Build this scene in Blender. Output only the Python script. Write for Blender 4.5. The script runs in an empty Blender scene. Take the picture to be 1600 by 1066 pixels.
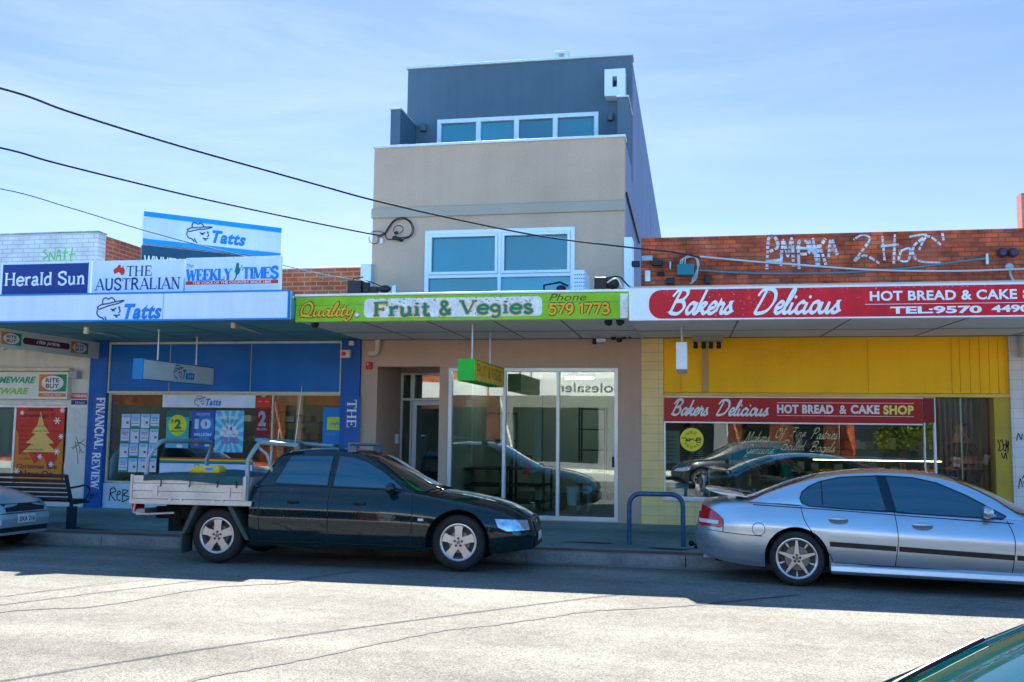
import bpy, bmesh, math, random
import numpy as np
from mathutils import Vector, Matrix, Euler
from mathutils.bvhtree import BVHTree
S = bpy.context.scene
COL = S.collection
rnd = random.Random(7)
R = math.radians

# ---------------------------------------------------------------- camera
FPX, YAW, PIT, ROL, CAMZ = 1486.2, 0.189744, 0.091384, 0.0114515, 1.80
_f = Vector((-math.sin(YAW)*math.cos(PIT), math.cos(YAW)*math.cos(PIT), math.sin(PIT)))
_r0 = Vector((math.cos(YAW), math.sin(YAW), 0)); _u0 = _r0.cross(_f)
_r = math.cos(ROL)*_r0 + math.sin(ROL)*_u0
_u = -math.sin(ROL)*_r0 + math.cos(ROL)*_u0
cam = bpy.data.cameras.new('camera')
cam.sensor_width = 36.0; cam.lens = FPX/1600*36; cam.clip_start = 0.05; cam.clip_end = 2000
camo = bpy.data.objects.new('camera', cam); COL.objects.link(camo)
camo.matrix_world = Matrix(((_r.x, _u.x, -_f.x, 0), (_r.y, _u.y, -_f.y, 0), (_r.z, _u.z, -_f.z, CAMZ), (0, 0, 0, 1)))
S.camera = camo

# ---------------------------------------------------------------- light
SUN_DIR = Vector((0.30, -1.0, -1.25)).normalized()          # the way the light travels
sel = math.asin(-SUN_DIR.z); saz = math.atan2(-SUN_DIR.x, -SUN_DIR.y)   # azimuth from +Y towards +X
sun = bpy.data.lights.new('sun', 'SUN'); sun.energy = 3.0; sun.angle = R(0.5); sun.color = (1.0, 0.95, 0.86)
suno = bpy.data.objects.new('sun', sun); COL.objects.link(suno)
suno.rotation_euler = SUN_DIR.to_track_quat('-Z', 'Y').to_euler(); suno.location = (-8, 30, 40)
W = bpy.data.worlds.new('World'); S.world = W; W.use_nodes = True
wt = W.node_tree; wt.nodes.clear()
def wn(t, **k):
    n = wt.nodes.new(t)
    for a, b in k.items(): setattr(n, a, b)
    return n
sky = wn('ShaderNodeTexSky', sky_type='NISHITA', sun_disc=False, sun_elevation=sel, sun_rotation=saz, altitude=0)
sky.air_density = 1.0; sky.dust_density = 0.15; sky.ozone_density = 2.0
tc = wn('ShaderNodeTexCoord'); mp = wn('ShaderNodeMapping')
mp.inputs['Rotation'].default_value = (0.0, R(-17), R(12)); mp.inputs['Scale'].default_value = (1.3, 2.2, 9.0)
nz = wn('ShaderNodeTexNoise'); nz.inputs['Scale'].default_value = 1.5; nz.inputs['Detail'].default_value = 9; nz.inputs['Roughness'].default_value = .62; nz.inputs['Distortion'].default_value = .5
rp = wn('ShaderNodeValToRGB'); rp.color_ramp.elements[0].position = .40; rp.color_ramp.elements[1].position = .90
rp.color_ramp.elements[1].color = (.62, .62, .62, 1)
mx = wn('ShaderNodeMix', data_type='RGBA'); mx.inputs[7].default_value = (3.4, 3.9, 4.5, 1)
bg = wn('ShaderNodeBackground'); bg.inputs['Strength'].default_value = 0.050; wo = wn('ShaderNodeOutputWorld')
wt.links.new(tc.outputs['Generated'], mp.inputs['Vector']); wt.links.new(mp.outputs[0], nz.inputs['Vector'])
wt.links.new(nz.outputs[0], rp.inputs[0]); xmr = wn('ShaderNodeMapRange', interpolation_type='SMOOTHSTEP'); xmr.inputs[1].default_value = .35; xmr.inputs[2].default_value = -.55; xmr.inputs[3].default_value = .35; xmr.inputs[4].default_value = 1.0
cm = wn('ShaderNodeMath', operation='MULTIPLY'); sx2 = wn('ShaderNodeSeparateXYZ'); wt.links.new(tc.outputs['Generated'], sx2.inputs[0]); wt.links.new(sx2.outputs[0], xmr.inputs[0])
wt.links.new(rp.outputs[0], cm.inputs[0]); wt.links.new(xmr.outputs[0], cm.inputs[1]); wt.links.new(cm.outputs[0], mx.inputs[0])
tint = wn('ShaderNodeVectorMath', operation='MULTIPLY')   # hand-set sky tint: dimmed lavender sunward, boosted cyan behind to brighten shaded fronts
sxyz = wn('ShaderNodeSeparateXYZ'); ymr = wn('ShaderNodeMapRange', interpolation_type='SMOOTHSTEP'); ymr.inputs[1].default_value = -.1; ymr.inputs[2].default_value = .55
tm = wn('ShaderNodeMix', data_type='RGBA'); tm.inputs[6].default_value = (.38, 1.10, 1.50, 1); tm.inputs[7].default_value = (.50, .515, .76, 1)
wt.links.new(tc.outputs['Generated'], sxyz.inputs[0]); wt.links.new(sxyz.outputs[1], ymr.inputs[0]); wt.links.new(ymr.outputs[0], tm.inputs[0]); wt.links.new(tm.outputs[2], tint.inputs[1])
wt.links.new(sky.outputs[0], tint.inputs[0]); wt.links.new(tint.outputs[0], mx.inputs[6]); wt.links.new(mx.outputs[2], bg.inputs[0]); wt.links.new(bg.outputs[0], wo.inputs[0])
S.view_settings.view_transform = 'Standard'; S.view_settings.look = 'None'; S.view_settings.gamma = 1
S.view_settings.exposure = 2.58; S.view_settings.use_curve_mapping = False
S.render.engine = 'CYCLES'
S.cycles.max_bounces = 10; S.cycles.transparent_max_bounces = 16; S.cycles.glossy_bounces = 4
S.cycles.use_denoising = True; S.cycles.sample_clamp_indirect = 6

# ---------------------------------------------------------------- survey helpers: where a pixel of the photograph meets a plane of the place
def ray(px, py): return _f + _r*((px-800)/FPX) - _u*((py-533)/FPX)
def at(px, py, Y):
    d = ray(px, py); t = Y/d.y
    return Vector((d.x*t, Y, CAMZ + d.z*t))
def atx(px, py, X):
    d = ray(px, py); t = X/d.x
    return Vector((X, d.y*t, CAMZ + d.z*t))
def RP(x0, y0, x1, y1, Y):
    "pixel box on the plane Y -> X0, X1, Z0, Z1"
    ym = (y0+y1)/2; xm = (x0+x1)/2
    return at(x0, ym, Y).x, at(x1, ym, Y).x, at(xm, y1, Y).z, at(xm, y0, Y).z
YF = 16.6      # the shopfronts' plane

# ---------------------------------------------------------------- materials
MATS = {}
def M(name, col, rough=.6, metal=0.0, var=.10, vs=2.5, fine=.05, fs=40, bump=0.0, bs=80, coat=0.0, spec=.25, emit=0, streak=0):
    m = bpy.data.materials.new(name); m.use_nodes = True; nt = m.node_tree
    b = nt.nodes['Principled BSDF']
    b.inputs['Roughness'].default_value = rough; b.inputs['Metallic'].default_value = metal
    b.inputs['Coat Weight'].default_value = coat; b.inputs['Coat Roughness'].default_value = .04
    b.inputs['Specular IOR Level'].default_value = spec
    t = nt.nodes.new('ShaderNodeTexCoord')
    n1 = nt.nodes.new('ShaderNodeTexNoise'); n1.inputs['Scale'].default_value = vs; n1.inputs['Detail'].default_value = 5
    n2 = nt.nodes.new('ShaderNodeTexNoise'); n2.inputs['Scale'].default_value = fs; n2.inputs['Detail'].default_value = 3
    for n in (n1, n2): nt.links.new(t.outputs['Object'], n.inputs['Vector'])
    def mr(src, a):
        r = nt.nodes.new('ShaderNodeMapRange'); r.inputs[1].default_value = .3; r.inputs[2].default_value = .7
        r.inputs[3].default_value = 1-a; r.inputs[4].default_value = 1+a; nt.links.new(src, r.inputs[0]); return r
    a = mr(n1.outputs[0], var); c = mr(n2.outputs[0], fine)
    mu = nt.nodes.new('ShaderNodeMath'); mu.operation = 'MULTIPLY'; nt.links.new(a.outputs[0], mu.inputs[0]); nt.links.new(c.outputs[0], mu.inputs[1])
    if streak:                                   # rain streaks running down
        mp = nt.nodes.new('ShaderNodeMapping'); mp.inputs['Scale'].default_value = (4.5, 4.5, .22); nt.links.new(t.outputs['Object'], mp.inputs[0])
        n4 = nt.nodes.new('ShaderNodeTexNoise'); n4.inputs['Scale'].default_value = 1.6; n4.inputs['Detail'].default_value = 6; nt.links.new(mp.outputs[0], n4.inputs['Vector'])
        q = mr(n4.outputs[0], streak); m2 = nt.nodes.new('ShaderNodeMath'); m2.operation = 'MULTIPLY'; nt.links.new(mu.outputs[0], m2.inputs[0]); nt.links.new(q.outputs[0], m2.inputs[1]); mu = m2
    vm = nt.nodes.new('ShaderNodeVectorMath'); vm.operation = 'SCALE'; vm.inputs[0].default_value = col[:3]
    nt.links.new(mu.outputs[0], vm.inputs['Scale']); nt.links.new(vm.outputs[0], b.inputs['Base Color'])
    if bump:
        n3 = nt.nodes.new('ShaderNodeTexNoise'); n3.inputs['Scale'].default_value = bs; n3.inputs['Detail'].default_value = 4
        nt.links.new(t.outputs['Object'], n3.inputs['Vector'])
        bp = nt.nodes.new('ShaderNodeBump'); bp.inputs['Strength'].default_value = bump; bp.inputs['Distance'].default_value = .02
        nt.links.new(n3.outputs[0], bp.inputs['Height']); nt.links.new(bp.outputs[0], b.inputs['Normal'])
    if emit:
        b.inputs['Emission Color'].default_value = (*col[:3], 1); b.inputs['Emission Strength'].default_value = emit
    MATS[name] = m
    return m
def brick(name, c1, c2, mortar, axis='x', bw=.24, bh=.086, ms=.010, rough=.85, bump=.5, var=.3, flush=False, offset=.5):
    m = M(name, c1, rough, var=.12, vs=1.2); nt = m.node_tree; b = nt.nodes['Principled BSDF']
    t = nt.nodes.new('ShaderNodeTexCoord'); sp = nt.nodes.new('ShaderNodeSeparateXYZ'); cb = nt.nodes.new('ShaderNodeCombineXYZ')
    nt.links.new(t.outputs['Object'], sp.inputs[0]); nt.links.new(sp.outputs[0 if axis == 'x' else 1], cb.inputs[0])
    nt.links.new(sp.outputs[1 if axis == 'floor' else 2], cb.inputs[1])
    k = nt.nodes.new('ShaderNodeTexBrick'); k.inputs['Scale'].default_value = 1
    k.inputs['Brick Width'].default_value = bw; k.inputs['Row Height'].default_value = bh; k.inputs['Mortar Size'].default_value = ms
    k.inputs['Mortar Smooth'].default_value = .15; k.inputs['Bias'].default_value = 0; k.offset = offset
    k.inputs['Color1'].default_value = (*c1, 1); k.inputs['Color2'].default_value = (*c2, 1); k.inputs['Mortar'].default_value = (*mortar, 1)
    nt.links.new(cb.outputs[0], k.inputs['Vector'])
    n = nt.nodes.new('ShaderNodeTexNoise'); n.inputs['Scale'].default_value = 3; n.inputs['Detail'].default_value = 8
    nt.links.new(t.outputs['Object'], n.inputs['Vector'])
    r = nt.nodes.new('ShaderNodeMapRange'); r.inputs[1].default_value = .3; r.inputs[2].default_value = .7; r.inputs[3].default_value = 1-var; r.inputs[4].default_value = 1+var
    nt.links.new(n.outputs[0], r.inputs[0])
    vm = nt.nodes.new('ShaderNodeVectorMath'); vm.operation = 'SCALE'
    nt.links.new(k.outputs[0], vm.inputs[0]); nt.links.new(r.outputs[0], vm.inputs['Scale']); nt.links.new(vm.outputs[0], b.inputs['Base Color'])
    bp = nt.nodes.new('ShaderNodeBump'); bp.inputs['Strength'].default_value = bump; bp.inputs['Distance'].default_value = .01; bp.invert = True
    nt.links.new(k.outputs['Fac'], bp.inputs['Height']); nt.links.new(bp.outputs[0], b.inputs['Normal'])
    return m
def glass(name, tint=(.8, .88, .85), refl=1.0, base=.06, rough=.0):
    "thin shop glass: what is behind shows through, more mirror at glancing angles"
    m = bpy.data.materials.new(name); m.use_nodes = True; nt = m.node_tree; nt.nodes.clear()
    o = nt.nodes.new('ShaderNodeOutputMaterial'); tr = nt.nodes.new('ShaderNodeBsdfTransparent'); gl = nt.nodes.new('ShaderNodeBsdfGlossy')
    tr.inputs[0].default_value = (*tint, 1); gl.inputs['Roughness'].default_value = rough; gl.inputs[0].default_value = (.92, .97, 1, 1)
    fr = nt.nodes.new('ShaderNodeFresnel'); fr.inputs[0].default_value = 1.5
    ma = nt.nodes.new('ShaderNodeMath'); ma.operation = 'MULTIPLY_ADD'; ma.inputs[1].default_value = refl; ma.inputs[2].default_value = base; ma.use_clamp = True
    t = nt.nodes.new('ShaderNodeTexCoord'); n = nt.nodes.new('ShaderNodeTexNoise'); n.inputs['Scale'].default_value = .9; n.inputs['Detail'].default_value = 1
    bp = nt.nodes.new('ShaderNodeBump'); bp.inputs['Strength'].default_value = .05; bp.inputs['Distance'].default_value = .03
    nt.links.new(t.outputs['Object'], n.inputs['Vector']); nt.links.new(n.outputs[0], bp.inputs['Height']); nt.links.new(bp.outputs[0], gl.inputs['Normal'])
    mi = nt.nodes.new('ShaderNodeMixShader')
    nt.links.new(fr.outputs[0], ma.inputs[0]); nt.links.new(ma.outputs[0], mi.inputs[0])
    nt.links.new(tr.outputs[0], mi.inputs[1]); nt.links.new(gl.outputs[0], mi.inputs[2]); nt.links.new(mi.outputs[0], o.inputs[0])
    MATS[name] = m
    return m

# ---------------------------------------------------------------- things and meshes
ORG = {}
def tag(o, label=None, cat=None, group=None, kind=None):
    if label: o['label'] = label
    if cat: o['category'] = cat
    if group: o['group'] = group
    if kind: o['kind'] = kind
    return o
def thing(name, label, cat, loc=(0, 0, 0), rz=0, group=None):
    o = bpy.data.objects.new(name, None); COL.objects.link(o); o.location = loc; o.rotation_euler = (0, 0, rz)
    o.empty_display_size = .2; ORG[o.name] = Vector(loc)
    return tag(o, label, cat, group)
def spline(pts, n=6, closed=False):
    P = [Vector(p) for p in pts]
    if len(P) < 3: return P
    out = []; N = len(P)
    for i in range(N if closed else N-1):
        if closed: a, b, c, d = P[i-1], P[i], P[(i+1) % N], P[(i+2) % N]
        else: a, b, c, d = P[max(i-1, 0)], P[i], P[i+1], P[min(i+2, N-1)]
        for k in range(n):
            t = k/n
            out.append(.5*((2*b)+(c-a)*t+(2*a-5*b+4*c-d)*t*t+(3*b-a-3*c+d)*t**3))
    if not closed: out.append(P[-1])
    return out
_TXT = {}
def text_geo(body, shear=0, bold=0, sp=1.0):
    k = (body, shear, bold, sp)
    if k not in _TXT:
        c = bpy.data.curves.new('t', 'FONT'); c.body = body; c.shear = shear; c.offset = bold; c.space_character = sp; c.resolution_u = 5; c.fill_mode = 'FRONT'
        o = bpy.data.objects.new('t', c); me = bpy.data.meshes.new_from_object(o)
        _TXT[k] = ([v.co.copy() for v in me.vertices], [tuple(p.vertices) for p in me.polygons])
        bpy.data.objects.remove(o); bpy.data.meshes.remove(me); bpy.data.curves.remove(c)
    return _TXT[k]
UX, UY, UZ = Vector((1, 0, 0)), Vector((0, 1, 0)), Vector((0, 0, 1))
class MB:
    def __init__(s): s.v = []; s.f = []; s.m = []; s.mi = 0; s._lift = 0
    def add(s, vs, fs, mi=None):
        b = len(s.v); s.v += [Vector(v) for v in vs]; s.f += [tuple(i+b for i in f) for f in fs]
        s.m += [s.mi if mi is None else mi]*len(fs); return s
    def box(s, x0, x1, y0, y1, z0, z1, mi=None, mat=None):
        vs = [Vector((x, y, z)) for z in (z0, z1) for y in (y0, y1) for x in (x0, x1)]
        if mat: vs = [mat @ v for v in vs]
        return s.add(vs, [(0, 2, 3, 1), (4, 5, 7, 6), (0, 1, 5, 4), (2, 6, 7, 3), (0, 4, 6, 2), (1, 3, 7, 5)], mi)
    def obox(s, c, sx, sy, sz, rot=(0, 0, 0), mi=None):
        return s.box(-sx/2, sx/2, -sy/2, sy/2, -sz/2, sz/2, mi, Matrix.Translation(c) @ Euler(rot).to_matrix().to_4x4())
    def quad(s, a, b, c, d, mi=None): return s.add([a, b, c, d], [(0, 1, 2, 3)], mi)
    def prism(s, poly, d0, d1, axis='y', mi=None):
        "poly in the plane across AXIS (y: x,z  x: y,z  z: x,y), drawn out from d0 to d1"
        def P(a, b, d): return (a, d, b) if axis == 'y' else (d, a, b) if axis == 'x' else (a, b, d)
        n = len(poly); vs = [P(a, b, d0) for a, b in poly] + [P(a, b, d1) for a, b in poly]
        fs = [tuple(range(n)), tuple(range(2*n-1, n-1, -1))] + [(i, (i+1) % n, n+(i+1) % n, n+i) for i in range(n)]
        return s.add(vs, fs, mi)
    def tube(s, pts, r, n=8, mi=None, closed=False):
        P = [Vector(p) for p in pts]; N = len(P); vs = []; fs = []
        rr = r if isinstance(r, (list, tuple)) else [r]*N
        ref = None
        for i, p in enumerate(P):
            t = ((P[(i+1) % N]-P[i-1]) if closed else (P[min(i+1, N-1)]-P[max(i-1, 0)])).normalized()
            if ref is None: ref = t.orthogonal().normalized()
            ref = (ref - t*ref.dot(t)).normalized(); q = t.cross(ref)
            for k in range(n):
                a = 2*math.pi*k/n; vs.append(p + (ref*math.cos(a)+q*math.sin(a))*rr[i])
        for i in range(N if closed else N-1):
            for k in range(n): fs.append((i*n+k, i*n+(k+1) % n, ((i+1) % N)*n+(k+1) % n, ((i+1) % N)*n+k))
        if not closed: fs += [tuple(range(n-1, -1, -1)), tuple((N-1)*n+k for k in range(n))]
        return s.add(vs, fs, mi)
    def lathe(s, prof, c=(0, 0, 0), axis='z', n=24, mi=None, cap=True):
        "prof: (radius, distance along axis)"
        c = Vector(c); vs = []; fs = []
        A = {'z': (UX, UY, UZ), 'y': (UX, UZ, UY), 'x': (UY, UZ, UX)}[axis]
        for r, h in prof:
            for k in range(n):
                a = 2*math.pi*k/n; vs.append(c + A[0]*r*math.cos(a) + A[1]*r*math.sin(a) + A[2]*h)
        for i in range(len(prof)-1):
            for k in range(n): fs.append((i*n+k, i*n+(k+1) % n, (i+1)*n+(k+1) % n, (i+1)*n+k))
        if cap and prof[0][0] > 1e-4: fs.append(tuple(range(n)))
        if cap and prof[-1][0] > 1e-4: fs.append(tuple((len(prof)-1)*n+k for k in range(n)))
        return s.add(vs, fs, mi)
    def ball(s, c, rx, ry=None, rz=None, n=12, mi=None):
        ry = ry or rx; rz = rz or rx; m = n//2
        vs = [Vector(c)+Vector((rx*math.sin(math.pi*i/m)*math.cos(2*math.pi*k/n), ry*math.sin(math.pi*i/m)*math.sin(2*math.pi*k/n), rz*math.cos(math.pi*i/m))) for i in range(m+1) for k in range(n)]
        return s.add(vs, [(i*n+k, i*n+(k+1) % n, (i+1)*n+(k+1) % n, (i+1)*n+k) for i in range(m) for k in range(n)], mi)
    # --- flat writing: O lower left corner, U along, V up, w x h the box it fills
    def text(s, body, O, w, h, U=UX, V=UZ, mi=None, shear=0, bold=0, sp=1.0, lift=0):
        vs, fs = text_geo(body, shear, bold, sp)
        x0 = min(v.x for v in vs); x1 = max(v.x for v in vs); y0 = min(v.y for v in vs); y1 = max(v.y for v in vs)
        Nn = U.cross(V)*lift; O = Vector(O)
        return s.add([O+Nn+U*((v.x-x0)/(x1-x0)*w)+V*((v.y-y0)/(y1-y0)*h) for v in vs], fs, mi)
    def rect(s, O, w, h, U=UX, V=UZ, mi=None, lift=0):
        O = Vector(O)+U.cross(V)*lift
        return s.quad(O, O+U*w, O+U*w+V*h, O+V*h, mi)
    def shape(s, poly, O, w, h, U=UX, V=UZ, mi=None, lift=0):
        "poly in 0..1 x 0..1"
        O = Vector(O)+U.cross(V)*lift
        return s.add([O+U*(a*w)+V*(b*h) for a, b in poly], [tuple(range(len(poly)))], mi)
    def disc(s, O, rx, ry, U=UX, V=UZ, mi=None, lift=0, n=32, a0=0, a1=2*math.pi, r0=0):
        O = Vector(O)+U.cross(V)*lift
        if r0 <= 0: return s.add([O+U*(rx*math.cos(2*math.pi*k/n))+V*(ry*math.sin(2*math.pi*k/n)) for k in range(n)], [tuple(range(n))], mi)
        vs = [O+(U*(rx*math.cos(a0+(a1-a0)*k/n))+V*(ry*math.sin(a0+(a1-a0)*k/n)))*q for q in (1, r0) for k in range(n+1)]
        return s.add(vs, [(k, k+1, n+2+k, n+1+k) for k in range(n)], mi)
    def ribbon(s, pts, hw, O, U=UX, V=UZ, mi=None, lift=0, pen=None):
        "a painted stroke: pts in metres (2D) on the plane O,U,V; pen=(angle, thin share) for a broad nib"
        P = [Vector((p[0], p[1])) for p in pts]; N = len(P)
        if N < 2: return s
        s._lift += 1; N3 = U.cross(V); O = Vector(O)+N3*(lift+.0002*(s._lift % 9)); vs = []
        for i in range(N):
            d = (P[min(i+1, N-1)]-P[max(i-1, 0)]).normalized(); nn = Vector((-d.y, d.x)); w = hw
            if 0 < i < N-1:
                c = (P[i]-P[i-1]).normalized().dot((P[i+1]-P[i]).normalized()); w = hw/max(.55, math.sqrt(max(0, (1+c)/2)))
            if pen: w *= pen[1]+(1-pen[1])*abs(math.sin(math.atan2(d.y, d.x)-pen[0]))
            for g in (-1, 1): q = P[i]+nn*w*g; vs.append(O+N3*(.0022*i/N)+U*q.x+V*q.y)
        return s.add(vs, [(2*i, 2*i+1, 2*i+3, 2*i+2) for i in range(N-1)], mi)
    def letters(s, body, font, O, w, h, U=UX, V=UZ, mi=None, thick=.1, thin=.05, shear=0, gap=0, lift=0, pen=None, grow=0, serif=.13):
        x = 0; todo = []
        for ch in body:
            if ch == ' ': x += .32; continue
            adv, st = font[ch]
            for q in st: todo.append((x, q))
            x += adv+gap
        x -= gap; sx = w/x; sy = h
        for x0, q in todo:
            if isinstance(q, tuple): code, pts = q
            else: code, pts = 'T0', q
            pp = spline([(a, b, 0) for a, b in pts], 6) if len(pts) > 4 or font is SCRIPT else [Vector((a, b, 0)) for a, b in pts]
            hw = (thick if code[0] == 'T' else thin)*h/2+grow
            s.ribbon([((x0+p.x)*sx+shear*p.y*sy, p.y*sy) for p in pp], hw, O, U, V, mi, lift, pen)
            for e, bit in ((0, 1), (-1, 2)):
                if int(code[1]) & bit:
                    a, b = pts[e]; b = b+(thin/2 if b < .05 else -thin/2)
                    s.ribbon([((x0+a-serif)*sx+shear*b*sy, b*sy), ((x0+a+serif)*sx+shear*b*sy, b*sy)], thin*h/2+grow, O, U, V, mi, lift)
        return s
    def build(s, name, mats, parent=None, label=None, cat=None, group=None, kind=None, bevel=0, smooth=32, local=False, seg=2):
        me = bpy.data.meshes.new(name)
        if parent is None:
            if kind or not s.v: off = Vector((0, 0, 0))
            else:
                lo = [min(v[i] for v in s.v) for i in range(3)]; hi = [max(v[i] for v in s.v) for i in range(3)]
                off = Vector(((lo[0]+hi[0])/2, (lo[1]+hi[1])/2, lo[2]))
        else: off = Vector((0, 0, 0)) if local else ORG.get(parent.name, Vector((0, 0, 0)))
        me.from_pydata([v-off for v in s.v], [], s.f)
        mats = mats if isinstance(mats, (list, tuple)) else [mats]
        for m in mats: me.materials.append(m)
        for p, k in zip(me.polygons, s.m): p.material_index = min(k, len(mats)-1)
        me.validate()
        bm = bmesh.new(); bm.from_mesh(me); bmesh.ops.recalc_face_normals(bm, faces=bm.faces) if not getattr(s, 'raw', 0) else None; bm.to_mesh(me); bm.free()
        if smooth:
            me.polygons.foreach_set('use_smooth', [True]*len(me.polygons)); me.set_sharp_from_angle(angle=R(smooth))
        o = bpy.data.objects.new(name, me); COL.objects.link(o)
        if parent is None: o.location = off; ORG[o.name] = off.copy()
        else: o.parent = parent; ORG[o.name] = Vector((0, 0, 0)) if local else off
        if bevel:
            b = o.modifiers.new('bevel', 'BEVEL'); b.width = bevel; b.segments = seg; b.limit_method = 'ANGLE'; b.angle_limit = R(40)
        return tag(o, label, cat, group, kind)
def copy_tree(o, loc=None, rz=None, label=None, parent=None):
    c = o.copy(); COL.objects.link(c)
    if parent: c.parent = parent
    if loc is not None: c.location = loc
    if rz is not None: c.rotation_euler = (0, 0, rz)
    if label: c['label'] = label
    for ch in list(o.children): copy_tree(ch, parent=c)
    return c
# ---------------------------------------------------------------- two hand-drawn alphabets: a serif and a brush script
SERIF = {
'A': (.8, [('N1', [(.06, 0), (.39, 1)]), ('T2', [(.39, 1), (.74, 0)]), ('N0', [(.2, .33), (.6, .33)])]),
'C': (.78, [('T0', [(.68, .78), (.55, .97), (.35, .97), (.12, .75), (.08, .5), (.12, .25), (.35, .03), (.55, .03), (.7, .2)]), ('N0', [(.69, 1), (.69, .7)])]),
'E': (.74, [('T3', [(.18, 0), (.18, 1)]), ('N0', [(.18, .96), (.62, .96), (.62, .72)]), ('N0', [(.18, .5), (.46, .5)]), ('N0', [(.46, .63), (.46, .37)]), ('N0', [(.18, .04), (.66, .04), (.66, .3)])]),
'F': (.7, [('T3', [(.18, 0), (.18, 1)]), ('N0', [(.18, .96), (.64, .96), (.64, .72)]), ('N0', [(.18, .5), (.48, .5)]), ('N0', [(.48, .63), (.48, .37)])]),
'G': (.85, [('T0', [(.68, .78), (.55, .97), (.35, .97), (.12, .75), (.08, .5), (.12, .25), (.35, .03), (.5, .03), (.66, .15)]), ('T0', [(.66, .02), (.66, .42)]), ('N0', [(.48, .42), (.8, .42)]), ('N0', [(.69, 1), (.69, .7)])]),
'H': (.86, [('T3', [(.16, 0), (.16, 1)]), ('T3', [(.68, 0), (.68, 1)]), ('N0', [(.16, .5), (.68, .5)])]),
'I': (.36, [('T3', [(.18, 0), (.18, 1)])]),
'K': (.82, [('T3', [(.16, 0), (.16, 1)]), ('N2', [(.18, .38), (.62, 1)]), ('T2', [(.34, .56), (.7, 0)])]),
'L': (.7, [('T3', [(.16, 0), (.16, 1)]), ('N0', [(.16, .04), (.64, .04), (.64, .32)])]),
'M': (.94, [('N3', [(.12, 0), (.12, 1)]), ('T0', [(.14, 1), (.45, .05)]), ('N0', [(.45, .05), (.78, 1)]), ('T3', [(.8, 0), (.8, 1)])]),
'N': (.84, [('N3', [(.14, 0), (.14, 1)]), ('T0', [(.14, 1), (.68, 0)]), ('N2', [(.68, 0), (.68, 1)])]),
'R': (.8, [('T3', [(.16, 0), (.16, 1)]), ('T0', [(.16, .96), (.42, .96), (.6, .75), (.42, .52), (.16, .5)]), ('T2', [(.38, .5), (.68, 0)])]),
'S': (.7, [('T0', [(.58, .75), (.5, .95), (.3, .98), (.12, .85), (.14, .65), (.35, .52), (.55, .38), (.6, .2), (.45, .03), (.25, .02), (.1, .22)]), ('N0', [(.59, 1), (.59, .7)]), ('N0', [(.09, 0), (.09, .3)])]),
'T': (.74, [('T1', [(.37, 0), (.37, .97)]), ('N0', [(.05, .72), (.05, .96), (.69, .96), (.69, .72)])]),
'U': (.82, [('T0', [(.16, 1), (.16, .3), (.25, .06), (.42, .03), (.6, .12), (.66, .35), (.66, 1)]), ('N0', [(.02, .97), (.3, .97)]), ('N0', [(.54, .97), (.78, .97)])]),
'V': (.78, [('T1', [(.1, 1), (.38, 0)]), ('N2', [(.38, 0), (.68, 1)])]),
'W': (1.04, [('T1', [(.08, 1), (.3, 0)]), ('N0', [(.3, 0), (.5, .9)]), ('T0', [(.5, .9), (.72, 0)]), ('N2', [(.72, 0), (.94, 1)])]),
'Y': (.76, [('T1', [(.1, 1), (.37, .45)]), ('N2', [(.37, .45), (.66, 1)]), ('T1', [(.37, 0), (.37, .47)])]),
'&': (.8, [('T0', [(.72, .0), (.2, .72), (.3, .98), (.5, .8), (.15, .35), (.15, .12), (.35, .02), (.6, .2), (.7, .45)])]),
'e': (.58, [('T0', [(.08, .36), (.5, .36), (.48, .55), (.3, .65), (.12, .52), (.07, .33), (.13, .1), (.32, .01), (.52, .13)])]),
'r': (.47, [('T1', [(.14, 0), (.14, .64)]), ('T0', [(.14, .42), (.2, .54), (.28, .61), (.35, .63), (.43, .57)]), ('N0', [(.02, .63), (.16, .63)])]),
'a': (.58, [('T0', [(.1, .52), (.25, .65), (.41, .58), (.43, .35), (.43, .1), (.55, .02)]), ('T0', [(.42, .38), (.18, .3), (.1, .14), (.22, .02), (.42, .12)])]),
'l': (.32, [('T3', [(.16, 0), (.16, 1)])]),
'd': (.62, [('T1', [(.45, 0), (.45, 1)]), ('T0', [(.45, .55), (.28, .65), (.1, .5), (.08, .2), (.22, .02), (.45, .12)]), ('N0', [(.34, .97), (.46, .97)])]),
'u': (.63, [('T0', [(.14, .64), (.14, .2), (.2, .05), (.3, .03), (.45, .18)]), ('T1', [(.46, 0), (.46, .64)]), ('N0', [(.02, .63), (.16, .63)]), ('N0', [(.35, .63), (.48, .63)])]),
'n': (.63, [('T1', [(.14, 0), (.14, .64)]), ('T1', [(.46, 0), (.46, .42)]), ('T0', [(.14, .46), (.22, .58), (.33, .64), (.43, .57), (.46, .4)]), ('N0', [(.02, .63), (.16, .63)])]),
'i': (.32, [('T1', [(.15, 0), (.15, .64)]), ('T0', [(.15, .8), (.15, .94)]), ('N0', [(.03, .63), (.17, .63)])]),
't': (.42, [('T0', [(.18, .9), (.18, .5), (.18, .15), (.27, .03), (.4, .1)]), ('N0', [(.03, .63), (.37, .63)])]),
'g': (.58, [('T0', [(.42, .5), (.26, .65), (.1, .5), (.1, .3), (.26, .18), (.42, .3), (.42, .5)]), ('T0', [(.44, .64), (.45, .2), (.44, -.1), (.3, -.26), (.1, -.18)])]),
's': (.5, [('T0', [(.4, .52), (.25, .65), (.1, .52), (.2, .37), (.38, .25), (.4, .1), (.22, .01), (.07, .14)])]),
}
_a = [(.39, .36), (.28, .45), (.12, .34), (.07, .13), (.17, .0), (.32, .12), (.45, .46)]
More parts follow.
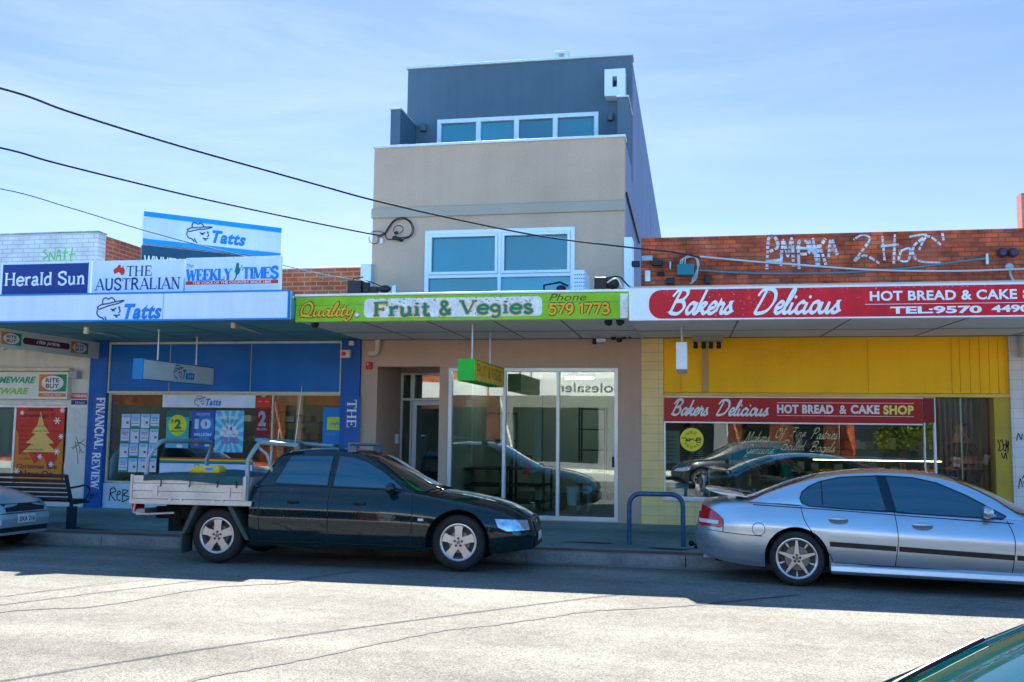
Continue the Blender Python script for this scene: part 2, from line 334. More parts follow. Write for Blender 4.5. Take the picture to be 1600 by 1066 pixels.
SCRIPT = {
'a': (.54, [_a, [(.46, .47), (.42, .2), (.43, .03), (.52, .0), (.64, .12)]]),
'c': (.42, [[(.38, .36), (.28, .46), (.1, .3), (.1, .08), (.24, 0), (.46, .14)]]),
'd': (.56, [_a, [(.5, 1.0), (.43, .4), (.42, .1), (.5, 0), (.62, .12)]]),
'e': (.42, [[(.08, .18), (.3, .26), (.34, .4), (.22, .46), (.08, .3), (.1, .06), (.24, 0), (.46, .14)]]),
'f': (.4, [[(.46, .85), (.4, 1.0), (.28, .8), (.2, .3), (.14, -.2), (.04, -.32)], [(.05, .4), (.42, .44)]]),
'g': (.54, [_a, [(.44, .45), (.4, 0), (.32, -.32), (.14, -.3), (.2, -.1), (.58, .12)]]),
'i': (.3, [[(.1, .43), (.06, .1), (.16, 0), (.34, .14)], [(.15, .6), (.18, .7)]]),
'k': (.54, [[(.22, 1), (.12, .5), (.04, 0)], [(.08, .2), (.25, .42), (.38, .4), (.3, .26), (.12, .2)], [(.12, .2), (.3, .1), (.4, 0), (.58, .12)]]),
'l': (.3, [[(.08, .2), (.28, .7), (.3, .95), (.2, .9), (.1, .4), (.08, .08), (.18, 0), (.34, .14)]]),
'n': (.56, [[(.08, .44), (.04, 0)], [(.05, .15), (.22, .42), (.34, .42), (.32, .2), (.34, .02), (.44, 0), (.58, .14)]]),
'o': (.47, [[(.28, .45), (.12, .37), (.07, .14), (.19, .0), (.35, .08), (.41, .28), (.34, .43), (.24, .45)]]),
'r': (.42, [[(.04, .1), (.14, .5), (.16, .4), (.34, .42)], [(.34, .42), (.28, .14), (.34, 0), (.48, .12)]]),
's': (.4, [[(.04, .1), (.2, .36), (.24, .48), (.26, .3), (.32, .12), (.22, 0), (.06, .04)], [(.25, .0), (.44, .12)]]),
't': (.34, [[(.2, .8), (.1, .3), (.1, .05), (.2, 0), (.38, .14)], [(.02, .5), (.34, .52)]]),
'u': (.58, [[(.08, .44), (.05, .12), (.14, 0), (.3, .1), (.4, .44)], [(.4, .44), (.38, .1), (.46, 0), (.62, .14)]]),
'y': (.5, [[(.08, .44), (.08, .15), (.2, .05), (.36, .2), (.42, .45)], [(.42, .45), (.36, -.1), (.2, -.35), (.02, -.25)]]),
'B': (.82, [[(.3, .95), (.2, .5), (.1, 0)], [(.0, .72), (.2, .98), (.55, 1.0), (.66, .8), (.5, .58), (.25, .52), (.55, .5), (.68, .25), (.5, .02), (.2, .02), (.05, .12)]]),
'D': (.95, [[(.32, .92), (.2, .45), (.1, .05), (.3, 0), (.62, .12), (.82, .5), (.75, .85), (.5, 1.0), (.15, .95), (.0, .72)]]),
'M': (1.0, [[(0, .05), (.1, .0), (.3, .95), (.4, .2), (.46, .1)], [(.46, .1), (.78, .95), (.76, .3), (.84, 0), (1, .1)]]),
'O': (.8, [[(.5, .98), (.2, .85), (.06, .4), (.2, .02), (.5, .05), (.72, .45), (.66, .88), (.45, .98), (.35, .8), (.6, .7)]]),
'F': (.7, [[(.0, .8), (.2, .98), (.75, .95)], [(.42, .95), (.34, .4), (.2, .02), (.04, .08)], [(.2, .52), (.55, .55)]]),
'P': (.75, [[(.3, .95), (.2, .5), (.08, 0)], [(.02, .7), (.2, .96), (.55, 1.0), (.7, .8), (.55, .55), (.25, .5)]]),
'G': (.75, [[(.62, .75), (.5, .98), (.2, .8), (.08, .4), (.25, .1), (.5, .2), (.62, .5), (.55, 0), (.4, -.3), (.1, -.25), (.3, 0), (.75, .15)]]),
'Q': (.85, [[(.4, 1), (.1, .75), (.08, .25), (.35, 0), (.65, .2), (.7, .7), (.5, .97), (.4, 1)], [(.02, -.05), (.3, .08), (.55, -.02), (.85, -.02)]]),
}
# a man's head in a wide-brimmed hat, drawn in line (0..1 square)
HAT = [[(.0, .62), (.05, .52), (.2, .56), (.45, .66), (.7, .72), (.9, .8), (1.0, .86)], [(.02, .6), (.15, .7), (.4, .74), (.7, .82), (1.0, .86)],
       [(.2, .7), (.2, .9), (.3, .97), (.42, .92), (.52, .98), (.62, .9), (.66, .79)], [(.02, .5), (.0, .36), (.08, .22), (.22, .16), (.3, .05)],
       [(.3, .22), (.36, .08), (.42, .0)], [(.5, .52), (.62, .5), (.72, .56)], [(.55, .46), (.66, .44)], [(.78, .6), (.86, .58)], [(.8, .56), (.86, .44), (.8, .36)], [(.62, .28), (.74, .26), (.86, .29)], [(.68, .2), (.78, .2)]]
def hat(mb, O, w, h, U=UX, V=UZ, mi=1, hw=.012, lift=0):
    for q in HAT: mb.ribbon([(p.x*w, p.y*h) for p in spline([(a, b, 0) for a, b in q], 5)], hw*h*1.6, O, U, V, mi, lift)
def tatts(mb, O, w, h, U=UX, V=UZ, ink=1, line=2, lift=.003):
    "the hat head on the left third, the word beside it"
    O = Vector(O)
    hat(mb, O, w*.42, h, U, V, line, .016, lift)
    mb.text('Tatts', O+U*(w*.42)+V*(h*.1), w*.58, h*.62, U, V, ink, .28, .045, 1.12, lift)

NUM = {
'5': (.62, [('T0', [(.52, .94), (.14, .94)]), ('T0', [(.16, .94), (.13, .55)]), ('T0', [(.13, .55), (.28, .62), (.45, .55), (.52, .33), (.42, .1), (.25, .04), (.08, .14)])]),
'7': (.62, [('T0', [(.06, .94), (.56, .94)]), ('T0', [(.53, .94), (.22, .0)])]),
'9': (.62, [('T0', [(.5, .68), (.42, .48), (.25, .42), (.1, .55), (.1, .8), (.28, .96), (.46, .88), (.52, .62), (.46, .25), (.2, .0)])]),
'1': (.42, [('T0', [(.08, .78), (.26, .96)]), ('T0', [(.26, .99), (.26, .0)])]),
'3': (.60, [('T0', [(.08, .84), (.25, .96), (.45, .85), (.42, .62), (.22, .54)]), ('T0', [(.22, .54), (.46, .45), (.5, .2), (.3, .02), (.07, .14)])]),
}
# ---------------------------------------------------------------- setting
def aggregate(name, c, var, stone, rough=.9):
    m = M(name, c, rough, var=var, vs=.55, fine=.12, fs=7, bump=.35, bs=110, spec=.35)
    nt = m.node_tree; b = nt.nodes['Principled BSDF']; src = b.inputs['Base Color'].links[0].from_socket
    t = nt.nodes.new('ShaderNodeTexCoord'); v = nt.nodes.new('ShaderNodeTexVoronoi'); v.inputs['Scale'].default_value = 105
    nt.links.new(t.outputs['Object'], v.inputs['Vector'])
    sp = nt.nodes.new('ShaderNodeSeparateColor'); nt.links.new(v.outputs['Color'], sp.inputs[0])
    r = nt.nodes.new('ShaderNodeMapRange'); r.inputs[1].default_value = .05; r.inputs[2].default_value = .95; r.inputs[3].default_value = 1-stone; r.inputs[4].default_value = 1+stone
    nt.links.new(sp.outputs[0], r.inputs[0])
    # long tyre-polished streaks along the street
    mp = nt.nodes.new('ShaderNodeMapping'); mp.inputs['Scale'].default_value = (.05, .9, 1); nt.links.new(t.outputs['Object'], mp.inputs[0])
    n = nt.nodes.new('ShaderNodeTexNoise'); n.inputs['Scale'].default_value = 1.4; n.inputs['Detail'].default_value = 4; nt.links.new(mp.outputs[0], n.inputs['Vector'])
    r2 = nt.nodes.new('ShaderNodeMapRange'); r2.inputs[1].default_value = .3; r2.inputs[2].default_value = .7; r2.inputs[3].default_value = .74; r2.inputs[4].default_value = 1.2
    nt.links.new(n.outputs[0], r2.inputs[0])
    mu = nt.nodes.new('ShaderNodeMath'); mu.operation = 'MULTIPLY'; nt.links.new(r.outputs[0], mu.inputs[0]); nt.links.new(r2.outputs[0], mu.inputs[1])
    vm = nt.nodes.new('ShaderNodeVectorMath'); vm.operation = 'SCALE'
    nt.links.new(src, vm.inputs[0]); nt.links.new(mu.outputs[0], vm.inputs['Scale']); nt.links.new(vm.outputs[0], b.inputs['Base Color'])
    return m
ROADM = aggregate('worn_asphalt', (.156, .149, .126), .26, .48)
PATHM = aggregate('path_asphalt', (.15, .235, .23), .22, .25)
CONC = M('kerb_concrete', (.20, .215, .20), .85, var=.32, vs=1.7, fine=.15, fs=25, bump=.3, bs=60)
GROUND = M('far_ground', (.12, .12, .10), .95)
PAVER = brick('paver_brick', (.24, .075, .045), (.17, .06, .045), (.10, .09, .08), 'floor', .115, .24, .008, .85, .4)
TAR = M('tar_seam', (.065, .064, .06), .7, var=.3, vs=4)
def sheet(name, prof, x0, x1, mat, nx=1):
    mb = MB()
    for (y0, z0), (y1, z1) in zip(prof, prof[1:]): mb.quad((x0, y0, z0), (x1, y0, z0), (x1, y1, z1), (x0, y1, z1))
    return mb.build(name, mat, kind='structure')
KY = 13.34                                   # kerb face of the far side
def roadz(y): return np.interp(y, [1.6, 4, 7, 10, 11.6, 12.6, KY], [-.06, .02, .055, .03, 0, -.03, -.055])
sheet('ground', [(-300, -.2), (400, -.2)], -400, 400, GROUND)
sheet('road', [(y, float(roadz(y))) for y in (1.6, 2.5, 4, 5.5, 7, 8.5, 10, 10.8, 11.6, 12.1, 12.6, KY)], -70, 70, ROADM)
mb = MB()                                    # kerbs in lengths, with joints and a rounded nose
for k in range(-20, 21):
    x0 = 2.2*k-.13
    mb.prism([(KY, -.15), (KY, .055), (KY+.012, .078), (KY+.035, .088), (KY+.17, .09), (KY+.17, -.15)], x0+.006, x0+2.194, 'x')
mb.build('kerb', CONC, kind='structure')
mb = MB()
for k in range(-20, 21): mb.box(2.2*k+.006, 2.2*k+2.194, 1.4, 1.6, -.15, .09)
mb.build('near_kerb', CONC, kind='structure')
sheet('gutter', [(KY-.30, -.0405), (KY-.002, -.050)], -50, 50, CONC)
sheet('paver_strip', [(KY+.17, .091), (KY+.42, .097)], -50, 50, PAVER)
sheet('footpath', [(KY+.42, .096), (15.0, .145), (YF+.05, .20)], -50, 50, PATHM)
sheet('near_footpath', [(-3.4, .13), (1.4, .092)], -50, 50, M('pale_path', (.42, .41, .38), .9))
mb = MB()
def gp(x, y):
    d = ray(x, y); t = (0-CAMZ)/d.z; X, Y = d.x*t, d.y*t
    t = (float(roadz(Y))-CAMZ)/d.z; return (d.x*t, d.y*t)
def seam(pts, w):
    P = [Vector((*gp(*p), 0)) for p in pts]; P = spline([(p.x, p.y, 0) for p in P], 10)
    P = [p+Vector((rnd.uniform(-.015, .015), rnd.uniform(-.02, .02), 0)) for p in P]; vs = []
    for i, p in enumerate(P):
        d = (P[min(i+1, len(P)-1)]-P[max(i-1, 0)]).normalized(); n = Vector((-d.y, d.x, 0)); ww = w*rnd.uniform(.5, 1.3)
        for g in (-1, 1): q = p+n*ww*g; vs.append((q.x, q.y, float(roadz(q.y))+.004))
    mb.add(vs, [(2*i, 2*i+1, 2*i+3, 2*i+2) for i in range(len(P)-1)])
seam([(-60, 962), (0, 957), (70, 952), (130, 950), (200, 941), (260, 930), (340, 918), (445, 912), (480, 905), (520, 898), (560, 893)], .022)
seam([(255, 1080), (330, 1056), (450, 1035), (600, 1004), (700, 985), (780, 976), (850, 966), (930, 955), (1060, 948), (1250, 930)], .028)
seam([(0, 934), (60, 925), (130, 916), (200, 907)], .006)
mb.build('road_seams', TAR, kind='structure')
mb = MB()                                    # dark oil and gum stains on the path
for (x, y, rx, ry) in ((-.35, 13.98, .3, .1), (.15, 14.1, .2, .06), (-1.5, 14.3, .35, .08), (-2.6, 14.0, .25, .1), (-9.6, 13.95, .45, .1)):
    P = [(x+rx*(1+.2*math.sin(3*a+x))*math.cos(a), y+ry*(1+.25*math.cos(2*a+y))*math.sin(a)) for a in [2*math.pi*k/22 for k in range(22)]]
    mb.add([(a, b, np.interp(b, [KY+.42, 15.0, YF], [.096, .145, .2])+.004) for a, b in P], [tuple(range(22))])
mb.build('path_stains', M('stain', (.05, .055, .05), .9, var=.3), kind='structure')

mb = MB(); mb.raw = 1                         # dry leaves and grit swept to the kerb
for k in range(260):
    x = rnd.uniform(-11, 5); y = KY-abs(rnd.gauss(0, .16))-.02 if rnd.random() < .6 else rnd.uniform(KY+.2, 16.2)
    z = (float(roadz(y))+.022 if y > KY-.3 else float(roadz(y))+.012) if y < KY else float(np.interp(y, [KY+.42, 15.0, YF], [.097, .146, .201]))+.006
    a = rnd.uniform(0, 6.3); s_ = rnd.uniform(.008, .026); u = Vector((math.cos(a), math.sin(a), rnd.uniform(-.3, .3)))*s_; v = Vector((-math.sin(a), math.cos(a), rnd.uniform(-.3, .3)))*s_*.6; p = Vector((x, y, z))
    mb.quad(p-u, p+v, p+u, p-v)
mb.build('fallen_leaves', M('dry_leaf', (.16, .11, .05), .8, var=.5, vs=9), kind='stuff', smooth=0)
for x, y, w_, lb in ((-3.3, 15.4, .62, 'grey steel pit lid in the path before the glass shopfront'), (.55, 14.7, .45, 'small concrete pit lid in the path beside the bike hoop')):
    z = float(np.interp(y, [KY+.42, 15.0, YF], [.096, .145, .2])); mb = MB(); mb.box(x-w_/2, x+w_/2, y-.17, y+.17, z-.03, z+.006); mb.build('pit_lid', CONC, label=lb, cat='pit lid', bevel=.004)
# ---------------------------------------------------------------- shared building materials
WHITE = M('white_paint', (.74, .78, .82), .5, var=.05, vs=1.5)
PLAST = M('white_enamel', (.72, .79, .88), .28, var=.03, vs=1)
ALU = M('white_aluminium', (.70, .71, .72), .35, metal=.25, var=.04)
STEEL = M('galvanised_steel', (.50, .52, .53), .42, metal=.8, var=.12, vs=6)
TAN = M('tan_render', (.54, .378, .285), .85, var=.09, vs=.8, fine=.05, fs=30, bump=.25, bs=150, streak=.025)
TANB = M('tan_band', (.40, .35, .29), .85, var=.06, vs=.8, bump=.25, bs=150)
GREY = M('grey_render', (.090, .145, .205), .8, var=.08, vs=.7, bump=.2, bs=120, streak=.04)
GREYP = M('grey_panel', (.16, .21, .31), .6, var=.06, vs=.5, streak=.10)
BLUE = M('shop_blue', (.002, .135, .46), .45, var=.14, vs=1.6, fine=.08)
BLUE2 = M('pier_blue', (.006, .10, .38), .5, var=.15, vs=1.6, fine=.1)
CREAM = M('cream_trim', (.68, .60, .44), .45, var=.12, vs=5)
PALE = M('pale_riser', (.55, .66, .76), .6, var=.12, vs=2)
OFFW = M('off_white_render', (.70, .66, .58), .75, var=.10, vs=1.5, fine=.06, bump=.2, streak=.07)
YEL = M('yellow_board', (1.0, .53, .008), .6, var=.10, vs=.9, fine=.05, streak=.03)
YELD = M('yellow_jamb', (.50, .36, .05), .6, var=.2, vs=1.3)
BTILE = brick('beige_tile', (.86, .62, .26), (.80, .57, .24), (.52, .40, .22), 'x', .30, .155, .004, .4, .15, .06, offset=0)
WTILE = brick('white_tile', (.74, .72, .70), (.68, .67, .67), (.5, .48, .46), 'x', .155, .155, .004, .4, .15, .06, offset=0)
RBRICK = brick('red_brick', (.58, .098, .033), (.32, .054, .028), (.12, .07, .05), 'x', bw=.21, bh=.0765, ms=.009, var=.5)
RBRICKY = brick('red_brick_side', (.52, .12, .045), (.42, .09, .04), (.38, .28, .22), 'y', var=.25)
OBRICK = brick('orange_brick', (.52, .115, .04), (.40, .08, .03), (.36, .27, .20), 'x', var=.3)
WBRICK = brick('white_brick', (.66, .66, .68), (.60, .61, .64), (.42, .43, .46), 'x', ms=.008, var=.15)
SOFFT = M('teal_soffit', (.13, .34, .36), .6, var=.12, vs=.8)
SOFFG = M('grey_soffit', (.66, .66, .63), .7, var=.08, vs=.8)
DARK = M('dark_gap', (.02, .02, .022), .8)
BLACKP = M('black_plastic', (.022, .024, .026), .45, var=.2)
FLASH = M('pale_flashing', (.62, .68, .74), .4, metal=.3, var=.06)
INK = M('spray_black', (.015, .015, .02), .6)
SPRW = M('spray_white', (.52, .54, .60), .8, var=.45, vs=7, fine=.2)
SPRG = M('spray_green', (.12, .55, .10), .7)
SHOPG = glass('shop_glass', (.80, .90, .86), 1.0, .075)
UPG = M('mirror_glass', (.0, .13, .19), .03, var=.3, vs=.35, spec=1.0, coat=1.0)
UPGS = [UPG, M('mirror_glass_dark', (.0, .085, .13), .03, var=.35, vs=.4, spec=1.0, coat=1.0), M('mirror_glass_pale', (.005, .16, .235), .04, var=.3, vs=.5, spec=1.0, coat=1.0)]
CLEARG = glass('strip_plastic', (.84, .72, .62), .35, .012, .22)
FLOORM = M('shop_floor', (.16, .17, .15), .35, var=.15)
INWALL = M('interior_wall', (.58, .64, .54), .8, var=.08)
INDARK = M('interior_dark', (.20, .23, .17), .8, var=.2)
def walls(mb, x0, x1, z0, z1, y0, y1, holes=(), mi=None):
    xs = sorted({x0, x1, *[h[0] for h in holes], *[h[1] for h in holes]}); 
    for a, b in zip(xs, xs[1:]):
        hs = sorted([(h[2], h[3]) for h in holes if h[0] <= a+1e-6 and h[1] >= b-1e-6]); z = z0
        for lo, hi in hs:
            if lo > z+1e-4: mb.box(a, b, y0, y1, z, lo, mi)
            z = max(z, hi)
        if z1 > z+1e-4: mb.box(a, b, y0, y1, z, z1, mi)
    return mb
def window(parent, x0, x1, z0, z1, y, fw=.05, dp=.09, mull=(), trans=(), fm=None, gm=None, name='window', mw=None, back=.05):
    "frame with its bars as one part, its panes a sub-part"
    mb = MB(); mw = mw or fw
    for a, b, c, d in ((x0, x0+fw, z0, z1), (x1-fw, x1, z0, z1), (x0+fw, x1-fw, z0, z0+fw), (x0+fw, x1-fw, z1-fw, z1)): mb.box(a, b, y-dp/2, y+dp/2, c, d)
    for x in mull: mb.box(x-mw/2, x+mw/2, y-dp/2-.003, y+dp/2-.003, z0+fw, z1-fw)
    for z in trans: mb.box(x0+fw, x1-fw, y-dp/2+.004, y+dp/2-.004, z-mw/2, z+mw/2)
    f = mb.build(name, fm or ALU, parent, bevel=.004)
    g = MB().box(x0+fw-.005, x1-fw+.005, y+back-.056, y+back-.05, z0+fw-.005, z1-fw+.005); g = MB() if False else g
    if gm is UPG:                               # each pane its own film-tinted sheet, reflection and interior tones put into its colour
        g = MB(); xs = [x0+fw-.005]+list(mull)+[x1-fw+.005]; zs = [z0+fw-.005]+list(trans)+[z1-fw+.005]; k = 0
        for a, b in zip(xs, xs[1:]):
            for c, d in zip(zs, zs[1:]): MB().box(a+.001, b-.001, y-.006+.001*(k % 2), y+.001*(k % 2), c+.001, d-.001).build('pane', UPGS[(k*2+len(mull)) % 3], f, smooth=0); k += 1
        return f
    g.build('pane', gm or SHOPG, f, smooth=0)
    return f
def room(parent, x0, x1, z0, z1, y0, y1, wall=None, floor=None, ceil=None):
    mb = MB(); mb.raw = 1
    mb.quad((x0, y0, z0), (x1, y0, z0), (x1, y1, z0), (x0, y1, z0), 0)
    mb.quad((x0, y1, z0), (x1, y1, z0), (x1, y1, z1), (x0, y1, z1), 1)
    mb.quad((x0, y0, z0), (x0, y1, z0), (x0, y1, z1), (x0, y0, z1), 1)
    mb.quad((x1, y1, z0), (x1, y0, z0), (x1, y0, z1), (x1, y1, z1), 1)
    mb.quad((x0, y0, z1), (x0, y1, z1), (x1, y1, z1), (x1, y0, z1), 2)
    return mb.build('interior', [floor or FLOORM, wall or INWALL, ceil or INWALL], parent, smooth=0)
def graffiti(parent, strokes, x0, y0, x1, y1, Y, hw, mat, lift=.004, n=5, rows=0):
    "strokes in 0..1; the pixel box gives where on the wall"
    X0, X1, Z0, Z1 = RP(x0, y0, x1, y1, Y); mb = MB()
    for q in strokes:
        if rows and len(q) == 2: q = [(q[0][0]+(q[1][0]-q[0][0])*k/3, q[0][1]+(q[1][1]-q[0][1])*k/3) for k in range(4)]
        pts = [(p.x*(X1-X0), p.y*(Z1-Z0)) for p in spline([(a, b, 0) for a, b in q], 40 if rows else n)]
        if not rows: mb.ribbon(pts, hw, (X0, Y-lift, Z0)); continue
        run = []                                # the paint misses the raked mortar joints
        for a, b in pts+[(0, None)]:
            gap = b is None or ((b+Z0-BRZ) % .0765)/.0765 < .14
            if not gap: run.append((a, b))
            elif run:
                if len(run) > 2: mb.ribbon(run, hw*rnd.uniform(.75, 1.1), (X0, Y-lift, Z0))
                run = []
    return mb.build('graffiti', mat, parent, smooth=0)
BRZ = 3.43
GZ = .12                                     # walls start a little under the path

# ================================================================ homewares shop at the far left
XA = at(139.5, 650, YF).x                    # party wall with the blue shop
hs = thing('homewares_shop', 'off white homewares shop with white painted brick parapet and red brick flank', 'shop', (-14, YF, .19))
zt = at(100, 365, YF).z
wx0, wx1, wz0, wz1 = RP(-220, 632, 103, 757, YF)
mb = walls(MB(), -20, XA-.003, GZ, 3.9, YF, YF+.25, [(wx0, wx1, wz0, wz1)])
mb.build('wall', OFFW, hs)
MB().box(-20, XA-.003, YF, YF+.25, 3.9, zt).build('parapet', WBRICK, hs)
mb = MB().box(-20, XA+.01, YF-.02, YF+.27, zt, zt+.035); mb.build('coping', M('grimy_coping', (.30, .32, .31), .9, var=.4, vs=4), hs, bevel=.008)
MB().box(XA-.22, XA-.0035, YF+.251, 34, 3.4, zt-.02).build('side_wall', RBRICKY, hs)
MB().box(-20, XA-.23, YF+.252, 34, 3.9, 4.0).build('roof', DARK, hs)
w = window(hs, wx0, wx1, wz0, wz1, YF+.1, .05, .08, mull=(at(18, 690, YF).x,), fm=STEEL)
room(hs, -20, XA-.25, .2, 3.3, YF+.3, YF+5)
mb = MB()                                    # pale curtain behind the left pane
cx0, cx1 = at(-40, 690, YF).x, at(14, 690, YF).x
pts = [(cx0+(cx1-cx0)*k/40, YF+.34+.025*math.sin(k*1.9)) for k in range(41)]
mb.add([(a, b, z) for z in (wz0, wz1) for a, b in pts], [(k, k+1, 42+k, 41+k) for k in range(40)])
mb.build('curtain', M('curtain', (.42, .45, .44), .9), label='pale pleated curtain hanging inside the homewares shop window', cat='curtain')
graffiti(hs, [[(0, .55), (.2, .6), (.5, .75), (1, .62)], [(.1, .5), (.9, .85)], [(.25, .8), (.4, .5), (.5, .2), (.52, 0)], [(.3, .95), (.7, .45), (.95, .4)], [(.6, .6), (.62, .35)]], 111, 680, 134, 725, YF, .006, INK)
graffiti(hs, [[(.1, .2), (.3, .5), (.2, .9), (.6, .8), (.5, .4), (.8, .1)], [(.6, .1), (.9, .6), (1, .9)], [(0, .5), (.5, .55)]], 113, 640, 133, 672, YF, .004, M('spray_grey', (.5, .52, .54), .8))
# SNATT-like green scrawl on the parapet
g1 = [[(.12, .9), (.02, .75), (.1, .6), (.15, .45), (.05, .25), (0, .3)], [(.2, .1), (.22, .65), (.36, .2), (.38, .7)], [(.42, .15), (.5, .85), (.56, .1)], [(.44, .45), (.58, .42)], [(.6, .6), (.78, .62)], [(.68, .95), (.66, .1)], [(.8, .5), (1, .55)], [(.9, .95), (.86, .15), (.94, .05)]]
graffiti(hs, g1, 67, 387, 118, 410, YF, .012, SPRG)

# ================================================================ blue newsagent and lottery shop
XT = at(562.5, 650, YF).x                    # party wall with the rendered building
ns = thing('newsagent_shop', 'blue fronted newsagent and lottery shop with a low red brick parapet', 'shop', (-8.6, YF, .19))
px0, px1 = at(167, 650, YF).x, at(532.5, 650, YF).x
zp0, zp1 = at(350, 615, YF).z, at(350, 535, YF).z
zw0 = at(300, 757, YF).z
zr = at(500, 420, YF).z
for a, b in ((XA, px0), (px1, XT-.003)): MB().box(a, b, YF-.06, YF+.3, GZ, 3.42).build('pier', BLUE2, ns, bevel=.006)
MB().box(px0, px1, YF, YF+.2, zp0+.03, 3.42).build('fascia_panel', BLUE, ns)
mb = MB(); t = .028
mb.box(px0+.002, px1-.002, YF-.03, YF-.001, zp0, zp0+.035); mb.box(px0+.002, px1-.002, YF-.03, YF-.001, zp1-.03, zp1+.01)
mb.box(px0+.002, px0+.03, YF-.032, YF-.002, zp0+.036, zp1-.031); mb.box(px1-.03, px1-.002, YF-.032, YF-.002, zp0+.036, zp1-.031)
for k in (.27, .62): x = px0+(px1-px0)*k; mb.box(x-.004, x+.004, YF-.004, YF-.001, zp0+.04, zp1-.04)
mb.build('panel_trim', CREAM, ns)
MB().box(px0, px1, YF-.01, YF+.2, GZ, zw0-.01).build('stall_riser', PALE, ns, bevel=.004)
w = window(ns, px0+.001, px1-.001, zw0, zp0, YF+.06, .03, .07, mull=(at(423, 690, YF).x,), fm=CREAM)
MB().box(XA, XT-.003, YF, YF+.25, 3.42, zr).build('parapet', OBRICK, ns)
MB().box(XA, XT-.003, YF-.02, YF+.27, zr, zr+.03).build('coping', FLASH, ns, bevel=.005)
mb = MB(); fx0, fx1, fz0, fz1 = RP(565, 415, 580, 520, YF); mb.box(fx0, fx1+.02, YF-.10, YF+.3, 3.44, fz1+.02); mb.build('flashing', FLASH, ns, bevel=.008)
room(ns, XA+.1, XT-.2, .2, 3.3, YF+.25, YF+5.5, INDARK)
MB().box(XA, XT-.003, YF+.26, 32, 4.05, 4.12).build('roof', DARK, ns)
graffiti(ns, [[(0, .05), (.05, .9)], [(.04, .88), (.2, .98), (.28, .75), (.06, .55), (.3, .08)], [(.36, .5), (.5, .6), (.46, .78), (.36, .6), (.38, .2), (.54, .12)], [(.62, .9), (.62, .0)], [(.62, .85), (.85, .8), (.66, .5), (.95, .35), (.64, .05)]], 171, 762, 205, 785, YF-.01, .010, INK)
graffiti(ns, [[(0, .2), (.3, .8), (.5, .3), (.8, .9), (1, .4)], [(.1, .6), (.9, .5)], [(.3, .1), (.6, .95)]], 134, 765, 152, 785, YF-.06, .006, INK)
graffiti(ns, [[(.5, 1), (.1, .85), (.6, .75), (.9, .6), (.2, .55), (.5, .4), (.8, .45), (.6, .2), (.2, .15)], [(.0, .3), (.5, .5), (.3, 0)], [(.7, .05), (.9, .3), (.5, .32)]], 541, 667, 556, 706, YF-.06, .006, SPRW)

# ================================================================ three-storey rendered building
XB = at(1002, 650, YF).x
XL, XR = -5.85, -1.19                         # its upper walls
YT = 18.57                                    # the set-back top storey
zP = 7.03; zTop = 9.26
mbd = thing('rendered_building', 'three storey tan rendered building with a set back grey top floor', 'building', (-3.5, YF, .19))
rx0, rx1 = at(588.3, 640, YF).x, at(686, 640, YF).x; rz1 = at(640, 573, YF).z
gx0, gx1, gz0, gz1 = RP(698.5, 575, 965.5, 817, YF); gz0 = .215
mb = walls(MB(), XT, XB-.002, GZ, 3.46, YF, YF+.3, [(rx0, rx1, GZ, rz1), (gx0, gx1, gz0, gz1)])
ux0, ux1, uz0, uz1 = RP(664, 358, 898, 470, YF)
walls(mb, XL, XR, 3.46, zP-.05, YF, YF+.3, [(ux0, ux1, uz0, uz1)])
YR = atx(625, 650, rx0).y
mb.box(rx0-.25, rx0, YF+.301, YR+.3, GZ, 3.0); mb.box(rx1, rx1+.12, YF+.301, YR+.3, GZ, 3.0)
mb.build('wall', TAN, mbd)
bz0, bz1 = at(780, 334, YF).z, at(780, 321.5, YF).z
mb = MB(); mb.box(XL-.02, XR+.02, YF-.045, YF-.002, bz0-.02, bz1+.02); mb.build('band_moulding', TANB, mbd, bevel=.012)
MB().box(XL-.02, XR+.02, YF-.04, YF+.34, zP-.05, zP-.005).build('parapet_cap', FLASH, mbd, bevel=.006)
for a, b in ((XR-.3, XR-.002), (XL+.002, XL+.3)): MB().box(a, b, YF+.301, 45, 3.0, zP-.06).build('side_wall', GREYP, mbd)
zWing = at(638, 192, YT).z
def wingz(y): return np.interp(y, [17.5, YT], [8.04, 8.10])
for a, b in ((XL, XL+.2), (XR-.2, XR-.001)):    # wing walls either side of the balcony
    w_ = MB().box(a, b, 17.5, YT-.002, zP-.05, 8.03).build('balcony_wing', GREY, mbd)
    MB().box(a-.02, b+.02, 17.46, YT-.003, 8.03, 8.06).build('wing_cap', FLASH, w_, bevel=.005)
wx0, wx1, wz0, wz1 = RP(683, 181, 935, 235, YT)
mb = walls(MB(), XL, XR, zP-.3, zTop, YT, YT+.3, [(wx0, wx1, wz0, wz1)])
mb.build('top_storey_wall', GREY, mbd)
for a, b in ((XR-.3, XR-.003), (XL+.003, XL+.3)): MB().prism([(YT+.302, zP-.2), (YT+.302, zTop-.001), (44, 9.05), (44, zP-.2)], a, b, 'x').build('top_storey_side', GREYP, mbd)
mb = MB()                                     # cladding joints and a lit pair of slots on the flank
JS = M('joint_strip', (.42, .44, .52), .6)
for y in np.arange(19.6, 40, 2.4): MB().box(XR-.004, XR+.006, y, y+.012, 5.0, 9.05).build('cladding_joint', JS, mbd)
MB().box(XL-.03, XR+.03, YT-.05, YT+.36, zTop, zTop+.05).build('roof_cap', FLASH, mbd, bevel=.006)
mb = MB(); mb.prism([(YT+.37, 9.0), (YT+.37, 9.1), (44, 8.95), (44, 8.85)], XL+.31, XR-.31, 'x'); mb.box(XL+.3, XR-.3, YF+.31, YT-.01, zP-.5, zP-.4)
mb.build('roof', DARK, mbd)
m4 = [at(x, 205, YT).x for x in (747.5, 807, 867.5)]
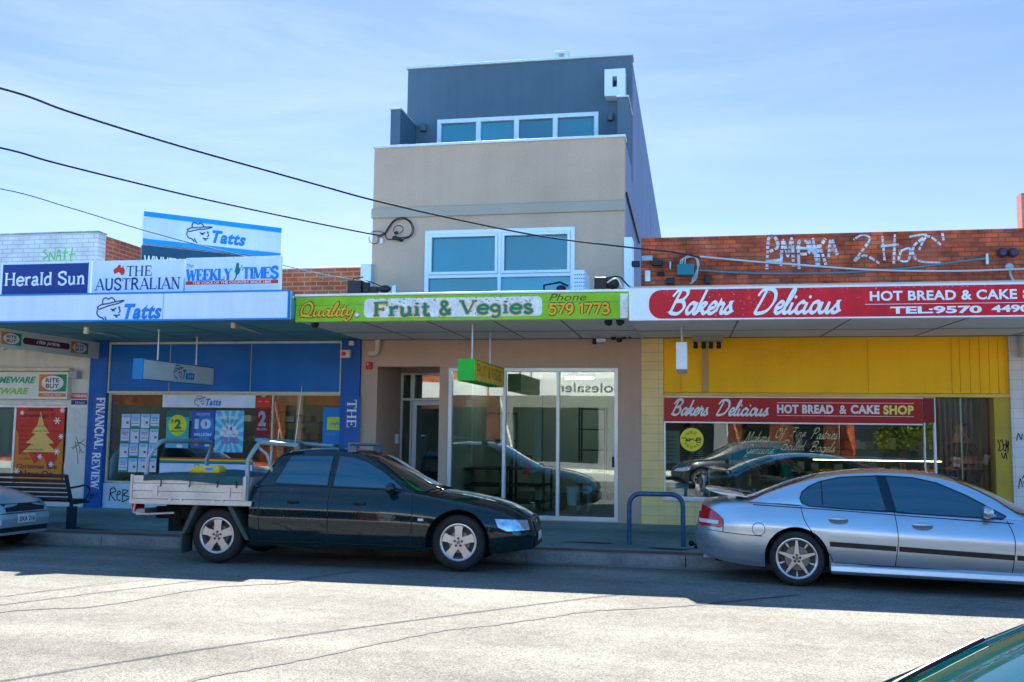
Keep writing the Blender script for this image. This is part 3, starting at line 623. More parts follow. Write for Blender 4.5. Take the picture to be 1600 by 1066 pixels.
window(mbd, wx0, wx1, wz0, wz1, YT+.06, .085, .14, mull=m4, gm=UPG, mw=.10, fm=PLAST)
fw = .07; zm = at(780, 431, YF).z; xm = at(781, 400, YF).x
win = window(mbd, ux0, ux1, uz0, uz1, YF+.04, .075, .14, mull=(xm,), trans=(zm,), gm=UPG, mw=.06, fm=PLAST)
mb = MB()                                     # opening sashes
for a, b in ((ux0+.08, xm-.035), (xm+.035, ux1-.08)):
    c, d = zm+.035, uz1-.08
    for q in ((a, a+.05, c, d), (b-.05, b, c, d), (a+.05, b-.05, c, c+.05), (a+.05, b-.05, d-.05, d)): mb.box(q[0], q[1], YF-.045, YF+.02, q[2], q[3])
mb.build('sash', PLAST, win, bevel=.004)
MB().box(XL+.4, XR-.4, YF+.5, YF+.52, 3.5, 6.8).build('blind', INDARK, mbd)
# street level glazing: three tall panes, one of them a sliding door
ms = [at(x, 700, YF).x for x in (786.5, 871)]
gw = window(mbd, gx0, gx1, gz0, gz1, YF+.08, .065, .13, mull=ms, fm=ALU, mw=.055)
mb = MB(); hx, hz = at(958, 722, YF).x, at(958, 722, YF).z; mb.box(hx-.02, hx+.02, YF-.02, YF+.02, hz-.09, hz+.09); mb.build('door_handle', BLACKP, gw, bevel=.006)
# the recessed doorway
dx1 = rx1+.11
dz = at(640, 583, YR).z
xx = [atx(625, 650, rx0).x, at(640.5, 690, YR).x]
ztr = at(660, 624, YR).z
sl = window(mbd, rx0+.002, xx[1]+.02, .2, dz, YR+.05, .035, .08, trans=(ztr,), name='side_light', mw=.05)
tr = window(mbd, xx[1]+.022, rx1-.002, ztr-.02, dz, YR+.052, .035, .08, name='transom_light')
dr = window(mbd, xx[1]+.03, rx1-.004, .2, ztr-.03, YR+.05, .085, .06, name='glazed_door', fm=PLAST)
MB().box(rx0-.1, rx1+.1, YF+.305, YR+2, 2.98, 3.02).build('porch_ceiling', SOFFG, mbd)
MB().box(rx0, rx1, YR-.005, YR+.1, dz, 2.975).build('door_head', TAN, mbd)
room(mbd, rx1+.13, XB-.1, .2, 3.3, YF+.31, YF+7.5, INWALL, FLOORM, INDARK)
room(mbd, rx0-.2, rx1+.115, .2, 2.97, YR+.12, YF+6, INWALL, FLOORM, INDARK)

# ================================================================ bakery
bk = thing('bakery_shop', 'bakery with yellow boards, beige tiles and a red brick parapet', 'shop', (2.4, YF, .19))
bx0 = at(1036.5, 650, YF).x; bx1 = at(1446, 700, YF).x; bxd0 = at(1462, 700, YF).x; bxd1 = at(1556, 700, YF).x
bxj = at(1579, 650, YF).x; BXE = 8.5
zy = at(1300, 619, YF).z; zs0 = at(1240, 663, YF).z; zw = at(1200, 783, YF).z; zs1 = at(1240, 622, YF).z
ztb = at(1300, 367.5, YF).z
MB().box(XB, bx0, YF-.02, YF+.3, GZ, 3.42).build('tiled_pier', BTILE, bk)
MB().box(bx0, bxd0-.06, YF, YF+.25, GZ, zw-.03).build('stall_riser', BTILE, bk)
MB().box(bx0-.02, bx1+.05, YF-.05, YF+.02, zw-.029, zw-.001).build('sill', ALU, bk, bevel=.004)
mb = MB(); mb.box(bx0, bxj, YF+.04, YF+.25, zy+.05, 3.42); mb.build('board_backing', YEL, bk)
mb = MB(); edges = [bx0, at(1064, 570, YF).x, at(1098.5, 570, YF).x, at(1106, 570, YF).x, at(1356, 570, YF).x, at(1487, 570, YF).x] + [at(x, 570, YF).x for x in (1500, 1516, 1531, 1546, 1560)] + [bxj-.05]
for a, b in zip(edges, edges[1:]): mb.box(a+.003, b-.003, YF+.015, YF+.039, zy+.052, 3.41)
mb.build('yellow_boards', YEL, bk, bevel=.003)
mb = MB(); a, b = at(1097, 570, YF).x, at(1107, 570, YF).x; mb.box(a, b, YF-.012, YF+.014, zy+.052, 3.40); mb.build('cover_strip', M('faded_strip', (.55, .36, .14), .7), bk)
MB().box(bx0, bxj, YF-.02, YF+.1, zy-.012, zy+.045).build('head_rail', M('rail_yellow', (.72, .50, .12), .5), bk, bevel=.005)
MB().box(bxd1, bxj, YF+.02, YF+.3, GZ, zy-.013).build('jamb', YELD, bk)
MB().box(bxj+.001, BXE, YF-.03, YF+.3, GZ, 3.42).build('white_tiled_pier', WTILE, bk)
MB().box(XB, BXE, YF, YF+.25, 3.43, ztb).build('parapet', RBRICK, bk)
MB().box(XB, BXE, YF-.015, YF+.265, ztb, ztb+.03).build('coping', RBRICK, bk)
fx0, fx1, fz0, fz1 = RP(975.5, 372, 988.5, 452, YF); mb = MB(); mb.box(fx0, fx1, YF-.09, YF+.4, 3.44, fz1); mb.build('flashing', PLAST, bk, bevel=.01)
window(bk, bx0+.002, bxd0+.02, zw, zy-.013, YF+.06, .035, .08, mull=(at(1446, 700, YF).x,), fm=ALU, mw=.02, name='shop_window')
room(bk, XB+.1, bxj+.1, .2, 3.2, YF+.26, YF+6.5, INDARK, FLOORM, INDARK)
MB().box(XB, BXE, YF+.27, 32, 4.05, 4.12).build('roof', DARK, bk)
mb = MB(); xe = at(1600, 340, YF).x; mb.box(xe-.03, BXE, YF+.002, YF+.24, ztb+.031, ztb+.62); mb.build('far_side_wall', M('pink_render', (.5, .2, .16), .8), bk)
# white tag on the brick
wg = [[(0, 0), (.03, .95), (.12, 1), (.16, .7), (.04, .55)], [(.2, .1), (.24, .9), (.3, .4), (.36, .95), (.38, .05)], [(.03, .25), (.2, .3), (.2, .5)], [(.46, .0), (.46, .8), (.56, .85), (.6, .5), (.48, .45)], [(.42, .65), (.95, .6)], [(.66, .95), (.72, .05)], [(.6, .9), (.68, .5), (.84, .92)], [(.88, .35), (.92, .9), (1, .4)], [(.88, .55), (1, .55)], [(.74, .1), (.74, .75), (.84, .1)]]
graffiti(bk, wg, 1198, 370, 1308, 420, YF, .026, SPRW, rows=1)
wg2 = [[(.0, .85), (.1, 1), (.18, .85), (.05, .3), (.0, .1), (.12, .3), (.28, .02)], [(.32, .95), (.34, .1)], [(.3, .6), (.5, .65)], [(.46, 1), (.44, .0)], [(.5, .4), (.62, .5), (.6, .1), (.5, .12), (.52, .4)], [(.62, .9), (.8, .95), (.66, .55), (.7, .1), (.95, .0)], [(.72, .45), (.82, .9), (.96, .6)], [(.98, 1), (.99, .75)]]
graffiti(bk, wg2, 1334, 366, 1476, 412, YF, .021, SPRW, rows=1)
graffiti(bk, [[(.0, .9), (.2, .6), (.05, .4), (.5, .5), (.4, .9), (.2, .8)], [(.5, .6), (.75, .7), (.7, .4), (.55, .45)], [(.8, .9), (.85, .55), (1, .85), (.9, .3)], [(.3, .3), (.5, .05), (.7, .3), (.8, .0)]], 1559, 684, 1576, 718, YF+.02, .008, INK)
graffiti(bk, [[(0, .2), (.15, .9), (.3, .3), (.4, .9)], [(.5, .3), (.6, .9), (.7, .2)], [(.5, .5), (.75, .55)], [(.8, .1), (.9, .8), (1, .5)]], 1588, 676, 1612, 692, YF-.03, .007, INK)
graffiti(bk, [[(0, .0), (.15, .6), (.3, .1)], [(.3, .6), (.55, .9), (.7, .6), (.4, .4), (.7, .1)], [(.5, .3), (.9, .95)], [(.7, .7), (1, .4)]], 1591, 738, 1612, 764, YF-.03, .007, INK)
# clear strip curtain in the doorway
mb = MB()
n = 11
for k in range(n):
    a = bxd0+.02+(bxd1-bxd0-.03)*k/n; w_ = (bxd1-bxd0)/n*1.35; yy = YF+.12+(.014 if k % 2 else 0); top = zy-.02
    for j in range(4): mb.quad((a+w_*j/4, yy+.02*math.sin(math.pi*j/4), .24), (a+w_*(j+1)/4, yy+.02*math.sin(math.pi*(j+1)/4), .24), (a+w_*(j+1)/4, yy+.02*math.sin(math.pi*(j+1)/4), top), (a+w_*j/4, yy+.02*math.sin(math.pi*j/4), top))
mb.build('strip_curtain', CLEARG, label='brown tinted clear plastic strip curtain filling the bakery doorway', cat='strip curtain')
# ---------------------------------------------------------------- street canopies: roof, soffit, fascia board
YCL, YCM, YCR = 13.40, 13.56, 13.16
def canopy(name, label, x0, x1, yf, zb, zt, zsw, soff, joints, hang):
    t = thing(name, label, 'canopy', ((x0+x1)/2, (yf+YF)/2, zb))
    mb = MB(); mb.prism([(yf+.06, zb+.02), (yf+.06, zb+.05), (YF-.002, zsw+.03), (YF-.002, zsw)], x0+.002, x1-.002, 'x'); mb.build('soffit', soff, t)
    mb = MB()
    def sz(y): return zb+.02+(zsw-zb-.02)*(y-yf-.06)/(YF-yf-.06)
    for k in range(1, joints): x = x0+(x1-x0)*k/joints; mb.prism([(yf+.07, sz(yf+.07)-.006), (yf+.07, sz(yf+.07)-.001), (YF-.01, sz(YF-.01)-.001), (YF-.01, sz(YF-.01)-.006)], x-.012, x+.012, 'x')
    y = (yf+YF)/2+.2; mb.box(x0+.01, x1-.01, y, y+.025, sz(y)-.007, sz(y)-.002)
    y = YF-.06; mb.box(x0+.01, x1-.01, y, y+.05, sz(y)-.012, sz(y)-.0)
    mb.build('soffit_joint', hang, t)
    mb = MB(); mb.prism([(yf+.08, zt-.10), (yf+.08, zt-.06), (YF-.003, zt+.02), (YF-.003, zt-.02)], x0+.002, x1-.002, 'x'); mb.build('roof_sheet', STEEL, t)
    mb = MB(); mb.box(x0, x1, yf+.001, yf+.05, zb, zt-.005); mb.box(x0+.001, x0+.03, yf+.051, YF-.01, zb+.06, zt-.11); mb.box(x1-.03, x1-.001, yf+.051, YF-.01, zb+.06, zt-.11)
    mb.build('fascia_board', soff if soff is SOFFT else FLASH, t)
    return t
XCL0 = -16; XCL1 = at(455, 480, YCL).x; XCM0 = XCL1+.003; XCM1 = at(983, 480, YCM).x; XCR0 = at(983, 480, YCR).x; XCR1 = 8.0
zLb, zLt = at(300, 501, YCL).z, at(300, 458, YCL).z
zMb, zMt = at(720, 501, YCM).z, at(720, 460, YCM).z
zRb, zRt = at(1200, 499.5, YCR).z, at(1200, 448, YCR).z
DJ = M('soffit_joint_dark', (.20, .20, .19), .8); LJ = M('soffit_batten', (.62, .62, .60), .7); TJ = M('teal_batten', (.13, .22, .22), .7)
canopy('shop_canopy', 'teal street canopy over the newsagent and homewares shops', XCL0, XCL1, YCL, zLb, zLt, 3.40, SOFFT, 9, TJ)
canopy('shop_canopy', 'grey lined street canopy over the rendered building with the green fruit sign', XCM0, XCM1, YCM, zMb, zMt, 3.385, SOFFG, 5, DJ)
canopy('shop_canopy', 'grey lined street canopy over the bakery under the red fascia', XCR0, XCR1, YCR, zRb, zRt, 3.39, SOFFG, 6, DJ)
mb = MB(); mb.box(XCM0, XCM1, YCM-.04, YCM+.08, zMt-.004, zMt+.03); mb.build('gutter_edge', FLASH, label='pale metal gutter edge along the top of the green fruit sign', cat='gutter', bevel=.006)
# ---------------------------------------------------------------- signs
SW = M('sign_white', (.64, .74, .88), .3, var=.05, vs=1, streak=.04)
NAVY = M('sign_navy', (.012, .035, .20), .35, var=.06)
TB = M('sign_blue', (.008, .22, .62), .35, var=.05)
TL = M('sign_line', (.02, .04, .16), .4)
SRED = M('sign_red', (.58, .006, .016), .4, var=.16, vs=1.4, fine=.08, fs=18, streak=.10)
SRED2 = M('window_sign_red', (.44, .010, .008), .35, var=.08)
SGRN = M('sign_green', (.24, .50, .015), .5, var=.14, vs=2, fine=.08)
STEAL = M('letter_teal', (.0, .20, .16), .5, var=.1)
SORG = M('letter_orange', (.85, .40, .015), .5, var=.1)
SBRN = M('letter_brown', (.10, .06, .02), .5)
FLAKE = M('weathered_white', (.72, .72, .72), .7, var=.14, vs=7, fine=.12, fs=30)
BRIGHT = M('poster_red', (.66, .035, .012), .45); ORNG = M('poster_orange', (.75, .20, .02), .45); GRN = M('poster_green', (.01, .30, .14), .45)
YELW = M('poster_yellow', (.80, .62, .02), .45); LTB = M('poster_sky', (.10, .45, .72), .45); MIDB = M('poster_blue', (.02, .10, .42), .45); AQUA = M('poster_aqua', (.03, .42, .45), .45)
INKB = M('print_black', (.02, .02, .025), .5); PRW = M('print_white', (.75, .77, .80), .5); MARO = M('print_maroon', (.12, .02, .03), .45); GREYW = M('print_grey', (.35, .38, .42), .6)
def board(name, label, x0, x1, z0, z1, y0, y1, mat, group=None, bevel=.004, cat='sign'):
    return MB().box(x0, x1, y0, y1, z0, z1).build(name, mat, label=label, cat=cat, group=group, bevel=bevel)
def tilted(px, Y, tilt=0): pass

# long white fascia light box, blue lipped
yF = YCL-.10
sg = board('lottery_fascia_sign', 'long white fascia light box with the hat logo, along the newsagent canopy', XCL0, XCL1, zLb, zLt, yF, YCL, SW)
mb = MB(); mb.box(XCL0, XCL1+.004, yF-.012, yF+.05, zLt-.014, zLt+.012); mb.box(XCL0, XCL1+.004, yF-.012, yF+.05, zLb-.012, zLb+.014); mb.box(XCL1-.012, XCL1+.006, yF-.01, yF+.05, zLb+.015, zLt-.015)
for px in (255,): x = at(px, 480, yF).x; mb.box(x-.003, x+.003, yF-.003, yF-.0005, zLb+.015, zLt-.015)
mb.build('lip', TB, sg)
x0, x1, z0, z1 = RP(152, 464, 253, 503, yF); mb = MB(); tatts(mb, (x0, yF-.002, z0), x1-x0, z1-z0, ink=0, line=1); mb.build('lettering', [TB, TL], sg, smooth=0)
# newspaper signs standing on the canopy, a little behind its edge
YN = 13.9
def news(label, a, b, c, d, e, f):            # pixel corners left/right, top/bottom
    x0, x1 = at(a, 435, YN).x, at(b, 435, YN).x; z0, z1 = at((a+b)/2, d, YN).z, at((a+b)/2, c, YN).z
    return board('newspaper_sign', label, x0+.004, x1-.004, z0, z1, YN-.03, YN+.03, SW, 'newspaper signs standing along the newsagent canopy'), x0, x1, z0, z1
s1, x0, x1, z0, z1 = news('white framed navy newspaper board with serif letters, end of the row', 2, 143, 410, 468, 0, 0)
mb = MB(); a, b, c, d = RP(6, 413, 139.5, 460, YN); mb.rect((a, YN-.033, c), b-a, d-c, mi=0)
a, b, c, d = RP(9, 426, 136, 446, YN); mb.letters('Herald Sun', SERIF, (a, YN-.035, c), b-a, d-c, mi=1, thick=.17, thin=.07, serif=.12); mb.build('lettering', [NAVY, PRW], s1, smooth=0)
s2, x0, x1, z0, z1 = news('white newspaper board with navy serif letters and a red map', 145, 289, 407, 464, 0, 0)
mb = MB(); a, b, c, d = RP(199, 416, 240, 432, YN); mb.letters('THE', SERIF, (a, YN-.035, c), b-a, d-c, thick=.15, thin=.06)
a, b, c, d = RP(151, 435, 284, 453, YN); mb.letters('AUSTRALIAN', SERIF, (a, YN-.035, c), b-a, d-c, thick=.15, thin=.06)
a, b, c, d = RP(179, 414, 197, 431, YN)
aus = [(.0, .45), (.05, .3), (.1, .15), (.25, .18), (.45, .3), (.6, .22), (.7, .05), (.85, .0), (.97, .2), (1, .45), (.9, .65), (.82, .95), (.76, .72), (.64, .72), (.62, .95), (.45, .98), (.36, .8), (.2, .68), (.08, .6)]
mb.shape(aus, (a, YN-.034, c), b-a, d-c, mi=1); mb.build('lettering', [NAVY, BRIGHT], s2, smooth=0)
s3, x0, x1, z0, z1 = news('white newspaper board with tall blue letters over a red strip', 290.5, 440, 402, 460, 0, 0)
mb = MB(); a, b, c, d = RP(293, 421, 364, 439, YN); mb.letters('WEEKLY', SERIF, (a, YN-.035, c), b-a, d-c, thick=.25, thin=.09, gap=-.06)
a, b, c, d = RP(380, 418, 437, 436, YN); mb.letters('TIMES', SERIF, (a, YN-.035, c), b-a, d-c, thick=.25, thin=.09, gap=-.06)
a, b, c, d = RP(293, 413, 304, 419, YN); mb.text('The', (a, YN-.035, c), b-a, d-c, mi=0, shear=.4)
a, b, c, d = RP(292, 439, 436, 444.5, YN); mb.rect((a, YN-.034, c), b-a, d-c, mi=1); mb.text('THE VOICE OF THE COUNTRY SINCE 1869', (a+.12, YN-.036, c+.008), b-a-.24, d-c-.016, mi=2, bold=.02)
a, b, c, d = RP(365, 411, 380, 439, YN)      # a rider-like figure in the middle
mb.shape([(.35, .95), (.6, 1), (.68, .9), (.6, .82), (.8, .6), (.72, .4), (.5, .3), (.3, .05), (.2, .0), (.35, .32), (.3, .5), (.15, .42), (.3, .7)], (a, YN-.036, c), b-a, d-c, mi=3)
mb.ribbon([(.02, 0), (.09, .1), (.17, .25)], .004, (a, YN-.037, c), mi=3); mb.build('lettering', [TB, BRIGHT, PRW, STEAL], s3, smooth=0)
mb = MB()
for x in (-10.6, -9.4, -8.2, -7.0): mb.tube([(x, YN+.05, zLt-.05), (x, YN+.05, z1-.08)], .022); mb.tube([(x, YN+.06, z1-.15), (x, YN+.55, zLt-.03)], .015)
mb.build('sign_brace', STEEL, label='steel braces propping the newspaper boards on the canopy roof', cat='bracket')
for s_, (qa, qb) in ((s1, (2, 143)), (s2, (145, 289)), (s3, (290.5, 440))):
    mb = MB(); lo, hi = at(qa, 435, YN).x+.05, at(qb, 435, YN).x-.05; zz = s_.location.z
    for x in np.linspace(lo, hi, 5):
        for z in (zz+.025, zz+s_.dimensions.z-.025 if s_.dimensions.z > .2 else zz+.5): mb.lathe([(.008, 0), (.007, -.004), (0, -.005)], (x, YN-.031, z), 'y', 8)
    mb.build('screw', GREYW, s_, smooth=0)
# angled board on the roof above
P0, P1 = at(225, 334, 14.2), at(440, 353, 15.8); zb0, zb1 = at(223.5, 385.5, 14.2).z, at(440, 399, 15.8).z
U = Vector((P1.x-P0.x, P1.y-P0.y, 0)); Lw = U.length; U.normalize(); Nn = U.cross(UZ)
z1 = (P0.z+P1.z)/2; z0 = (zb0+zb1)/2; O = Vector((P0.x, P0.y, z0)); H = z1-z0
t = thing('rooftop_sign', 'angled white rooftop board with blue bands and the hat logo', 'sign', (P0.x+U.x*Lw/2, P0.y+U.y*Lw/2, 4.1))
def slab(mb, o, w, h, th, mi=None):
    c = [o, o+U*w, o+U*w-Nn*th, o-Nn*th]; mb.add([Vector(p) for p in c]+[p+UZ*h for p in c], [(0, 1, 2, 3), (4, 5, 6, 7), (0, 1, 5, 4), (1, 2, 6, 5), (2, 3, 7, 6), (3, 0, 4, 7)], mi)
mb = MB(); slab(mb, O, Lw, H, .14); mb.build('panel', SW, t, bevel=.004)
mb = MB(); slab(mb, O+Nn*.012, Lw, .085, .011, 0); slab(mb, O+Nn*.012+UZ*(H-.085), Lw, .085, .011, 0); mb.build('blue_band', M('band_blue', (.01, .30, .75), .35), t)
mb = MB(); tatts(mb, O+Nn*.003+U*(Lw*.30)+UZ*(H*.19), Lw*.43, H*.66, U, UZ, 0, 1); mb.build('lettering', [TB, TL], t, smooth=0)
mb = MB(); slab(mb, O-UZ*.57-Nn*.01, Lw, .55, .10); mb.build('lower_panel', M('lower_panel_teal', (.015, .07, .13), .4), t)
mb = MB(); mb.text('WINNERS', O-UZ*.46+Nn*.003+U*.03, Lw*.26, .27, U, UZ, 0, bold=.03); mb.build('lower_lettering', PRW, t, smooth=0)
mb = MB()
for k in (.06, .94): q = O+U*(Lw*k)-Nn*.07; mb.tube([(q.x, q.y, 3.75), (q.x, q.y, z0+.3)], .03)
mb.build('post', STEEL, t)
# hanging light boxes, end on to the street
def hanging(name, label, X, ya, yb, za, zb, th, em, fm, rods, ztop):
    t = thing(name, label, 'sign', (X, (ya+yb)/2, za))
    MB().box(X-th/2+.004, X+th/2-.004, ya+.012, yb-.012, za+.006, zb-.006).build('light_panel', fm, t)
    mb = MB(); mb.box(X-th/2-.006, X+th/2+.006, ya-.012, ya+.010, za-.012, zb+.012); mb.box(X-th/2-.006, X+th/2+.006, yb-.010, yb+.012, za-.012, zb+.012)
    mb.box(X-th/2-.004, X+th/2+.004, ya+.011, yb-.011, za-.012, za+.004); mb.box(X-th/2-.004, X+th/2+.004, ya+.011, yb-.011, zb-.004, zb+.012); mb.build('case', em, t, bevel=.006)
    for y in rods: mb = MB(); mb.tube([(X, y, zb), (X, y, ztop)], .014); mb.lathe([(.04, 0), (.04, .012)], (X, y, ztop-.012), 'z', 12); mb.build('hanging_rod', STEEL, t)
    return t
XH = -6.0*1.0
# lottery box: near end at px 216, far end 328
XH = at(328, 580, YF-.55).x
ya = atx(216, 575, XH).y; yb = YF-.55; za = atx(216, 592, XH).z; zb = atx(216, 561, XH).z
LBX = M('lightbox_face', (.62, .63, .62), .35, var=.08, vs=3)
t = hanging('hanging_sign', 'white light box with blue ends hanging under the teal canopy', XH, ya, yb, za, zb, .17, M('case_blue', (.01, .16, .40), .4), LBX, (ya+.55, yb-.5), 3.36)
mb = MB(); L = yb-ya; tatts(mb, (XH+.084, ya+L*.40, za+.03), L*.30, (zb-za)*.85, UY, UZ, 0, 1); mb.build('lettering', [TB, TL], t, smooth=0)
XH = at(776, 585, YF-.75).x
ya = atx(729, 575, XH).y; yb = YF-.75; za = atx(729, 594, XH).z; zb = atx(729, 562, XH).z
t = hanging('hanging_sign', 'green ended box with a faded orange face hanging before the glass shopfront', XH, ya, yb, za, zb, .25, M('case_green', (.02, .42, .03), .45, var=.08), M('faded_orange', (.88, .46, .035), .6, var=.22, vs=5), (ya+.35, yb-.55), 3.37)
L = yb-ya; mb = MB(); mb.text('FRUIT & VEGIES', (XH+.125, ya+.16, za+.07), L-.36, (zb-za)*.62, UY, UZ, 0, bold=.0, sp=1.1); mb.build('lettering', M('faded_letters', (.24, .20, .07), .6, var=.3, vs=8), t, smooth=0)
XH = at(1066, 560, 15.0).x; ya = 14.25; za, zb = at(1066, 576, ya).z, at(1066, 536, ya).z
t = hanging('hanging_sign', 'white ended box hanging from a rod before the yellow bakery boards', XH, ya, ya+1.25, za, zb, .15, PLAST, M('box_face_white', (.55, .55, .53), .45), (ya+.15, ya+1.1), 3.35)
# green fruit fascia board, hand painted on two boards
yM = YCM-.03
t = board('fruit_fascia_sign', 'weathered green and white painted fruit fascia board with orange letters', XCM0+.01, XCM1-.004, zMb+.002, zMt-.006, yM, YCM, SGRN, bevel=.003)
LF = .004
mb = MB(); a, b, c, d = RP(569, 465, 847, 495, yM); r_ = .06
rr = [(a+r_, c), (b-r_, c)] + [(b-r_+r_*math.sin(k*.26), c+r_-r_*math.cos(k*.26)) for k in range(1, 6)] + [(b, c+r_), (b, d-r_), (b-r_*.3, d-r_*.3), (b-r_, d), (a+r_, d), (a+r_*.3, d-r_*.3), (a, d-r_), (a, c+r_), (a+r_*.3, c+r_*.3)]
mb.add([(x, yM-.0015, z) for x, z in rr], [tuple(range(len(rr)))]); a, b, c, d = RP(969, 459, 981, 497, yM); mb.rect((a, yM-.0015, c), b-a, d-c)
mb.build('white_field', FLAKE, t, smooth=0)
mb = MB()
def painted(body, font, box, thick, thin, shear, g, m0, m1, pen=None, serif=.13):
    a, b, c, d = RP(*box, yM)
    mb.letters(body, font, (a, yM-.004, c), b-a, d-c, mi=m0, thick=thick, thin=thin, shear=shear, pen=pen, grow=g, serif=serif)
    mb.letters(body, font, (a, yM-.007, c), b-a, d-c, mi=m1, thick=thick, thin=thin, shear=shear, pen=pen, serif=serif)
painted('Fruit', SERIF, (582, 472, 673, 494), .24, .12, 0, .014, 1, 0)
painted('&', SERIF, (686, 471, 706, 492), .2, .2, 0, .014, 1, 0)
painted('Vegies', SERIF, (718, 469, 834, 490), .21, .10, 0, .013, 1, 0)
painted('Quality', SCRIPT, (468, 473, 552, 494), .17, .17, .25, .016, 2, 1, (.6, .5))
a, b, c, d = RP(857, 474, 953, 491, yM)
for g, mi, l in ((.014, 2, .003), (0, 1, .0075)): mb.letters('579 1773', NUM, (a, yM, c), b-a, d-c, mi=mi, thick=.2, grow=g, lift=l)
a, b, c, d = RP(858, 459, 916, 470, yM)
mb.letters('Fruits', SCRIPT, (a, yM-.004, c), .001, .001, mi=2) if False else mb.text('Phone', (a, yM-.004, c), b-a, d-c, mi=2, shear=.3)
mb.build('lettering', [STEAL, SORG, SBRN], t, smooth=0)
mb = MB(); z = zMb+(zMt-zMb)*.64; mb.box(XCM0+.012, XCM1-.006, yM-.001, yM-.0005, z-.004, z+.004)
for k in range(90):                           # flaked paint
    x = rnd.uniform(at(572, 480, yM).x, at(845, 480, yM).x); zz = rnd.uniform(z, zMt-.03) if rnd.random() < .75 else rnd.uniform(zMb+.05, z); w_ = rnd.uniform(.01, .05); h_ = rnd.uniform(.003, .010)
    mb.add([(x+w_*.5*math.cos(q)*rnd.uniform(.5, 1.2), yM-.0022, zz+h_*math.sin(q)) for q in [2*math.pi*j/7 for j in range(7)]], [tuple(range(7))])
mb.build('flaked_paint', M('bare_timber', (.20, .17, .14), .9, var=.3, vs=9), t, smooth=0)
mb = MB(); p = at(558, 492, yM); mb.lathe([(.03, -.02), (.04, -.01), (.045, .0)], p, 'y', 14); mb.build('bolt_plate', STEEL, t)
MB().box(XCM0, XCM1, YCM-.045, YCM+.08, zMt-.004, zMt+.03).build('gutter_edge', FLASH, t, bevel=.006)
# red bakery fascia
yR = YCR-.03
t = board('bakery_fascia_sign', 'long red bakery fascia with white script and a white end panel', XCR0, XCR1, zRb+.002, zRt+.004, yR, YCR, PLAST, bevel=.003)
mb = MB(); a = at(1014, 475, yR).x; c, d = at(1200, 496.5, yR).z, at(1200, 450.5, yR).z; r_ = .17
rr = [(XCR1-.1, c), (XCR1-.1, d)] + [(a+r_-r_*math.sin(k*.262), d-r_+r_*math.cos(k*.262)) for k in range(7)] + [(a+r_-r_*math.cos(k*.262), c+r_-r_*math.sin(k*.262)) for k in range(7)]
mb.add([(x, yR-.0015, z) for x, z in rr], [tuple(range(len(rr)))]); mb.build('red_field', SRED, t, smooth=0)
def bakers(mb, box1, box2, Y, thick, mi=0):
    for w_, bx in (('Bakers', box1), ('Delicious', box2)):
        a, b, c, d = RP(*bx, Y); mb.letters(w_, SCRIPT, (a, Y-.005, c), b-a-.3*(d-c), d-c, mi=mi, thick=thick, shear=.32, pen=(.9, .45), gap=-.03)
mb = MB(); bakers(mb, (1043, 452.5, 1154, 490), (1176, 451, 1322, 489), yR, .17)
a, b, c, d = RP(1359, 453.5, 1589, 469, yR); mb.text('HOT BREAD & CAKE', (a, yR-.005, c), b-a, d-c, bold=.028, sp=1.05)
a = at(1598, 461, yR).x; mb.text('SHOP', (a, yR-.005, c), .66, d-c, bold=.04)
a, b, c, d = RP(1391, 478.5, 1534, 490, yR); mb.text('TEL:9570', (a, yR-.005, c), b-a, d-c, bold=.035)
a, b, c, d = RP(1549, 476.5, 1609, 488, yR); mb.text('4490', (a, yR-.005, c), b-a, d-c, bold=.035)
a, b, c, d = RP(1352, 473.6, 1640, 474.4, yR); mb.rect((a, yR-.005, c), 2.4, .006)
mb.build('lettering', PLAST, t, smooth=0)
mb = MB()                                     # sun-bleached and flaked spots
for k in range(150):
    q = rnd.random(); x = rnd.gauss(at(1165, 470, yR).x, .35) if q < .4 else rnd.uniform(a-3.5, a+1.5); z = c+.05+rnd.random()**.6*.36 if q > .4 else rnd.uniform(zRb+.06, zRt-.05)
    if x < at(1022, 470, yR).x: continue
    w_ = rnd.uniform(.004, .016)
    mb.add([(x+w_*math.cos(g)*rnd.uniform(.4, 1), yR-.0032, min(z, zRt-.04)+w_*.8*math.sin(g)*rnd.uniform(.4, 1)) for g in [2*math.pi*j/6 for j in range(6)]], [tuple(range(6))])
mb.build('flaked_paint', M('faded_pink', (.55, .22, .26), .7, var=.3, vs=9), t, smooth=0)
mb = MB(); mb.box(XCR0-.004, XCR1, YCR-.035, YCR+.03, zRt+.005, zRt+.025); mb.build('top_edge', M('edge_cream', (.55, .45, .40), .6), t)
# sign band in the bakery window
yW = YF+.02
a0, b0, c0, d0 = RP(1037.5, 622, 1441, 661.5, yW)
t = board('window_sign_band', 'dark red bakery name band across the top of the shop window', a0, b0, c0+.012, d0, yW-.012, yW, SRED2)
MB().box(a0, b0, yW-.02, yW, c0-.012, c0+.011).build('lower_trim', ALU, t)
mb = MB(); bakers(mb, (1048, 625, 1112, 648.5), (1118, 625.5, 1206, 649), yW-.012, .18)
for s_, q, mi in (('HOT BREAD', (1214, 632.5, 1302, 646.5), 0), ('&', (1311.5, 633.5, 1322.5, 647), 0), ('CAKE', (1329, 633, 1374, 647), 0), ('SHOP', (1380, 633.5, 1427.5, 648), 1)):
    a, b, c, d = RP(*q, yW); mb.text(s_, (a, yW-.017, c), b-a, d-c, mi=mi, bold=.045 if s_ != '&' else .02, sp=1.08)
for y in (629.3, 649.6): a, b, c, d = RP(1214, y, 1427.5, y+1, yW); mb.rect((a, yW-.016, c), b-a, .008)
mb.build('lettering', [PRW, M('letter_lemon', (.78, .80, .18), .45)], t, smooth=0)
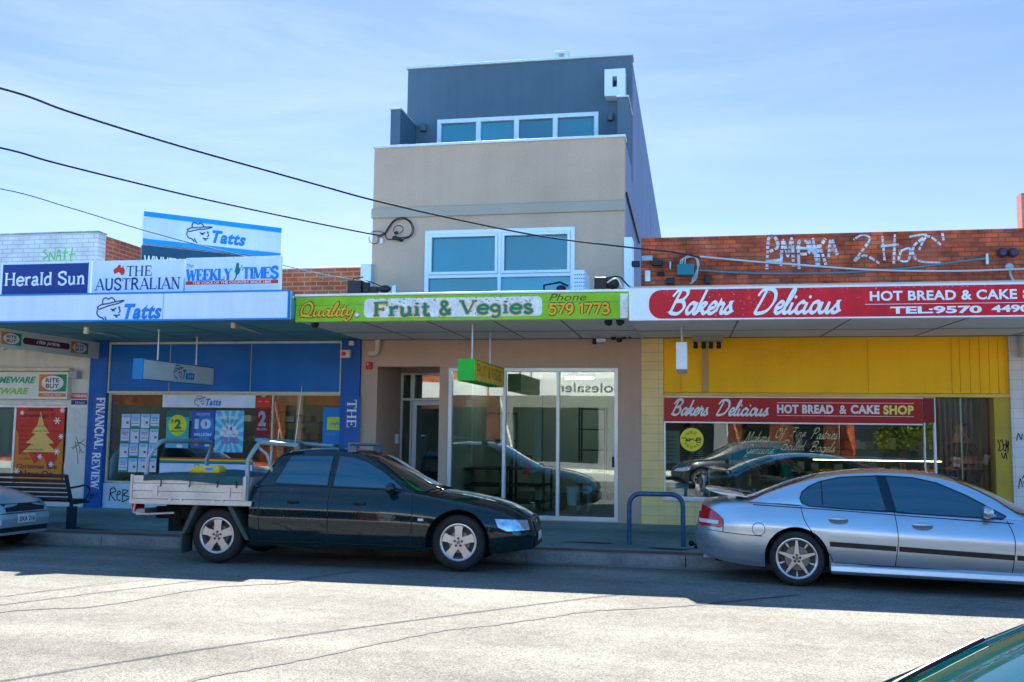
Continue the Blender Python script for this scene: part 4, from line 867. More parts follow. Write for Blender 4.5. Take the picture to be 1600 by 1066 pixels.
a, b, c, d = RP(1442.5, 622, 1460, 661.5, yW); board('window_sign_end', 'short darker red return panel beside the bakery door', a, b, c+.01, d, yW-.008, yW+.004, M('panel_dark_red', (.22, .012, .015), .4))
# gold script on the bakery glass
GOLD = M('gold_leaf', (.62, .56, .30), .45, metal=.2, var=.25, vs=12)
def script(label, parts):
    mb = MB(); mb.raw = 1
    for w_, bx in parts: a, b, c, d = RP(*bx, YF+.05); mb.letters(w_, SCRIPT, (a, YF+.046, c), b-a-.3*(d-c), d-c, thick=.085, shear=.4, pen=(.9, .3), gap=-.03)
    return mb.build('window_script', GOLD, label=label, cat='lettering', group='gold script lines on the bakery window', smooth=0)
script('upper line of gold script on the bakery window glass', (('Makers', (1163, 674, 1206, 690)), ('Of', (1210, 669, 1228, 684)), ('Fine', (1234, 668, 1262, 682)), ('Pastries', (1266, 669, 1312, 686))))
script('lower line of gold script on the bakery window glass', (('Genuine', (1164, 694, 1212, 709)), ('Boiled', (1219, 688, 1260, 703)), ('Bagels', (1264, 690, 1308, 706))))
# round yellow medal sticker
p = at(1081, 687, YF+.045); rx = at(1099.5, 687, YF+.045).x-p.x
mb = MB(); mb.disc(p, rx*1.09, rx*1.09, mi=1); mb.disc(p, rx, rx, mi=0, lift=.002)
for body, r0, a0_, da, V in (('GOLD', .62, 128, -22, 1), ('MEDAL', .66, 215, 27, -1)):
    for i, ch in enumerate(body):
        g = R(a0_+da*i); Uq = Vector((-math.sin(g), 0, math.cos(g)))*(-V); Vq = Vector((math.cos(g), 0, math.sin(g)))*V; o = p+Vector((math.cos(g), 0, math.sin(g)))*(rx*r0)-Uq*rx*.10-Vq*rx*.10
        mb.text(ch, o+Vector((0, -.004, 0)), rx*.2, rx*.22, Uq, Vq, 1)
for q in ([(-.85, .1), (-.6, .15), (-.45, .05), (-.5, -.12), (-.4, -.1), (-.3, .08), (-.35, -.12), (-.2, -.08), (-.15, .08), (-.2, -.12), (-.02, .05), (.1, .02)], [(.1, .02), (.25, -.08), (.4, -.08)], [(.4, .12), (.42, -.22), (.78, -.24)], [(.42, .05), (.8, .03)], [(.42, -.08), (.8, -.1)], [(.4, .14), (.78, .14)]):
    mb.ribbon([(x*rx, z*rx) for x, z, _ in spline([(a, b, 0) for a, b in q], 4)], rx*.035, p+Vector((0, -.0045, 0)), mi=1)
mb.build('medal_sticker', [M('medal_yellow', (.85, .72, .03), .4), INKB], label='round yellow medal sticker with a fork on the bakery window', cat='sticker', smooth=0)
# vertical newspaper banners on the blue piers (letters turned a quarter, reading down)
yB = YF-.064
def banner(label, box, words, tb):
    a, b, c, d = RP(*box, yB); t = board('pier_banner', label, a, b, c, d, yB-.006, yB-.001, M('banner_blue', (.02, .11, .40), .45, var=.1), 'blue newspaper banners on the piers', .001)
    mb = MB()
    for w_, q in words: a, b, c, d = RP(*q, yB); mb.letters(w_, SERIF, (a, yB-.009, d), d-c, b-a, -UZ, UX, mi=0, thick=.2, thin=.08)
    mb.build('lettering', PRW, t, smooth=0); return t
banner('tall blue banner with long white lettering on the pier beside the homewares shop', (143, 617, 160.5, 770), [('FINANCIAL', (149.5, 621, 163, 702)), ('REVIEW', (143.5, 707, 156, 764))], 0)
banner('tall blue banner with short white lettering on the pier beside the rendered building', (538, 620, 562, 720), [('THE', (542.5, 624.5, 557, 669))], 0)
# homewares signs
XRB = XA+.18                                 # cross panel under the canopy
def sp(px, py): return atx(px, py, XRB)
y0, y1 = sp(0, 530).y-.6, YF-.05
zt_, zb_ = (sp(0, 511).z+sp(146, 535).z)/2, sp(146, 560).z
t = thing('cross_sign', 'cream cross panel under the canopy end with orange and green badges', 'sign', (XRB, (y0+y1)/2, zb_))
MB().box(XRB-.05, XRB, y0, y1, zb_, zt_).build('panel', M('cross_cream', (.62, .60, .52), .5, var=.06), t, bevel=.004)
mb = MB()
def badge(mb, O, w, h, U, l=0):
    mb.shape([(0, 0), (.5, 0), (.5, 1), (0, 1)], O, w, h, U, UZ, 0, l+.002); mb.shape([(.5, 0), (1, 0), (1, 1), (.5, 1)], O, w, h, U, UZ, 1, l+.002)
    mb.disc(Vector(O)+U*w*.5+UZ*h*.5, w*.40, h*.42, U, UZ, 2, l+.004); mb.text('RITE', Vector(O)+U*w*.24+UZ*h*.53, w*.5, h*.24, U, UZ, 3, bold=.02, lift=l+.006); mb.text('BUY', Vector(O)+U*w*.26+UZ*h*.2, w*.48, h*.25, U, UZ, 3, bold=.02, lift=l+.006)
H = zt_-zb_
def yy(px): return sp(px, 540).y
for a, b in ((1, 33), (111, 138)): badge(mb, Vector((XRB, yy(a), zb_+H*.18)), yy(b)-yy(a), H*.66, UY)
a, b = yy(39), yy(106); mb.rect((XRB, a, zb_+H*.32), b-a, H*.36, UY, UZ, 4, .002); mb.disc((XRB, a, zb_+H*.5), H*.18, H*.18, UY, UZ, 4, .0022); mb.disc((XRB, b, zb_+H*.5), H*.18, H*.18, UY, UZ, 4, .0024)
mb.text('rite price.', (XRB, a+(b-a)*.25, zb_+H*.36), (b-a)*.56, H*.28, UY, UZ, 2, .3, .03, 1, .004)
mb.build('lettering', [ORNG, GRN, PRW, MARO, MARO], t, smooth=0)
yG = YF-.12
a, b, c, d = RP(-220, 581, 106, 623, yG); t = board('homewares_sign', 'cream homewares sign with green italic words and an orange badge above the window', a, b, c, d, yG, YF-.005, M('hw_cream', (.74, .70, .58), .5, var=.05))
mb = MB(); q0, q1, q2, q3 = RP(61, 585, 104, 612, yG); badge(mb, Vector((q0, yG, q2)), q1-q0, q3-q2, UX)
GRNL = M('letter_green', (.02, .38, .20), .5); LIME = M('letter_lime', (.28, .48, .06), .5)
for w_, (xa, ya_, xb, yb_), mi in (('HOMEWARE', (-22, 588.5, 56, 599), 4), ('GIFTWARE', (-30, 606, 45, 616), 5)): q0, q1, q2, q3 = RP(xa, ya_, xb, yb_, yG); mb.text(w_, (q0, yG-.003, q2), q1-q0, q3-q2, mi=mi, shear=.25, bold=.04)
q0, q1, q2, q3 = RP(60, 614.5, 103, 620, yG); mb.rect((q0, yG-.002, q2), q1-q0, q3-q2, mi=0); mb.text('rite price.', (q0+.1, yG-.004, q2+.008), q1-q0-.2, q3-q2-.016, mi=2, shear=.3)
mb.build('lettering', [ORNG, GRN, PRW, MARO, GRNL, LIME], t, smooth=0)
# seasonal poster
yP = YF+.068
a, b, c, d = RP(20.5, 631.5, 99, 749, yP); w_, h_ = b-a, d-c; O = Vector((a, yP, c))
t = board('seasonal_poster', 'red and orange Christmas sale poster in the homewares window', a, b, c, d, yP, yP+.003, BRIGHT, bevel=0, cat='poster')
mb = MB(); mb.shape([(0, 0), (1, 0), (1, .55), (.86, .42), (.9, .28), (.75, .12), (.62, .3), (.45, .2), (.3, .38), (.12, .32), (.1, .6), (0, .7)], O, w_, h_, mi=0, lift=.0012)
mb.shape([(.52, .9), (.6, .72), (.72, .62), (.64, .6), (.82, .48), (.7, .47), (.9, .36), (.2, .36), (.38, .47), (.26, .48), (.44, .6), (.36, .62), (.47, .72)], O, w_, h_, mi=1, lift=.0016)
for x, y, s_ in ((.95, .92, .1), (.86, .78, .13), (.95, .57, .1), (.88, .37, .12), (.15, .88, .08), (.1, .1, .14), (.55, .3, .1), (.78, .2, .1)):
    for k in range(3): g = k*math.pi/3; dx, dy = math.cos(g)*s_*w_/2, math.sin(g)*s_*w_/2; mb.ribbon([(x*w_-dx, y*h_-dy), (x*w_+dx, y*h_+dy)], .010, O, mi=2, lift=.002)
for s_, x, y, ww, hh, mi in (('Seasons', .25, .905, .52, .055, 3), ('Greetings !!', .12, .81, .68, .065, 3), ('Christmas Sale', .1, .14, .8, .06, 3), ('Now On', .17, .03, .66, .085, 3)): mb.text(s_, O+UX*(x*w_)+UZ*(y*h_), ww*w_, hh*h_, mi=mi, lift=.0028, bold=.02)
for i, s_ in enumerate(('Christmas Cards & Wrap', 'Decorations & Ornaments', 'Trees', 'Lights', 'Giftware', 'Seasonal Foods', 'Gifts', 'Candles')): mb.text(s_, O+UX*(.14*w_)+UZ*((.69-.062*i)*h_), w_*.033*len(s_), h_*.03, mi=4, lift=.0028)
mb.build('lettering', [ORNG, M('poster_gold', (.85, .50, .12), .45), PRW, INKB, M('print_wine', (.16, .03, .02), .5)], t, smooth=0)
# small notices on the homewares pier
a, b, c, d = RP(112, 614.5, 137, 637, YF); t = board('warning_notice', 'small red and blue warning notice on the off white pier', a, b, c, d, YF-.008, YF-.001, PRW, bevel=0, cat='notice')
mb = MB(); w_, h_ = b-a, d-c; mb.rect((a, YF-.0095, c+h_*.6), w_, h_*.4, mi=0); mb.text('WARNING', (a+.01, YF-.011, c+h_*.7), w_-.02, h_*.22, mi=2, bold=.03); mb.rect((a, YF-.0095, c+h_*.2), w_, h_*.33, mi=1); mb.text('24 hour', (a+w_*.25, YF-.011, c+h_*.28), w_*.6, h_*.15, mi=2); mb.build('lettering', [BRIGHT, NAVY, PRW], t, smooth=0)
# ---------------------------------------------------------------- posters and sheets in the newsagent window
yP = YF+.046
FLYB = M('flyer_blue', (.30, .55, .80), .5, var=.06); PINK = M('flyer_pink', (.62, .20, .30), .5); MAUVE = M('flyer_mauve', (.25, .25, .50), .5)
POS = ['outer left', 'inner left', 'inner right', 'outer right']; ROW = ['top', 'second', 'third', 'bottom']
big = {(0, 1), (0, 3), (1, 0), (1, 2), (2, 1), (2, 3), (3, 0)}
for r in range(4):
    for c in range(4):
        x0 = 190-1.8*r*.9+c*15; y0 = 647+r*23
        a, b, d, e = RP(x0, y0, x0+13.8, y0+21.8, yP); w_, h_ = b-a, e-d; B = (r, c) in big
        t = board('lottery_flyer', f"lottery flyer with {'large pink number' if B else 'small red square'}, {ROW[r]} row, {POS[c]} column of the grid", a, b, d, e, yP, yP+.002, FLYB, 'lottery flyers taped in a grid in the newsagent window', 0, 'flyer')
        mb = MB(); O = Vector((a, yP, d)); mb.rect(O+UX*w_*.04, w_*.92, h_*.62 if B else h_*.78, mi=0, lift=.001)
        if B: mb.text('22' if r != 1 else 'FREE', O+UX*w_*.16+UZ*h_*.5, w_*.68, h_*.28, mi=1 if r else 2, bold=.03, lift=.002); mb.rect(O+UX*w_*.1+UZ*h_*.3, w_*.8, h_*.06, mi=2, lift=.002)
        else: mb.text('$20k', O+UX*w_*.25+UZ*h_*.72, w_*.6, h_*.15, mi=2, lift=.002, bold=.02); mb.rect(O+UX*w_*.55+UZ*h_*.3, w_*.26, h_*.17, mi=3, lift=.002)
        mb.rect(O+UX*w_*.04, w_*.92, h_*.14, mi=4, lift=.0016)
        mb.build('lettering', [M('flyer_white', (.62, .70, .78), .5) if (r, c) == (0, 0) else MATS['flyer_white'], PINK, MAUVE, M('flyer_red', (.40, .06, .05), .5) if (r, c) == (0, 0) else MATS['flyer_red'], GRN if B else PRW], t, smooth=0)
def poster(label, box, mat, cat='poster', Y=yP, name='window_poster'):
    a, b, c, d = RP(*box, Y); return board(name, label, a, b, c, d, Y, Y+.002, mat, None, 0, cat), Vector((a, Y, c)), b-a, d-c
t, O, w_, h_ = poster('aqua lottery poster with a yellow ball and green numeral', (259.5, 641, 295, 700), AQUA)
mb = MB(); mb.rect(O+UZ*h_*.82, w_, h_*.18, mi=3, lift=.001); mb.disc(O+UX*w_*.5+UZ*h_*.6, w_*.40, w_*.42, mi=0, lift=.002); mb.text('$', O+UX*w_*.2+UZ*h_*.63, w_*.12, h_*.13, mi=1, lift=.003, bold=.03); mb.text('2', O+UX*w_*.36+UZ*h_*.5, w_*.3, h_*.26, mi=1, lift=.003, bold=.05); mb.text('MILLION', O+UX*w_*.22+UZ*h_*.42, w_*.56, h_*.045, mi=1, lift=.003, bold=.04)
mb.text('BE THERE', O+UX*w_*.24+UZ*h_*.17, w_*.5, h_*.05, mi=0, lift=.003, bold=.04); mb.rect(O, w_, h_*.1, mi=2, lift=.002)
mb.disc(O+UX*w_*.62+UZ*h_*.05, w_*.14, h_*.045, mi=4, lift=.003); mb.build('lettering', [M('poster_lime', (.62, .70, .02), .45), M('num_green', (.01, .16, .07), .45), LTB, M('poster_deep', (.02, .13, .16), .45), PRW], t, smooth=0)
t, O, w_, h_ = poster('deep blue lottery poster with a large pale number ten', (299, 641, 334.5, 700), MIDB)
mb = MB(); mb.text('10', O+UX*w_*.14+UZ*h_*.5, w_*.72, h_*.27, mi=0, lift=.003, bold=.06); mb.text('MILLION', O+UX*w_*.14+UZ*h_*.31, w_*.74, h_*.085, mi=0, lift=.003, bold=.05); mb.text('OZLOTTO', O+UX*w_*.2+UZ*h_*.86, w_*.6, h_*.06, mi=0, lift=.003, bold=.02)
mb.text('draw this tuesday', O+UX*w_*.16+UZ*h_*.22, w_*.66, h_*.04, mi=0, lift=.003); mb.disc(O+UX*w_*.25+UZ*h_*.1, w_*.1, h_*.05, mi=1, lift=.002); mb.rect(O+UX*w_*.62+UZ*h_*.04, w_*.2, h_*.1, mi=0, lift=.002); mb.disc(O+UX*w_*.6+UZ*h_*.55, w_*.42, w_*.5, mi=2, lift=.001)
mb.build('lettering', [M('num_pale', (.50, .66, .74), .45), PINK, M('poster_midlight', (.02, .20, .60), .45)], t, smooth=0)
t, O, w_, h_ = poster('sky blue gift pack poster with burst rays', (336, 641.7, 380.5, 707), LTB)
mb = MB()
for k in range(14):
    g = 2*math.pi*k/14+.1; c_ = (.5, .45)
    def cl(g): 
        dx, dy = math.cos(g), math.sin(g); s_ = min((.5/abs(dx)) if abs(dx) > 1e-6 else 9, ((.55 if dy > 0 else .45)/abs(dy)) if abs(dy) > 1e-6 else 9); return (c_[0]+dx*s_, c_[1]+dy*s_)
    mb.shape([c_, cl(g), cl(g+.2)], O, w_, h_, mi=0, lift=.001)
for x, y in ((.5, .62), (.35, .57), (.64, .57), (.27, .47), (.5, .5), (.73, .47), (.42, .4), (.6, .4)): mb.obox(O+UX*x*w_+UZ*y*h_-UY*.003, w_*.2, .001, h_*.1, (0, rnd.uniform(-.4, .4), 0), 1)
for x, y in ((.33, .33), (.66, .33), (.38, .24), (.7, .26)): mb.obox(O+UX*x*w_+UZ*y*h_-UY*.0035, w_*.3, .001, h_*.08, (0, rnd.uniform(-.2, .2), 0), 3)
mb.text('GIFT PACK', O+UX*w_*.16+UZ*h_*.8, w_*.68, h_*.075, mi=1, lift=.004, bold=.04); mb.text('FOR DAD', O+UX*w_*.22+UZ*h_*.71, w_*.56, h_*.06, mi=2, lift=.004, bold=.03)
mb.build('lettering', [M('ray_pale', (.28, .68, .84), .45), PRW, AQUA, MAUVE], t, smooth=0)
t, O, w_, h_ = poster('white header strip with the hat logo across the newsagent window', (254, 617.5, 399, 637), M('header_white', (.66, .74, .86), .4), 'sign', YF+.046)
mb = MB(); tatts(mb, O+UX*w_*.35+UZ*h_*.05, w_*.29, h_*.92, ink=0, line=1, lift=.002); mb.build('lettering', [TB, TL], t, smooth=0)
t, O, w_, h_ = poster('short red strip sign beside the white header strip in the newsagent window', (400, 620.5, 424, 636), BRIGHT, 'sign')
mb = MB(); mb.rect(O+UX*w_*.15+UZ*h_*.5, w_*.22, h_*.12, lift=.002); mb.rect(O+UX*w_*.6+UZ*h_*.48, w_*.22, h_*.12, lift=.002); mb.build('lettering', PINK, t, smooth=0)
t, O, w_, h_ = poster('dark red lottery poster with a large silver numeral two', (399.5, 638, 419.5, 690), M('poster_wine', (.22, .012, .02), .45))
mb = MB(); mb.text('2', O+UX*w_*.2+UZ*h_*.46, w_*.6, h_*.46, lift=.003, bold=.05); mb.text('MILLION', O+UX*w_*.1+UZ*h_*.33, w_*.75, h_*.08, lift=.003, bold=.03); mb.rect(O, w_, h_*.1, mi=1, lift=.002); mb.build('lettering', [GREYW, LTB], t, smooth=0)
t, O, w_, h_ = poster('white counter front with a rainbow stripe and the hat logo behind the utility tray', (249, 715.5, 394, 752), M('counter_white', (.62, .72, .86), .4), 'sign', YF+.046)
mb = MB()
for k, m in enumerate((3, 2, 1, 0)): mb.rect(O+UZ*h_*(.74+.065*k), w_, h_*.065, mi=m, lift=.001)
tatts(mb, O+UX*w_*.36+UZ*h_*.22, w_*.28, h_*.5, ink=4, line=5, lift=.002); mb.build('lettering', [BRIGHT, YELW, GRN, MIDB, TB, TL], t, smooth=0)
t, O, w_, h_ = poster('bright blue transit card sign with a lime square in the newsagent window', (504.5, 637, 532, 695), M('transit_blue', (.005, .20, .55), .4), 'sign')
mb = MB(); mb.rect(O+UX*w_*.24+UZ*h_*.40, w_*.76, h_*.34, mi=0, lift=.001); mb.text('myki', O+UX*w_*.44+UZ*h_*.50, w_*.55, h_*.13, mi=1, lift=.003, bold=.04)
for x in (.3, .62): mb.disc(O+UX*w_*x+UZ*h_*.3, w_*.09, h_*.03, mi=2, lift=.002, a0=math.pi, a1=2*math.pi, r0=.5, n=10)
mb.build('lettering', [M('transit_lime', (.52, .68, .02), .4), TB, AQUA], t, smooth=0)

# ---------------------------------------------------------------- small fittings on the fronts
def fit(name, label, mb, mat, cat, group=None, bevel=.004): return mb.build(name, mat, label=label, cat=cat, group=group, bevel=bevel)
a, b, c, d = RP(532.5, 547, 548, 559.5, YF-.1); t = fit('alarm_box', 'cream alarm box with a red oval on the blue pier', MB().box(a, b, YF-.15, YF-.061, c, d), M('alarm_cream', (.66, .62, .52), .5), 'alarm box', bevel=.01)
mb = MB(); mb.disc(((a+b)/2-.02, YF-.152, (c+d)/2), .045, .038); mb.build('red_badge', BRIGHT, t, smooth=0)
a, b, c, d = RP(545.5, 533, 553, 540, YF-.1); fit('junction_box', 'small white junction box just under the teal canopy', MB().box(a, b, YF-.12, YF-.061, c, d), OFFW, 'box')
a, b, c, d = RP(572.5, 566, 582.5, 577.5, YF); t = fit('alarm_siren', 'square red fire alarm sounder on the tan wall', MB().box(a, b, YF-.05, YF-.001, c, d), BRIGHT, 'alarm', bevel=.012)
mb = MB(); mb.ball(((a+b)/2-.02, YF-.052, (c+d)/2+.03), .018, .01, .018); mb.build('strobe', PRW, t)
p0, p1, p2 = at(590, 531, YF-.09), at(589, 552, YF-.09), at(576, 552.5, YF-.09)
mb = MB(); mb.tube(spline([p0, (p0.x, p0.y, p1.z+.07), (p0.x-.03, p1.y, p1.z+.012), (p1.x-.08, p1.y, p1.z), p2], 6), .05, 12); fit('drain_pipe', 'short cream elbow of drain pipe under the grey canopy', mb, M('pipe_cream', (.62, .57, .45), .4), 'pipe', bevel=0)
p = at(622.5, 686, YR-.02); q = atx(621, 686, rx0+.03)
fit('intercom_panel', 'slim white intercom panel inside the recessed doorway', MB().box(rx0+.002, rx0+.05, q.y-.07, q.y+.05, q.z-.09, q.z+.09), PLAST, 'intercom')
def twin_spot(label, px, py, Y, n=2):
    t = thing('spot_light', label, 'light', at(px, py-8, Y)); o = at(px, py-8, Y)
    MB().box(o.x-.07, o.x+.07, o.y-.05, o.y+.05, o.z, o.z+.05).build('base', BLACKP, t, bevel=.01)
    for k in range(n):
        c = o+Vector((-.075+.15*k if n == 2 else 0, -.04, -.07)); A = Matrix.Translation(c) @ Euler((R(65), 0, R(20-40*k))).to_matrix().to_4x4(); mb = MB(); mb.lathe([(.0, .06), (.035, .055), (.05, .0), (.062, -.05), (.058, -.055), (.0, -.045)], (0, 0, 0), 'z', 16); mb.v = [A @ v for v in mb.v]; mb.tube([c+Vector((0, .02, .03)), o+Vector((0, 0, .01))], .014); mb.build('lamp_head', BLACKP, t)
    return t
twin_spot('pair of black floodlights under the end of the grey canopy', 960, 502, YCM+.35)
t = twin_spot('single black floodlight at the corner of the teal canopy', 494, 506, YCL+.35, 1)
mb = MB(); p = at(932, 532, YF-.3); mb.box(p.x+.0, p.x+.16, p.y-.04, p.y+.06, p.z-.03, p.z+.03, 0); mb.lathe([(.035, -.01), (.045, .0), (.045, .06), (.0, .06)], (p.x-.06, p.y, p.z-.02), 'x', 14, 1); mb.box(p.x+.04, p.x+.1, p.y+.06, p.y+.29, p.z-.02, p.z+.02, 0); fit('security_camera', 'white bracketed security camera with a black lens at the canopy back', mb, [PLAST, BLACKP], 'camera')
mb = MB(); p = at(966, 530, YF-.25)
for q in ((-.08, 0, .02, .05), (.02, -.04, -.02, .055), (.1, .02, .03, .04)): mb.ball(p+Vector(q[:3]), q[3], q[3]*.9, q[3]*.8, 10)
mb.tube([p+Vector((-.12, 0, .05)), p+Vector((.16, 0, .06)), p+Vector((.22, .02, .01))], .016); mb.tube([p+Vector((0, 0, .05)), p+Vector((0, 0.24, .09))], .02); fit('sensor_light', 'cluster of small black sensor lights at the back of the grey canopy', mb, BLACKP, 'light', bevel=0)
a, b, c, d = RP(1081, 523, 1130, 533, YF-.35); t = thing('fluoro_batten', 'grey light batten with three dark lamp holders under the bakery canopy', 'light', ((a+b)/2, YF-.35, c))
MB().box(a, b, YF-.42, YF-.28, c, d).build('housing', M('batten_grey', (.36, .33, .26), .6), t, bevel=.006)
for px in (1087, 1099.5, 1111, 1123): p = at(px, 540, YF-.35); mb = MB(); mb.lathe([(.02, .085), (.04, .08), (.035, .03), (.045, .0), (.03, -.03), (.0, -.035)], (p.x, YF-.35, p.z-.02), 'z', 14); mb.build('lamp_holder', BLACKP, t)
mb = MB()
for px, py, qx, qy in ((135, 517, 198, 528), (365, 508, 424, 526)):
    pa = at(px, py, YCL+.5); pb = at(qx, qy, YF-.25)
    mb.box(pa.x-.03, pa.x+.03, pa.y-.03, pa.y+.03, pa.z-.05, pa.z+.06); mb.tube([pa, pb], .016)
    fit('bracing_rod', f"thin cream rod sloping under the teal canopy {'near the homewares cross panel' if px < 200 else 'above the newsagent window mullion'}", mb, CREAM, 'rod', 'cream rods under the teal canopy', 0); mb = MB()
# security camera lamp on homewares wall
p = at(7, 542, YF-.25); mb = MB(); mb.lathe([(.0, .05), (.05, .045), (.07, .0), (.055, -.05), (.0, -.07)], p, 'z', 14); mb.tube([p+Vector((0, 0, .05)), p+Vector((0, .1, .12)), p+Vector((0, .24, .12))], .015); fit('dome_lamp', 'small round bulkhead lamp on an arm over the homewares sign', mb, STEEL, 'lamp', bevel=0)
a, b, c, d = RP(111, 580, 123, 591.5, YF-.1); fit('shutter_box', 'small grey shutter end box beside the homewares sign', MB().box(a, b, YF-.16, YF-.001, c, d), GREYW, 'box')
a, b, c, d = RP(-220, 575, 111, 580, YF-.1); fit('shutter_rail', 'cream shutter rail above the homewares sign', MB().box(a, b, YF-.15, YF-.001, c, d), CREAM, 'rail')
p = at(1598, 540, YF-.12); mb = MB(); mb.tube([(p.x, p.y, 3.36), (p.x, p.y, at(1598, 558, YF-.12).z)], .07, 14); fit('stub_pipe', 'stub of grey downpipe at the canopy edge over the white tiles', mb, M('pipe_grey', (.45, .47, .42), .5), 'pipe', bevel=0)
# ---- on the rendered building
for px, py, lb in ((662, 199, 'small grey wall light near the balcony left wing'), (953.5, 182.5, 'small grey wall light beside the white downpipe')):
    p = at(px, py, YT-.06); fit('wall_light', lb, MB().box(p.x-.055, p.x+.055, YT-.11, YT-.001, p.z-.08, p.z+.08), M('lamp_grey', (.10, .13, .15), .4) if 'lamp_grey' not in MATS else MATS['lamp_grey'], 'wall light', 'wall lights on the top storey', .01)
# white wall cabinet on the wing (rain head with overflow slot)
a, b, c, d = RP(944.5, 108, 977, 150, YT-.3)
t = thing('rain_head', 'white square rainwater head with an overflow slot high on the grey wall', 'rainwater head', ((a+b)/2, YT-.2, c))
sx0, sx1, sz0, sz1 = RP(957, 119.5, 964, 136, YT-.3)
walls(MB(), a, b, c, d, YT-.32, YT-.002, [(sx0, sx1, sz0, sz1)]).build('box', PLAST, t, bevel=.006)
mb = MB(); p = at(968.5, 180, YT-.16); mb.tube([(p.x, YT-.12, c), (p.x, YT-.12, zP-.06)], .045, 12); mb.build('downpipe', PLAST, t)
mb = MB(); mb.box(p.x-.07, p.x+.055, YT-.15, YT-.01, 8.35, 8.40); mb.build('pipe_clip', PLAST, t)
a, b, c, d = RP(866, 79, 889, 96, 22.5); t = thing('rooftop_unit', 'cream plant unit showing above the roof edge', 'air conditioner', ((a+b)/2, 22.8, 9.0))
MB().box(a, b, 22.5, 23.1, 9.05, d).build('casing', M('unit_cream', (.70, .72, .66), .5), t, bevel=.02); mb = MB(); mb.box(a-.1, a, 22.6, 22.8, 9.05, d-.15); mb.box(b-.05, b+.12, 22.7, 22.9, 9.05, d-.1); mb.box(a+.12, b-.12, 22.49, 22.499, d-.16, d-.08); mb.build('bracket', GREYW, t)
mb = MB(); mb.tube([at(976.5, 302, YF+.2)+Vector((.03, 0, 0)), atx(999, 380, XR+.03)], .022); fit('flank_pipe', 'dark sloping pipe along the grey flank above the bakery brickwork', mb, BLACKP, 'pipe', bevel=0)
# cable clutter on the tan wall
t = thing('service_loop', 'black coiled service cables with connectors on the tan wall', 'cables', at(612, 366, YF))
yl = YF-.06
def px3(px, py, y=yl): return at(px, py, y)
mb = MB()
for o in (0, 2.2): mb.tube(spline([px3(590, 369+o), px3(601, 364+o), px3(607+o, 355), px3(616, 344+o), px3(630, 340+o*.9), px3(642-o, 347), px3(646.5-o, 358), px3(643-o, 368), px3(633, 373-o), px3(622, 375-o*1.5)], 6), .010, 6)
mb.tube(spline([px3(614, 362), px3(617, 355), px3(623, 352.5), px3(629, 355), px3(629, 361), px3(624, 365)], 6), .008, 6)
mb.tube(spline([px3(604, 362), px3(602.5, 369), px3(606, 374), px3(614, 374)], 6), .011, 6)
mb.tube(spline([px3(578, 366), px3(583, 362), px3(592, 361.5), px3(600, 364)], 6), .007, 6); mb.tube(spline([px3(577, 370), px3(577, 376), px3(583, 381), px3(590, 379), px3(591, 373)], 6), .007, 6); mb.build('cable', BLACKP, t)
mb = MB()
for px, py, rx in ((619, 364, .045), (617, 372, .06), (623, 373.5, .05), (627, 376, .035)): mb.ball(px3(px, py), rx, .04, rx*.75, 10)
mb.build('connector', BLACKP, t); p = px3(595.5, 376); MB().box(p.x-.02, p.x+.02, YF-.05, YF-.001, p.z-.05, p.z+.04).build('bracket', PLAST, t)
# machines on the grey canopy
a, b, c, d = RP(896.5, 425.5, 916, 456, YF-1.1); t = thing('air_conditioner', 'white boxy air conditioner unit with a perforated side on the grey canopy', 'air conditioner', ((a+b)/2, YF-1.0, zMt))
MB().box(a, b, YF-1.35, YF-.55, zMt+.03, d).build('casing', PLAST, t, bevel=.012)
mb = MB()
for i in range(5):
    for j in range(8): mb.obox(((a+b)/2+.02+(i-2)*.035, YF-1.353, zMt+.10+j*(d-zMt-.12)/8), .022, .004, .012, (0, .5 if j % 2 else -.5, 0))
mb.build('louvre', DARK, t)
mb = MB()
for x in (a+.03, b-.03): mb.box(x-.02, x+.02, YF-1.3, YF-.6, zMt-.03, zMt+.03)
mb.build('foot', STEEL, t)
t = thing('floodlight', 'dark square floodlight with conduit on the canopy next to the air conditioner', 'floodlight', at(935, 452, YCM+.6))
p = at(938, 442, YCM+.6); mb = MB(); mb.obox(p, .18, .14, .17, (.25, 0, .1)); mb.build('lamp_head', BLACKP, t, bevel=.01)
mb = MB(); mb.tube([p+Vector((0, 0, -.02)), p+Vector((0, 0, -.24))], .02); mb.tube(spline([p+Vector((.1, 0, 0)), p+Vector((.25, 0, .06)), p+Vector((.35, 0, -.1)), p+Vector((.5, .1, -.12))], 5), .014, 6); mb.build('conduit', STEEL, t)
p = at(957, 443, YCM+.7); mb = MB(); mb.lathe([(.05, -.14), (.08, -.12), (.085, .06), (.06, .09), (.02, .1)], p, 'x', 16); mb.tube([p, p+Vector((0, 0, -.2))], .02); mb.tube(spline([p+Vector((-.1, 0, .08)), p+Vector((.1, 0, .1)), p+Vector((.25, 0, -.05)), p+Vector((.42, 0, -.12))], 5), .012, 6); fit('motor_unit', 'dark round motor with curled hose on the canopy corner', mb, BLACKP, 'motor', bevel=0)
p = at(850, 446, YF-.5); mb = MB(); mb.tube([p+Vector((0, 0, -.3)), p, p+Vector((.28, 0, .05)), p+Vector((.42, 0, -.02))], .02); mb.ball(p+Vector((.3, 0, -.06)), .09, .07, .06, 10); mb.box(p.x-.02, p.x+.14, p.y-.05, p.y+.05, zMt, zMt+.09); fit('roof_bracket', 'dark bent bracket and fitting in front of the upper window', mb, BLACKP, 'bracket', bevel=0)
